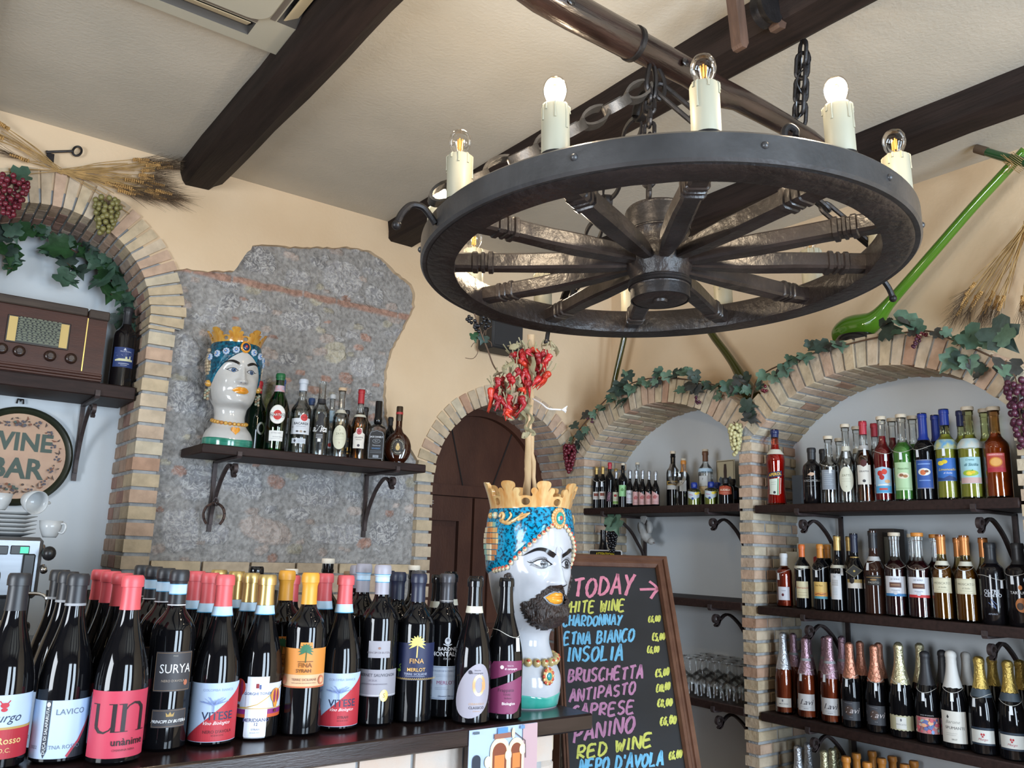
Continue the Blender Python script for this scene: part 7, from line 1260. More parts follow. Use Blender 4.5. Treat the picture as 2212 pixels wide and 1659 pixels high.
# ================================================================== SMALLER NICHE
q4 = lambda u, v: (u * .2653 + 1200, v * .2653 + 780); G4 = 'small bottles on the smaller niche shelf'
def nic(u, v, label, shape, R, glass, xr=X1, **k): return rbot(ZM[0], *q4(u, v), xr, label, shape, R, glass, name='small_bottle', grp=G4, seg=20, **k)
brl = lambda: [Lb(rc(.040, .050, .092), 'ccc8c2', [Pg(rc(.024, .068, .084), '7a3a28'), T('DOC', 0, .060, .007, '5a3a38')])]
nic(293, 866, 'small dark bottle with gold capsule and brown square label, first in the smaller niche', 'bordeaux', .0225, GD, cap=(.042, CGO), labels=brl(), tagz=(.70, .2))
nic(370, 860, 'small dark bottle with gold capsule and brown square label, second in the smaller niche', 'bordeaux', .0235, GD, cap=(.042, CGO), labels=brl(), tagz=(.70, -.1))
nic(422, 866, 'small gold capsuled bottle behind the two brown labelled ones', 'bordeaux', .022, GD, xr=X2, cap=(.042, CGO))
nic(453, 826, 'small dark bottle with red capsule and pink striped label', 'bordeaux', .0255, GD, cap=(.036, CRD), labels=[Lb([(-.018, .038), (.014, .034), (.020, .085), (-.010, .090)], '3a2a34', [T('NERO', 0, .060, .018, 'b8788a', rot=1.35)])])
nic(508, 896, 'small cordial bottle with silver neck and green and white label', 'demi', .020, GD, cap=(.040, FS), labels=[Lb(rc(.036, .020, .085), 'c8ccb4', [Pg(oval(-.002, .066, .008, .007), 'a02a2c'), Pg(rc(.034, .022, .036), '7aa050'), T('rosso', 0, .048, .009, 'a83a38')])])
nic(492, 876, 'small gold capsuled bottle behind the green and white labelled one', 'bordeaux', .022, GD, xr=X2, cap=(.042, CGO))
nic(563, 830, 'dark bottle with cork and pale green label in the smaller niche', 'bordeaux', .0265, GD, ck=.012, corkm=CORKC, labels=[Lb(rc(.040, .060, .120), '8fc48a', [Pg([(-.01, .092), (.0, .106), (.01, .094), (.002, .086)], '5a8a50')])])
nic(625, 888, 'small cordial bottle with white and black lettered label', 'demi', .0215, GD, cap=(.044, FS), labels=[Lb(rc(.040, .022, .090), 'c6c6cc', [T('TRI', 0, .070, .016, '3a2a3a'), T('liquore', 0, .046, .010, 'a84a6a'), Rb([(-.014, .034), (.014, .034)], .002, '6a6a78')])])
nic(668, 826, 'tall clear necked bottle with cork at the back of the smaller niche shelf', 'slim', .024, CLEAR, xr=X2, ck=.012, corkm=CORKC, liquid=(RW, .55))
for u, v, w_, pt in ((690, 884, 'widest of four', 1), (728, 888, 'second of four', 0), (764, 893, 'third of four', 0), (812, 898, 'last of four', 0)):
    nic(u, v, 'small slim dark bottle with pink slanted label, %s' % w_, 'demi', .0205, GD, cap=(.046, FS), labels=[Lb([(-.020, .012), (.020, .012), (.020, .060 + .02 * pt), (-.020, .082)], 'c79a98', [Pg([(-.012, .05), (.0, .062), (.012, .052), (.004, .04), (-.008, .042)], 'a85a5a'), Rb([(-.014, .025), (.014, .025)], .002, 'a87a80')])])
# big balloon glass
p = onx(*q4(993, 1175), X1); wg = thing('wine_glass', 'oversized balloon wine glass on the smaller niche shelf', 'glass', (X1, p.y, ZM[0])); STAND.append((wg, .047)); hw = onx(*q4(993, 836), X1).z - ZM[0]; GL = thin('wine_glass_clear', (.97, .98, .98), .08, .03, .7)
mb = MB(); mb.lathe([(0, .002), (.036, .002), (.038, .003), (.010, .006), (.0045, .014), (.004, hw * .30), (.005, hw * .46), (.012, hw * .48), (.030, hw * .53), (.043, hw * .62), (.046, hw * .72), (.043, hw * .86), (.036, hw)], 36); mb.build('bowl_and_stem', GL, wg, smooth=2, loc=1)
nic(1047, 725, 'tall dark bottle with pale cork behind the balloon glass', 'bordeaux', .0345, GD, xr=X2, ck=.014, corkm=CORKC, labels=[Lb(rc(.066, .115, .135), 'b89850', [Pg(rc(.05, .120, .130), '2a2018')]), Lb(rc(.066, .092, .114), 'c8c8c6', ())])
nic(1143, 785, 'dark bottle with orange capsule behind the small lemon bottles', 'bordeaux', .032, GD, xr=X2, ck=.010, corkm=CORKC, cap=(.060, COG), labels=[Lb(rc(.036, .080, .135), 'cfcfcf', ())])
nic(1228, 718, 'tall clear bottle with brown capsule and cream label behind the lemon bottles', 'bordeaux', .036, CLEAR, xr=X2, ck=.010, corkm=CORKC, cap=(.05, mat('cap_brown', (.14, .06, .03), .45)), bands=[(.172, .188, BLUEBAND)], liquid=(RW, .36), labels=[Lb(rc(.046, .10, .150, -.01), 'c8cccc', [T('F', -.01, .134, .016, '5a5a60')]), Lb(rc(.046, .06, .098, -.01), 'c8b088', ())])
for u, v, xr, w_ in ((1128, 990, X1, 'first in front'), (1183, 994, X2, 'behind the first'), (1266, 984, X1, 'second in front'), (1318, 990, X2, 'behind the second'), (1240, 1006, X3, 'at the back')):
    nic(u, v, 'small squat lemon liqueur bottle with blue cap, %s' % w_, 'squat', .033, CITG, xr=xr, cap=(.028, CBL), liquid=(mat('lemon_pale', (.30, .34, .12), .2), .55), labels=[Lb([(-.030, .038), (.0, .026), (.030, .040), (.034, .066), (.010, .062), (-.034, .070)], 'b9c4cc', [*lemon(.014, .056, .9), Pg(oval(-.004, .032, .006, .006), '2a4a8a'), Rb([(-.022, .052), (-.002, .048)], .003, 'b86a8a')])])
nic(1385, 952, 'dark squat bottle with orange red banner label beside the pillar', 'squat', .036, GD, cap=(.026, C_BLK), labels=[Lb([(-.034, .048), (-.030, .082), (0, .088), (.030, .082), (.034, .048), (.0, .042)], 'b04a30', [T('RUDIKA', 0, .066, .013, 'e8d8c0', bold=.02), Rb([(-.028, .052), (.028, .052)], .001, 'e0c0a0')])])
nic(1440, 962, 'dark squat bottle with blue label behind the orange banner one', 'squat', .034, GD, xr=X2, cap=(.026, C_BLK), labels=[Lb(rc(.05, .03, .07), '3a5a8a', ())])
# picture leaning at the back
a, b = onx(*q4(1308, 812), X3), onx(*q4(1455, 810), X3); y0, y1 = b.y, a.y; zt = a.z; pf = thing('tin_picture', 'cream tin picture of a bottle leaning at the back of the smaller niche shelf', 'picture', (X3, (y0 + y1) / 2, ZM[0]))
mb = MB(); mb.box((X3, y0, ZM[0]), (X3 + .006, y1, zt), 0, .001); tp = mb.build('tin_plate', ink('c3b89a'), pf); hgt = zt - ZM[0]; ym = (y0 + y1) / 2
o = put_prints([Rb([(-.052, .01), (.052, .01), (.052, hgt - .006), (-.052, hgt - .006), (-.052, .01)], .003, '5a4a3a'), Pg([(-.008, .13), (-.010, .18), (-.007, hgt - .02), (.007, hgt - .02), (.010, .18), (.008, .13)], '4a3a34'), Pg([(-.040, .14), (-.03, .115), (.0, .105), (.03, .115), (.040, .14), (.03, .155), (.0, .135), (-.03, .155)], '56606a')], lambda s, z, off: (X3 - off - .0005, ym - s, ZM[0] + z), tp); o.matrix_parent_inverse = pf.matrix_world.inverted()
# upturned wine glasses on the third shelf
def gl_mesh():
    mb = MB(); mb.lathe([(.027, .001), (.0285, .018), (.033, .040), (.034, .055), (.028, .075), (.012, .088), (.005, .094), (.0036, .105), (.0036, .150), (.006, .158), (.030, .1605), (.031, .163), (.006, .1635), (0, .164)], 24); o = mb.build('wine_glass', GL, None, smooth=2); return o
g0 = gl_mesh(); n_ = 0
for i in range(4):
    for j in range(6):
        y = 2.475 + .074 * j + (.03 if i % 2 else 0); x = 3.145 + .078 * i
        o = g0 if n_ == 0 else g0.copy()
        if n_: COL.objects.link(o)
        o.location = (x, y, ZM[2]); tag(o, 'upturned stemmed wine glass among rows of the same on the third niche shelf', 'glass', 'upturned wine glasses'); n_ += 1
# ================================================================== CHALK MENU BOARD
GLY = {'T': [[(0, .95), (1, 1.05)], [(.5, 1), (.48, 0)]], 'O': [[(.5, 1), (.15, .8), (.02, .45), (.2, .08), (.5, 0), (.85, .2), (.98, .55), (.8, .9), (.5, 1)]], 'D': [[(.12, .95), (.1, 0)], [(.0, .95), (.5, .92), (.95, .6), (.9, .25), (.5, .02), (.1, 0)]],
 'A': [[(0, 0), (.45, 1), (.55, 1), (1, 0)], [(.2, .38), (.82, .40)]], 'Y': [[(.05, 1), (.45, .5)], [(1, 1), (.5, .5), (.25, -.05)]], 'W': [[(0, 1), (.2, 0), (.48, .75), (.75, 0), (1, 1)]], 'H': [[(.05, 1), (.1, 0)], [(.95, 1), (.9, 0)], [(.08, .5), (.92, .52)]], 'I': [[(.5, 1), (.5, 0)]],
 'E': [[(.95, 1), (.1, .97), (.08, 0), (1, .02)], [(.1, .52), (.8, .55)]], 'C': [[(.95, .9), (.6, 1), (.2, .8), (.05, .4), (.3, .03), (.65, 0), (.98, .18)]], 'R': [[(.1, 0), (.1, 1)], [(.0, .98), (.6, 1), (.9, .8), (.7, .52), (.12, .45), (.95, 0)]], 'N': [[(.05, 0), (.08, 1), (.88, 0), (.95, 1)]], 'B': [[(.1, 0), (.1, 1)], [(.0, .98), (.6, .98), (.8, .78), (.55, .54), (.12, .5), (.7, .48), (.95, .25), (.6, .02), (.05, 0)]],
 'S': [[(.92, .88), (.55, 1), (.15, .85), (.2, .6), (.75, .42), (.9, .2), (.5, 0), (.05, .12)]], 'L': [[(.1, 1), (.08, 0), (.95, .04)]], 'U': [[(.05, 1), (.08, .25), (.4, 0), (.8, .15), (.92, 1)], [(.92, 1), (.95, 0)]], 'P': [[(.1, 0), (.12, 1)], [(.0, .97), (.6, 1), (.95, .78), (.7, .5), (.12, .46)]], 'V': [[(0, 1), (.5, 0), (1, 1)]], "'": [[(.5, 1.1), (.4, .8)]], ' ': [],
 '€': [[(.95, .92), (.6, 1), (.25, .75), (.22, .25), (.6, 0), (.95, .12)], [(0, .62), (.7, .64)], [(0, .40), (.65, .42)]], '0': [[(.5, 1), (.12, .7), (.15, .2), (.5, 0), (.88, .3), (.85, .75), (.5, 1)]], '5': [[(.9, 1), (.2, 1), (.15, .58), (.6, .62), (.92, .35), (.6, 0), (.05, .08)]], '6': [[(.8, 1), (.3, .7), (.08, .3), (.4, 0), (.85, .15), (.8, .45), (.4, .52), (.12, .3)]], '8': [[(.5, .52), (.15, .75), (.5, 1), (.85, .75), (.5, .52), (.1, .25), (.5, 0), (.9, .25), (.5, .52)]], '1': [[(.3, .75), (.6, 1), (.6, 0)]], ',': [[(.5, .1), (.35, -.2)]]}
NARROW = {'I': .35, "'": .3, ' ': .45, ',': .35, '1': .5}
BD = 2.55; phi, beta, BW = RAD(-34.6), RAD(36), .311 * BD / 2.3
BT = at(1438.5, 1206.7, BD); bwd = V((cos(phi), sin(phi), 0)); bnb = V((-sin(phi), cos(phi), 0)); bdn = V((0, 0, -1)) * cos(beta) - bnb * sin(beta); bn = bwd.cross(bdn); bn = bn if bn.dot(V((0, 0, ZC)) - BT) > 0 else -bn
BP = lambda s, t, o=0: BT + bwd * (s - BW) + bdn * t + bn * o       # s from the left edge, t down from the top edge
def onboard(u, v):
    d = ray(u, v); k = (BT - V((0, 0, ZC))).dot(bn) / d.dot(bn); p = V((0, 0, ZC)) + d * k - BT; return p.dot(bwd) + BW, p.dot(bdn)
bd = thing('chalkboard', 'tall framed chalk menu board headed TODAY behind the ledge end', 'menu board', BP(BW / 2, 1.0)); BH = .98
slate = mat('slate_black', (.012, .014, .018), .55, var=.35, scale=6); fr_m = mat('frame_wood', (.075, .030, .018), .4, col2=(.11, .05, .03), scale=8, stretch=(3, 3, 3), bump=.08)
mb = MB(); q = [BP(0, 0, -.012), BP(BW, 0, -.012), BP(BW, BH, -.012), BP(0, BH, -.012)]; mb.add(q + [p + bn * .014 for p in q], [(3, 2, 1, 0), (4, 5, 6, 7), (0, 1, 5, 4), (1, 2, 6, 5), (2, 3, 7, 6), (3, 0, 4, 7)]); mb.build('slate_panel', slate, bd)
fw_ = .038
def rail(a, b, inn, name, k=1):
    mb = MB(); rows = []
    for o, h in ((0, -.014), (0, .012), (.006, .016), (.012, .016), (.015, .011), (.021, .011), (.024, .015), (.031, .015), (fw_, .006), (fw_, -.004)): rows.append([BP(*[x + y * o * k for x, y in zip(p, iv)], h) for p, iv in ((a, inn[0]), (b, inn[1]))])
    mb.grid(rows, False, 0); return mb.build(name, fr_m, bd)
rail((0, 0), (BW, 0), ((1, 1), (-1, 1)), 'top_rail'); rail((BW, 0), (BW, BH), ((-1, 1), (-1, -1)), 'side_rail'); rail((0, 0), (0, BH), ((1, 1), (1, -1)), 'side_rail', .42); rail((0, BH), (BW, BH), ((1, -1), (-1, -1)), 'bottom_rail')
tl = (BT.z - .0) / cos(beta)
for s in (.018, BW - .018):
    mb = MB(); a, b = BP(s, BH - .05, -.02), BP(s, tl - .02, -.02); mb.tube([a, b], .016, 4); mb.build('leg', fr_m, bd)
    mb = MB(); a = BP(s, .06, -.03); b = V((a.x, a.y, 0)) + bnb * .05; mb.tube([a, b], .016, 4); mb.build('leg', fr_m, bd)
def chalk(word, u0, v0, u1, v1, h, colr, wd=.0062, slant=.12, seed=0):
    r = random.Random(len(word) * 7 + int(u0) + seed); cs = [NARROW.get(c, .8) for c in word]; gap = .26; tot = sum(cs) + gap * (len(word) - 1); x = 0; mb = MB()
    for c, w_ in zip(word, cs):
        jy, jh = r.uniform(-.05, .05), r.uniform(.93, 1.08)
        for st in GLY[c]:
            pts = []
            for gx, gy in st:
                t = (x + gx * w_) / tot; u = u0 + (u1 - u0) * t + slant * h * (gy * jh); v = v0 + (v1 - v0) * t - h * (gy * jh + jy); pts.append(onboard(u, v))
            P = [(p.x, p.y) for p in smoothpath([(a, b, 0) for a, b in pts], 5)] if len(pts) > 3 else dens(pts, .01, False); vs, fs = ribbon(P, [wd * r.uniform(.8, 1.2) for _ in P]); k = r.uniform(0, .0003); mb.add([BP(s, t, .0025 + k) for s, t in vs], fs)
        x += w_ + gap
    mb.build('chalk_writing', colr, bd, fix=False)
b2 = lambda x, y: (960 + x * .30675, 1150 + y * .30675)
PK, YL, BL, MV = [mat('chalk_' + n, c, .8, var=.12, scale=60) for n, c in (('pink', (.55, .19, .27)), ('yellow', (.48, .49, .10)), ('blue', (.13, .38, .58)), ('mauve', (.38, .17, .29)))]
for word, x0, y0, x1, y1, h, c, w_ in (('TODAY', 905, 452, 1325, 442, 130, PK, .0088), ('WHITE WINE', 835, 570, 1262, 556, 76, YL, .0060), ('CHARDONNAY', 832, 664, 1245, 655, 72, BL, .0058), ('ETNA BIANCO', 838, 795, 1330, 772, 84, BL, .0064), ('INSOLIA', 862, 918, 1250, 902, 100, BL, .0068), ('BRUSCHETTA', 868, 1055, 1392, 1032, 84, MV, .0064), ('ANTIPASTO', 880, 1198, 1338, 1136, 80, MV, .0062), ('CAPRESE', 895, 1308, 1328, 1274, 86, MV, .0064), ('PANINO', 905, 1490, 1330, 1402, 108, MV, .0070), ('RED WINE', 930, 1602, 1452, 1505, 88, YL, .0064), ("NERO D'AVOLA", 950, 1705, 1535, 1640, 92, BL, .0064),
  ('€6,00', 1433, 634, 1516, 630, 42, YL, .0042), ('€5,00', 1460, 766, 1550, 756, 48, YL, .0044), ('€6,00', 1425, 852, 1508, 848, 44, YL, .0042), ('€5,00', 1483, 1020, 1578, 1008, 50, YL, .0046), ('€10,00', 1488, 1128, 1584, 1108, 52, YL, .0044), ('€8,00', 1497, 1232, 1600, 1222, 50, YL, .0046), ('€6,00', 1515, 1362, 1628, 1346, 56, YL, .0048), ('€6,00', 1578, 1602, 1668, 1586, 52, YL, .0044)):
    chalk(word, *b2(x0, y0), *b2(x1, y1), h * .30675, c, w_)
mb = MB()
for st in ([(1375, 406), (1440, 404), (1500, 404)], [(1442, 348), (1478, 375), (1504, 404)], [(1504, 404), (1478, 430), (1452, 470)]):
    vs, fs = ribbon([onboard(*b2(*p)) for p in st], .0085); mb.add([BP(s, t, .0028) for s, t in vs], fs)
mb.build('chalk_writing', PK, bd, fix=False)
# ================================================================== CANES AND CHILLIES IN THE KING'S CROWN
canem = mat('dry_cane', (.50, .34, .20), .75, col2=(.38, .26, .13), scale=14, stretch=(4, 4, .6), bump=.2); c3 = lambda u, v: (u * .2893 + 880, v * .2893 + 640)
KC = king.matrix_world @ V((0, 0, .44))
def dep(p): return (p - V((0, 0, ZC))).dot(CF)
DK = dep(KC)
for lb, p0, p1, r0 in (('thick pale cane standing in the gold crown, carrying the chilli bunch', (925, 285), (893, 1560), .0085), ('thin dry cane in the gold crown leaning to the left', (905, 1150), (868, 1570), .0050), ('thin dry cane in the gold crown to the right of the thick one', (925, 1000), (958, 1570), .0052)):
    a, b = at(*c3(*p0), DK + .0), at(*c3(*p1), DK); d = (b - a).normalized(); b = a + d * ((a.z - KC.z + .02) / -d.z); cn = thing('cane', lb, 'cane', b); n = 12; mb = MB(); pts = [a.lerp(b, i / n) + V((.0015 * sin(i * 1.7), .0015 * cos(i * 2.3), 0)) for i in range(n + 1)]; mb.tube(pts, [r0 * (1.12 if i % 4 == 0 else 1) for i in range(n + 1)], 10); mb.build('stem', canem, cn, smooth=True)
ch = thing('chilli_bunch', 'bunch of dried red chillies tied to a cane above the gold crown', 'chillies', at(*c3(890, 560), DK))
CHM = [mat('chilli_%d' % i, c, .35, var=.3, scale=30, bump=.35, bscale=40) for i, c in enumerate([(.36, .012, .015), (.46, .03, .012), (.26, .010, .016)])]; drym = mat('dry_foliage', (.22, .20, .11), .85, col2=(.34, .29, .18), scale=20)
r = random.Random(21)
CL = [(790, 420, 815, 510), (800, 470, 830, 505), (860, 390, 900, 520), (870, 420, 850, 540), (920, 390, 975, 470), (905, 400, 940, 450), (960, 440, 1005, 590), (985, 470, 990, 600), (1030, 420, 1010, 510), (1070, 430, 1035, 560), (1042, 560, 968, 700), (1000, 560, 965, 690), (990, 600, 930, 680), (905, 460, 912, 650), (895, 520, 890, 690), (880, 620, 912, 760), (860, 640, 880, 720), (810, 540, 800, 610), (770, 600, 745, 690), (775, 580, 765, 720), (690, 610, 625, 720), (650, 610, 608, 700), (625, 680, 600, 860), (700, 640, 690, 760), (670, 700, 650, 800), (655, 720, 595, 865), (680, 740, 655, 860), (700, 760, 712, 890), (740, 760, 735, 930), (735, 800, 745, 920), (775, 740, 760, 850), (790, 820, 775, 900), (850, 740, 800, 900), (835, 760, 842, 840), (850, 680, 875, 740), (930, 640, 900, 700), (860, 560, 868, 650), (830, 470, 850, 560), (640, 730, 640, 820), (665, 770, 690, 850), (760, 840, 790, 920), (820, 800, 790, 890), (950, 520, 955, 600), (1015, 500, 985, 600)]
CL += [(x0 + r.uniform(-35, 35), y0 + r.uniform(-25, 25), x1 + r.uniform(-35, 35), y1 + r.uniform(-25, 25)) for x0, y0, x1, y1 in CL[:44:2]]
for i, (x0, y0, x1, y1) in enumerate(CL):
    dd = DK + r.uniform(-.05, .02); a, b = at(*c3(x0, y0), dd), at(*c3(x1, y1), dd + r.uniform(-.01, .01)); m_ = a.lerp(b, .5) + V((r.uniform(-.012, .012), r.uniform(-.012, .005), 0)); pts = smoothpath([a, a.lerp(m_, .5) + V((r.uniform(-.004, .004), 0, 0)), m_, b], 5); n = len(pts); mb = MB(); mb.tube(pts, [max(.0009, .0085 * r.uniform(.8, 1.15) * (min(1, (k + .6) / 2.2)) * (1 - (k / (n - 1)) ** 2.2)) for k in range(n)], 8); cp = mb.build('chilli_pepper', CHM[i % 3], ch, smooth=2)
    mb = MB(); up_ = (a - b).normalized(); mb.tube(smoothpath([a - up_ * .004, a + up_ * .012, a + up_ * .022 + V((r.uniform(-.012, .012), 0, .006))], 3), [.0034] + [.0016] * 6, 5); mb.build('chilli_stalk', drym, cp, smooth=True)
mb = MB()
for x0, y0, x1, y1 in [(760, 440, 740, 580), (770, 400, 790, 360), (930, 430, 965, 610), (950, 400, 1000, 500), (1075, 330, 1060, 400), (1065, 330, 1110, 450), (810, 540, 830, 740), (830, 600, 800, 720), (840, 700, 870, 830), (870, 780, 880, 960), (900, 860, 905, 1010), (860, 850, 830, 920), (720, 630, 745, 690), (745, 720, 800, 710), (720, 760, 705, 850), (760, 880, 800, 920), (640, 600, 735, 560), (690, 690, 640, 670), (890, 700, 860, 780), (820, 380, 880, 370), (750, 370, 810, 350), (1000, 370, 1050, 345), (975, 480, 985, 560), (735, 480, 770, 600), (910, 760, 900, 880), (880, 960, 925, 1040), (905, 1010, 880, 1060)]:
    dd = DK - r.uniform(0, .045); a, b = at(*c3(x0, y0), dd), at(*c3(x1, y1), dd); pts = smoothpath([a, a.lerp(b, .35) + V((r.uniform(-.012, .012), r.uniform(-.01, .01), 0)), a.lerp(b, .7) + V((r.uniform(-.012, .012), r.uniform(-.01, .01), 0)), b], 4); n = len(pts); mb.tube(pts, [.0012 + .0085 * sin(pi * k / (n - 1)) * r.uniform(.6, 1.1) for k in range(n)], 5, flatten=.35)
mb.build('dried_leaves', drym, ch, smooth=True)
mb = MB(); mb.tube(smoothpath([at(*c3(938, 765), DK - .02), at(*c3(1000, 800), DK - .06), at(*c3(1050, 838), DK - .08), at(*c3(1120, 845), DK - .08), at(*c3(1165, 848), DK - .08)], 5), .0020, 6); p = at(*c3(1175, 850), DK - .08)
for k in range(5): mb.tube([p + V((-.008, 0, 0)), p + V((.006, r.uniform(-.004, .004), r.uniform(-.010, .010)))], .0012, 4)
mb.ball(p, .0045, 8); mb.build('tie_string', mat('white_string', (.62, .62, .62), .9), ch, smooth=True)
tw = thing('vine_twig', 'thin dry vine twig with black berries and two green leaves behind the chillies', 'twig', at(*c3(690, 590), DK + .02)); dt = DK + .02
mb = MB(); mb.tube(smoothpath([at(*c3(*p), dt) for p in ((700, 640), (690, 590), (640, 510), (600, 400), (560, 300), (530, 210), (500, 130))], 5), .0019, 6)
for L in ([(585, 290), (590, 250), (630, 225)], [(600, 330), (625, 345), (630, 375)], [(520, 345), (495, 350), (475, 380)], [(515, 370), (525, 420), (490, 465), (432, 460)], [(560, 300), (585, 240)]): mb.tube(smoothpath([at(*c3(*p), dt) for p in L], 4), .0009, 5)
mb.build('twig_stem', vine_m, tw, smooth=True)
for x, y, n in ((470, 170, 9), (520, 225, 14), (585, 200, 12)):
    mb = MB(); b = at(*c3(x, y), dt)
    for _ in range(n): mb.ball(b + V((r.uniform(-.010, .010), r.uniform(-.008, .008), r.uniform(-.014, .014))), .0046, 8)
    mb.build('berry_cluster', BLKG, tw, smooth=2)
mb = MB(); leaf(mb, at(*c3(500, 310), dt), V((-.3, -1, .2)), .3, .018, 4, r); leaf(mb, at(*c3(562, 325), dt), V((-.3, -1, .2)), -.4, .020, 1, r); mb.build('twig_leaves', LEAFM, tw, smooth=2, fix=False)
# ================================================================== WALL SPEAKER, YARD GLASSES
a, b = ony(1066, 690, YA - .17), ony(1131, 762, YA - .17); sp_ = thing('wall_speaker', 'black loudspeaker mounted on the wall above the arched door', 'speaker', ((a.x + b.x) / 2, YA - .17, b.z))
spm = mat('speaker_black', (.012, .012, .013), .6, bump=.1, bscale=200); mb = MB(); mb.box((a.x, YA - .17, b.z), (b.x, YA - .025, b.z + .30), 0, .012); mb.build('cabinet', spm, sp_, smooth=True)
mb = MB(); mb.box((a.x + .012, YA - .175, b.z + .014), (b.x - .012, YA - .170, b.z + .288), 0, .002); mb.build('front_grille', mat('speaker_mesh', (.022, .022, .024), .7), sp_); mb = MB(); mb.box(((a.x + b.x) / 2 - .03, YA - .03, b.z + .08), ((a.x + b.x) / 2 + .03, YA - .001, b.z + .20)); mb.build('wall_mount', iron, sp_)
GY = mat('yard_green', (.055, .17, .012), .08, spec=.6, col2=(.085, .21, .015), scale=3, coat=.4); GYD = mat('yard_dark_green', (.022, .07, .025), .08, spec=.6, coat=.4); GYO = mat('yard_olive', (.040, .040, .006), .08, spec=.6, coat=.4)
def yard(label, xw, pts, rads, m, foot=None):
    P = [onx(u, v, xw) for u, v in pts]; t = thing('yard_glass', label, 'yard glass', P[0]); S_ = smoothpath(P, 6); R_ = [q[0] for q in smoothpath([(x, 0, 0) for x in rads], 6)]; mb = MB(); mb.tube(S_, R_, 18); mb.build('glass_tube', m, t, smooth=2)
    if foot: mb = MB(); c = onx(*foot[:2], xw); mb.lathe([(0, -.020), (foot[2], -.020), (foot[2] * 1.02, 0), (foot[2] * .9, .016), (0, .018)], 28, 0, c); mb.build('foot', blackg, t, smooth=True)
    return t
yard('long bright green yard glass with bulb resting on the larger brick arch', 3.30, [(1806, 738), (1815, 722), (1838, 710), (1870, 702), (1893, 688), (1918, 658), (1960, 610), (2020, 541), (2100, 449), (2160, 384), (2215, 324)], [.016, .042, .056, .053, .040, .026, .022, .021, .020, .0195, .019], GY, (1850, 734, .085))
yd = yard('short corked green yard glass mouth tied at the top of the long one', 3.27, [(2128, 327), (2150, 334), (2175, 341), (2200, 347), (2260, 362)], [.0165, .0165, .0170, .0175, .018], GYD)
mb = MB(); mb.tube([onx(2108, 321, 3.27), onx(2132, 328, 3.27)], .0175, 14); mb.build('cork_cap', mat('cork_brown', (.10, .065, .04), .8), yd, smooth=True)
mb = MB()
for k in range(8): a = onx(2185 + 3 * k, 362 - 3 * k, 3.275); mb.tube([a + V((-.03 * cos(t), .03 * sin(t) * .8, .03 * sin(t))) for t in [2 * pi * i / 14 + k for i in range(15)]], .0012, 4)
for k in range(7): a = onx(2190, 355, 3.25); mb.tube([a, a + V((r.uniform(-.03, 0), r.uniform(-.02, .07), r.uniform(-.03, .06)))], .0012, 4)
mb.build('raffia_tie', STRAW, yd)
yard('dark olive yard glass neck rising in the wall corner behind the garland', 3.30, [(1322, 850), (1328, 820), (1338, 775), (1347, 735), (1356, 690)], [.016, .016, .0165, .017, .017], GYO)
yard('olive green yard glass leaning where the two brick arches meet', 3.30, [(1628, 862), (1612, 835), (1590, 795), (1568, 762), (1546, 733), (1532, 712)], [.050, .036, .023, .020, .0195, .019], GYO)
# ================================================================== UNDER THE SMALLER NICHE SHELF
p = onx(1303, 1145, 3.18); gbt = bottle('grape_bottle', 'black bottle with black grapes and a leaf hung on it, on the second niche shelf', 'bottle', (3.18, p.y, ZM[1]), 0, 'burgundy', .045, p.z - ZM[1], GB)
bg_ = grapes('black grape bunch hung over the black bottle in the smaller niche', onx(1322, 1172, 3.11), .055, .105, BLKG, False, seed=31, rad=.0085)
mb = MB(); leaf(mb, onx(1330, 1135, 3.10), V((-1, -.3, .2)), .4, .075, 2, r); leaf(mb, onx(1318, 1128, 3.10), V((-1, .1, .3)), -.6, .06, 0, r); mb.build('grape_leaf', LEAFM, bg_, smooth=2, fix=False)
a, b = onx(1273, 1187, 3.14), onx(1343, 1195, 3.14); at_s = thing('warning_sign', 'black and yellow ATTENZIONE sign standing behind the chalkboard top', 'sign', (3.14, (a.y + b.y) / 2, ZM[1]))
sw, sz = (a.y - b.y), a.z - ZM[1]; rr_ = lambda w_, h0, h1, q: [(sx * (w_ - q) + q * cos(RAD(a0 + 30 * i)), (h1 - q if sy > 0 else h0 + q) + q * sin(RAD(a0 + 30 * i))) for sx, sy, a0 in ((1, 1, 0), (-1, 1, 90), (-1, -1, 180), (1, -1, 270)) for i in range(4)]
swr = lambda s, z, off=0: (3.14 - off, (a.y + b.y) / 2 - s, ZM[1] + z); mb = MB(); mb.prism(rr_(sw / 2, 0, sz, .010), lambda s, z, d: swr(s, z, d), -.003, 0); pl = mb.build('plate', ink('dcdcdc', .4), at_s); o = put_prints([Pg(rr_(sw / 2 - .005, .005, sz - .006, .007), '141414'), T('ATTENZIONE', 0, sz - .024, .0235, 'd8c020', bold=.02), T('area videosorvegliata', 0, sz - .055, .011, 'd8d8d8')], swr, pl); o.matrix_parent_inverse = at_s.matrix_world.inverted()
dvp = onx(1396, 1152, 3.30); dv = thing('dove_figurine', 'white ceramic dove perched head down on the shelf bracket', 'dove', dvp); dm = mat('dove_white', (.44, .44, .43), .45, var=.1, scale=30); fdv = lambda u, v, x=3.30: onx(u, v, x)
mb = MB(); mb.tube(smoothpath([fdv(1389, 1133), fdv(1391, 1142), fdv(1395, 1155), fdv(1401, 1164), fdv(1407, 1168), fdv(1410, 1171)], 5), [q[0] for q in smoothpath([(.010, 0, 0), (.022, 0, 0), (.030, 0, 0), (.024, 0, 0), (.017, 0, 0), (.008, 0, 0)], 5)], 14); mb.ball(fdv(1407, 1169, 3.29), .0185, 12); mb.build('body', dm, dv, smooth=2)
mb = MB()
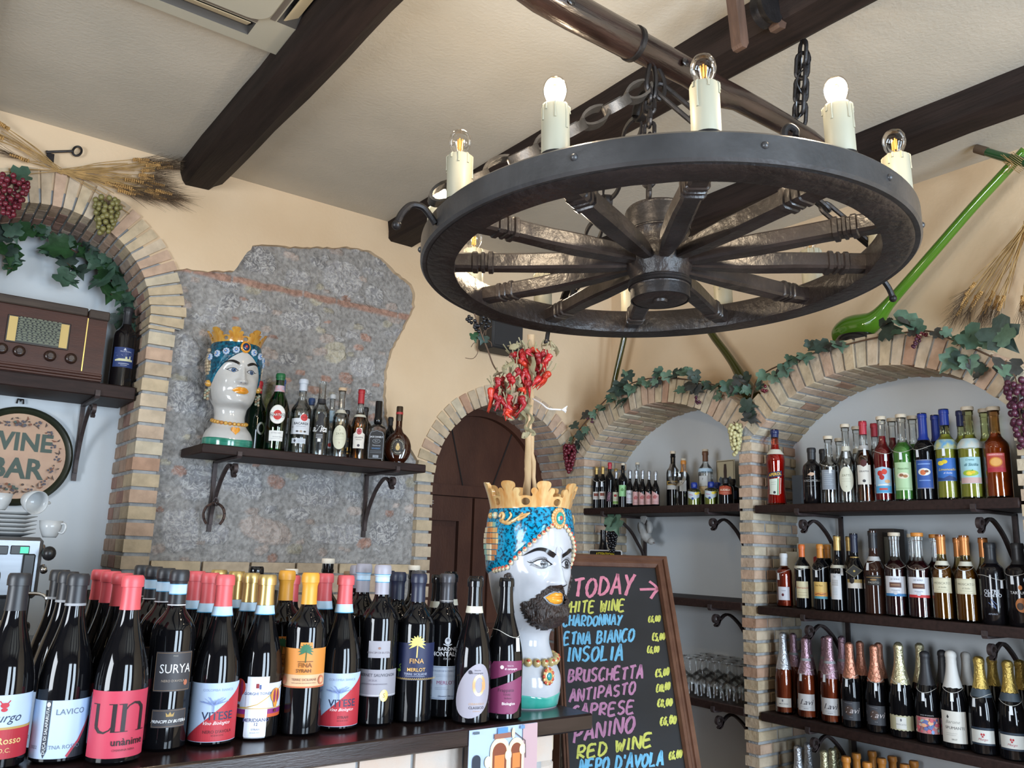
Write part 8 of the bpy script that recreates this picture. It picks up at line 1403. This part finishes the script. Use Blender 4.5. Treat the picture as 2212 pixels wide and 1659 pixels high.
for tip, bs in (((1381, 1128), (1388, 1158)), ((1400, 1124), (1402, 1152))):
    a, b = fdv(*tip, 3.285), fdv(*bs, 3.275); c = (b - a); s_ = V((0, 1, 0)); rows = []
    for k in range(6): t = k / 5; w_ = .006 + .022 * sin(pi * min(1, t * .8 + .1)); m_ = a + c * t; rows.append([m_ + s_ * w_ + V((.004, 0, 0)), m_ + V((-.006, 0, 0)), m_ - s_ * w_ + V((.004, 0, 0)), m_ + V((.008, 0, 0))])
    mb.grid(rows, True, 0, True, True)
mb.build('wing', dm, dv, smooth=2)
mb = MB()
for k in range(5): a = fdv(1388, 1138); t = (k - 2) * .2; mb.tube([a, a + V((.01, .05 * sin(t) - .0, .060 * cos(t)))], [.006, .009], 6, flatten=.4)
mb.build('tail', dm, dv, smooth=True); mb = MB(); mb.tube([fdv(1411, 1172, 3.288), fdv(1415, 1174, 3.286)], [.004, .0008], 6); mb.build('beak', mat('dove_beak', (.25, .2, .18), .5), dv, smooth=True)
# ================================================================== THE RADIO NICHE
yR = YA + .10; RP = lambda u, v, d=0: ony(u, v, yR - d); k2 = lambda u, v: (u / 2.552, v / 2.552 + 600)
rc0 = RP(235, 678); rtop, rr_x = rc0.z, rc0.x; rl_x = rr_x - .60; rd = thing('old_radio', 'old brown wooden valve radio on the niche shelf', 'radio', ((rr_x + rl_x) / 2, yR, ZSR))
rw = mat('radio_wood', (.070, .022, .012), .42, spec=.3, col2=(.045, .015, .009), scale=5, stretch=(1, 4, 8), bump=.05); rwd = mat('radio_top_wood', (.075, .055, .042), .6, spec=.3, col2=(.045, .032, .026), scale=6, stretch=(1, 6, 10)); hR = rtop - ZSR
mb = MB(); rows = []
for y, z in ((yR + .22, 0), (yR, 0), (yR, hR - .030), (yR + .010, hR - .012), (yR + .03, hR), (yR + .22, hR)): rows.append([(rl_x, y, ZSR + z), (rr_x, y, ZSR + z)])
rows.append(rows[0]); mb.grid(rows, False); mb.add([r_[0] for r_ in rows[:-1]], [tuple(range(6))]); mb.add([r_[1] for r_ in rows[:-1]], [tuple(range(5, -1, -1))]); mb.build('case', rw, rd)
mb = MB(); xa = RP(*k2(490, 200)).x; mb.box((rl_x - .004, yR - .010, ZSR + hR - .028), (xa - .004, yR + .224, ZSR + hR + .006), 0, .004); mb.build('top_board', rwd, rd); mb = MB(); mb.box((xa, yR - .013, ZSR + hR - .034), (rr_x + .004, yR + .05, ZSR + hR + .004), 0, .004); mb.build('corner_block', rwd, rd)
mb = MB(); mb.box((xa - .002, yR - .0025, ZSR + .045), (xa + .002, yR, ZSR + hR - .034)); mb.build('gilt_strip', seal, rd)
mb = MB()
for k in range(3): mb.box((rl_x - .003, yR - .012 + .003 * k, ZSR + .008 + .012 * k), (rr_x + .003, yR + .002, ZSR + .018 + .012 * k), 0, .002)
mb.build('plinth_moulding', rw, rd)
A_, B_, C_, D_ = [RP(*k2(*p)) for p in ((35, 345), (50, 210), (380, 262), (368, 392))]; dx0, dx1 = (A_.x + B_.x) / 2, (C_.x + D_.x) / 2; dz0, dz1 = (A_.z + D_.z) / 2, (B_.z + C_.z) / 2
mb = MB(); mb.box((dx0 - .006, yR - .004, dz0 - .006), (dx1 + .006, yR, dz1 + .006), 0, .002); mb.build('dial_frame', mat('dial_frame', (.02, .010, .007), .4), rd)
mb = MB(); mb.box((dx0, yR - .006, dz0), (dx1, yR - .003, dz1)); dl = mb.build('tuning_dial', ink('2c3230', .25), rd); W_d = dx1 - dx0; H_d = dz1 - dz0; pr_ = [Pg(rect(dx0, dz0, dx0 + W_d * .14, dz1), 'c9ad6a'), Pg(rect(dx1 - W_d * .14, dz0, dx1, dz1), 'c9ad6a')]
for k in range(10):
    z = dz0 + H_d * (k + .5) / 10; pr_.append(Rb([(dx0 + W_d * .15, z), (dx1 - W_d * .15, z)], .0012, '9aa08c')); x = dx0 + W_d * .17
    while x < dx1 - W_d * .18: wd_ = r.uniform(.006, .016); pr_.append(Rb([(x, z + .0045), (x + wd_, z + .0045)], .0026, '8f967e')); x += wd_ + .006
o = put_prints(pr_, lambda s, z, off: (s, yR - .0062 - off, z), dl); o.matrix_parent_inverse = rd.matrix_world.inverted()
for u, v in ((8, 390), (105, 405), (275, 432), (390, 446)):
    c = RP(*k2(u, v)); mb = MB(); mb.lathe([(0, .020), (.010, .020), (.011, .015), (.016, .014), (.021, .010), (.0225, .004), (.0225, 0)], 24); M = Matrix.Translation((c.x, yR, c.z)) @ Matrix.Rotation(RAD(90), 4, 'X'); mb.v = [tuple(M @ V(p)) for p in mb.v]; mb.build('knob', mat('bakelite', (.030, .014, .010), .25, coat=.3), rd, smooth=True)
p = ony(275, 665, YA + .14); rbx = ony(263, 820, YA + .14).x
bottle('red_wine_bottle', 'black bottle with blue castle label beside the old radio', 'bottle', ((p.x + rbx) / 2, YA + .14, ZSR), face_cam(p.x, YA + .14, .12), 'bordeaux', .0445, p.z - ZSR, GB, cap=(.075, C_BLK), labels=[Lb(rc(.092, .085, .170), '24386c', [T('VILLA ROSINI', .004, .152, .0075, 'c8ccd8'), Pg([(-.006, .157), (0, .168), (.006, .157)], 'c8ccd8'), Pg([(-.036, .110), (.036, .112), (.036, .120), (.026, .120), (.026, .134), (.020, .134), (.020, .122), (.012, .122), (.012, .130), (.004, .130), (.004, .121), (-.020, .121), (-.036, .116)], 'd0cfa8'), Rb([(-.02, .100), (.022, .101)], .002, 'c8ccd8'), Rb([(-.012, .093), (.014, .094)], .0014, 'c8ccd8'), *[Pg(oval(r.uniform(-.035, .035), r.uniform(.132, .146), .0008, .0008, 6), 'd8dce8') for _ in range(12)]])])
# round terracotta sign
yS = YA + .345; sc_ = ony(38, 985, yS); sR = (ony(157, 988, yS).x - sc_.x); sg = thing('wine_bar_sign', 'round painted terracotta plaque lettered WINE BAR under the radio shelf', 'sign', (sc_.x, yS, sc_.z))
TZ = Matrix.Translation(sc_) @ Matrix.Rotation(RAD(90), 4, 'X'); mb = MB(); mb.lathe([(sR * .86, .008), (sR * .88, .014), (sR * .95, .022), (sR, .012), (sR * 1.0, 0), (0, 0)], 64); mb.v = [tuple(TZ @ V(p)) for p in mb.v]; mb.build('rim', mat('sign_green', (.022, .026, .015), .35, var=.3, scale=12, coat=.2), sg, smooth=True)
mb = MB(); mb.lathe([(0, .010), (sR * .86, .009)], 64); mb.v = [tuple(TZ @ V(p)) for p in mb.v]; face = mb.build('face', mat('sign_terracotta', (.50, .30, .17), .4, col2=(.40, .21, .11), scale=8), sg)
pr_ = []; gr, br_, dk = '3d4f45', '7a4426', '4a3428'
for word, zc_, sz_ in (('WINE', .055, sR * .50), ('BAR', -.055, sR * .56)): pr_.append(T(word, 0, zc_, sz_, gr, bold=.03, stretch=.92))
for k in range(64):
    a = 2 * pi * k / 64; q = sR * (.70 + .05 * sin(k * 2.7)); L_r = .012 + .006 * sin(k * 1.3); x, z = q * cos(a), q * sin(a); t = a + 1.2 * sin(k * 1.9)
    pr_.append(Rb([(x, z), (x + L_r * .6 * cos(t), z + L_r * .6 * sin(t)), (x + L_r * 1.3 * cos(t + .3), z + L_r * 1.3 * sin(t + .3))], [.001, .007, .0008], dk if k % 3 else br_))
    if k % 4 == 0: pr_ += [Pg(oval(x + .008 * cos(a + 1.8 * j), z + .008 * sin(a + 1.8 * j), .0045, .0045, 8), '4c4650') for j in range(4)]
for k in range(26): a = r.uniform(0, 2 * pi); q = r.uniform(0, .035); x, z = q * cos(a) * 1.3, sR * (.62 if k < 14 else -.64) + q * sin(a) * .6; pr_.append(Pg(oval(x, z, .006, .005, 8), r.choice((dk, '4c4650', br_, gr))))
o = put_prints(pr_, lambda s, z, off: (sc_.x + s, yS - .0112 - off, sc_.z + z), face); o.matrix_parent_inverse = sg.matrix_world.inverted()
mb = MB(); c = ony(44, 868, yS - .004); mb.tube([c + V((-.012, 0, -.008)), c + V((-.010, 0, .010)), c + V((.010, 0, .010)), c + V((.012, 0, -.008))], .004, 6); mb.ball(c + V((0, -.004, .004)), .004, 8); mb.build('hanger', iron, sg, smooth=True)
# ================================================================== COFFEE MACHINE, BACK COUNTER
bc = thing('back_counter', 'dark back counter behind the wine ledge, carrying the coffee machine', 'counter', (.4, 3.3, 0)); mb = MB(); mb.box((-1.2, 2.96, 0), (1.95, YA - .02, 1.08), 0); mb.build('cabinet', wood, bc); mb = MB(); mb.box((-1.22, 2.93, 1.08), (1.97, YA - .02, 1.12), 0, .004); mb.build('counter_top', mat('stone_top', (.09, .085, .08), .3), bc)
yM = 3.12; MP = lambda u, v, d=0: ony(u, v, yM - d); mr, mt_ = MP(97, 1162).x, MP(60, 1160).z; cmr = thing('coffee_machine', 'stainless steel espresso machine stacked with white cups and saucers', 'coffee machine', (mr - .3, yM, 1.12))
steel = mat('brushed_steel', (.30, .32, .35), .40, .9, var=.06, scale=4, stretch=(1, 1, 14)); mb = MB(); mb.box((mr - .70, yM, 1.12 + .16), (mr, yM + .45, mt_), 0, .012); mb.build('body', steel, cmr, smooth=True)
mb = MB(); mb.box((mr - .70, yM + .03, 1.125), (mr - .06, yM + .45, 1.29)); mb.build('base', blackg, cmr); mb = MB(); mb.box((mr - .055, yM - .012, 1.12), (mr - .02, yM + .06, 1.12 + .30), 0, .004); mb.build('side_post', mat('machine_black', (.015, .015, .017), .35), cmr)
mb = MB(); mb.box((mr - .70, yM - .12, 1.125), (mr - .06, yM + .05, 1.16), 0, .004); mb.build('drip_tray', steel, cmr)
for u0, u1, grn in ((-12, 16, 0), (24, 62, 1)):
    a, b = MP(u0, 1178), MP(u1, 1198); mb = MB(); mb.box((a.x, yM - .006, b.z), (b.x, yM, a.z), 0, .002); sw_ = mb.build('switch', MATS['machine_black'], cmr)
    if grn: mb = MB(); m_ = a.x + (b.x - a.x) * .5; mb.box((m_, yM - .009, b.z + .004), (b.x - .003, yM - .005, a.z - .004)); mb.build('pilot_button', mat('pilot_green', (.02, .45, .22), .3, emit=((.03, .8, .4), .5)), sw_)
c = MP(97, 1195, .0); mb = MB(); mb.tube([c + V((0, .05, .02)), c + V((0, -.01, .0)), c + V((.006, -.03, -.012))], .008, 10); mb.ball(c + V((.006, -.04, .0)), .021, 14, 1, (1, 1, 1.1)); mb.tube([c + V((0, 0, -.045)), c + V((.0, -.025, -.055))], .011, 10); mb.build('steam_tap', [mat('chrome', (.6, .6, .6), .12, 1), MATS['machine_black']], cmr, smooth=2)
mb = MB(); mb.tube(smoothpath([MP(60, 1282, .06), MP(85, 1283, .07), MP(98, 1290, .08), MP(104, 1305, .08), MP(107, 1322, .08)], 5), .0055, 8); mb.build('steam_wand', MATS['chrome'], cmr, smooth=True)
porc = mat('white_porcelain', (.52, .54, .55), .2, spec=.5)
sa = mt_
def saucer(x, y, z, lb): mb = MB(); mb.lathe([(0, 0), (.035, 0), (.060, .008), (.076, .013), (.0765, .015), (.058, .011), (.03, .004), (0, .004)], 32); o = mb.build('saucer', porc, None, smooth=2); o.location = (x, y, z); tag(o, lb, 'saucer', 'saucers on the coffee machine'); return o
cx_ = MP(30, 1150).x
for k in range(6): saucer(cx_, yM + .12, sa + .0135 * k, 'white saucer in the stack on the coffee machine, %s' % ('lowest', 'second up', 'third up', 'fourth up', 'fifth up', 'topmost')[k])
def cup(x, y, z, rx, rz, lb, m=porc, hm=None, k=1, nm='coffee_cup'):
    t = thing(nm, lb, 'cup', (x, y, z)); mb = MB(); mb.lathe([(0, .002), (.022 * k, 0), (.026 * k, .006), (.036 * k, .030), (.040 * k, .056), (.038 * k, .056), (.033 * k, .030), (.022 * k, .008), (0, .006)], 28); mb.build('bowl', m, t, smooth=2, loc=1); mb = MB(); mb.tube(smoothpath([(.036 * k, 0, .046), (.052 * k, 0, .046), (.055 * k, 0, .030), (.046 * k, 0, .016), (.032 * k, 0, .018)], 5), .0042 * k, 8); mb.build('handle', hm or m, t, smooth=2, loc=1); t.rotation_euler = (rx, 0, rz); return t
cup(cx_ - .045, yM + .11, sa + .083, 0, 2.5, 'white coffee cup standing upright on the saucer stack'); c_ = cup(cx_ + .035, yM + .10, sa + .107, RAD(104), .5, 'white coffee cup lying tipped over on the saucer stack'); c_.location.z = sa + .083 + .042
cup(cx_ + .115, yM + .09, sa, 0, -.6, 'white coffee cup at the edge of the coffee machine top', k=.9)
c = MP(36, 1250, .06); cup(c.x, yM - .065, 1.1615, 0, .3, 'cream espresso cup with dark handle on the drip tray', mat('cream_porcelain', (.56, .48, .38), .3), blackg, k=1.0, nm='espresso_cup').scale = (1, 1, 1)
mb = MB()
GLT = thin('tumbler_glass', (.95, .96, .97), .06)
for u, y, lb in ((124, 3.25, 'clear tall tumbler behind the LAVICO bottles'), (196, 3.05, 'clear tall tumbler between the LAVICO and crimson labelled bottles'), (212, 3.12, 'clear tall tumbler behind the crimson labelled bottles'), (581, 3.05, 'clear tall tumbler between the gold and orange capsules')):
    p = ony(u, 1275, y); mb = MB(); hh = max(.15, p.z - 1.12); mb.lathe([(0, 0), (.026, 0), (.028, .004), (.034, hh), (.0325, hh), (.027, .012), (0, .010)], 24); o = mb.build('tumbler', GLT, None, smooth=2); o.location = (p.x, y, 1.12); tag(o, lb, 'glass', 'tumblers on the back counter')
# ================================================================== nudge apart whatever would touch
FIX = {king.name, queen.name}
def relax():
    for _ in range(80):
        worst = 0
        for i in range(len(STAND)):
            a, ra = STAND[i]
            for j in range(i + 1, len(STAND)):
                b, rb2 = STAND[j]
                if abs(a.location.z - b.location.z) > .02: continue
                dx, dy = b.location.x - a.location.x, b.location.y - a.location.y; d = hypot(dx, dy); o = ra + rb2 + .0050 - d
                if o <= 0 or d < 1e-6: continue
                worst = max(worst, o); da, db = a.location.x * CF.x + a.location.y * CF.y, b.location.x * CF.x + b.location.y * CF.y
                wb = .5 + max(-.45, min(.45, (db - da) * 12)); wb = 1 if a.name in FIX else 0 if b.name in FIX else wb; k = o / d
                b.location.x += dx * k * wb; b.location.y += dy * k * wb; a.location.x -= dx * k * (1 - wb); a.location.y -= dy * k * (1 - wb)
        for a, r_ in STAND:
            x, y, z = a.location
            if a.name in FIX: continue
            if x > 2.9:
                a.location.x = min(max(x, XS + r_ + .002), XU - .012 - r_)
                for x0, x1, y0, y1, zb in BOXES:
                    if abs(zb - z) < .02 and y0 - r_ < y < y1 + r_ and a.location.x + r_ > x0: a.location.x = max(XS + r_ + .002, x0 - r_ - .001)
                if y < 2.4: a.location.y = min(max(y, 1.26 + r_), 2.338 - r_)
                else: a.location.y = min(max(y, 2.432 + r_), 3.474 - r_)
            elif abs(z - ZT) < .01: a.location.y = min(max(y, 1.482 + r_), 2.015 - r_)
            elif abs(z - ZSA) < .01: a.location.y = min(max(y, 3.332 + r_), YA - .006 - r_)
        if worst < .0004: break
relax()
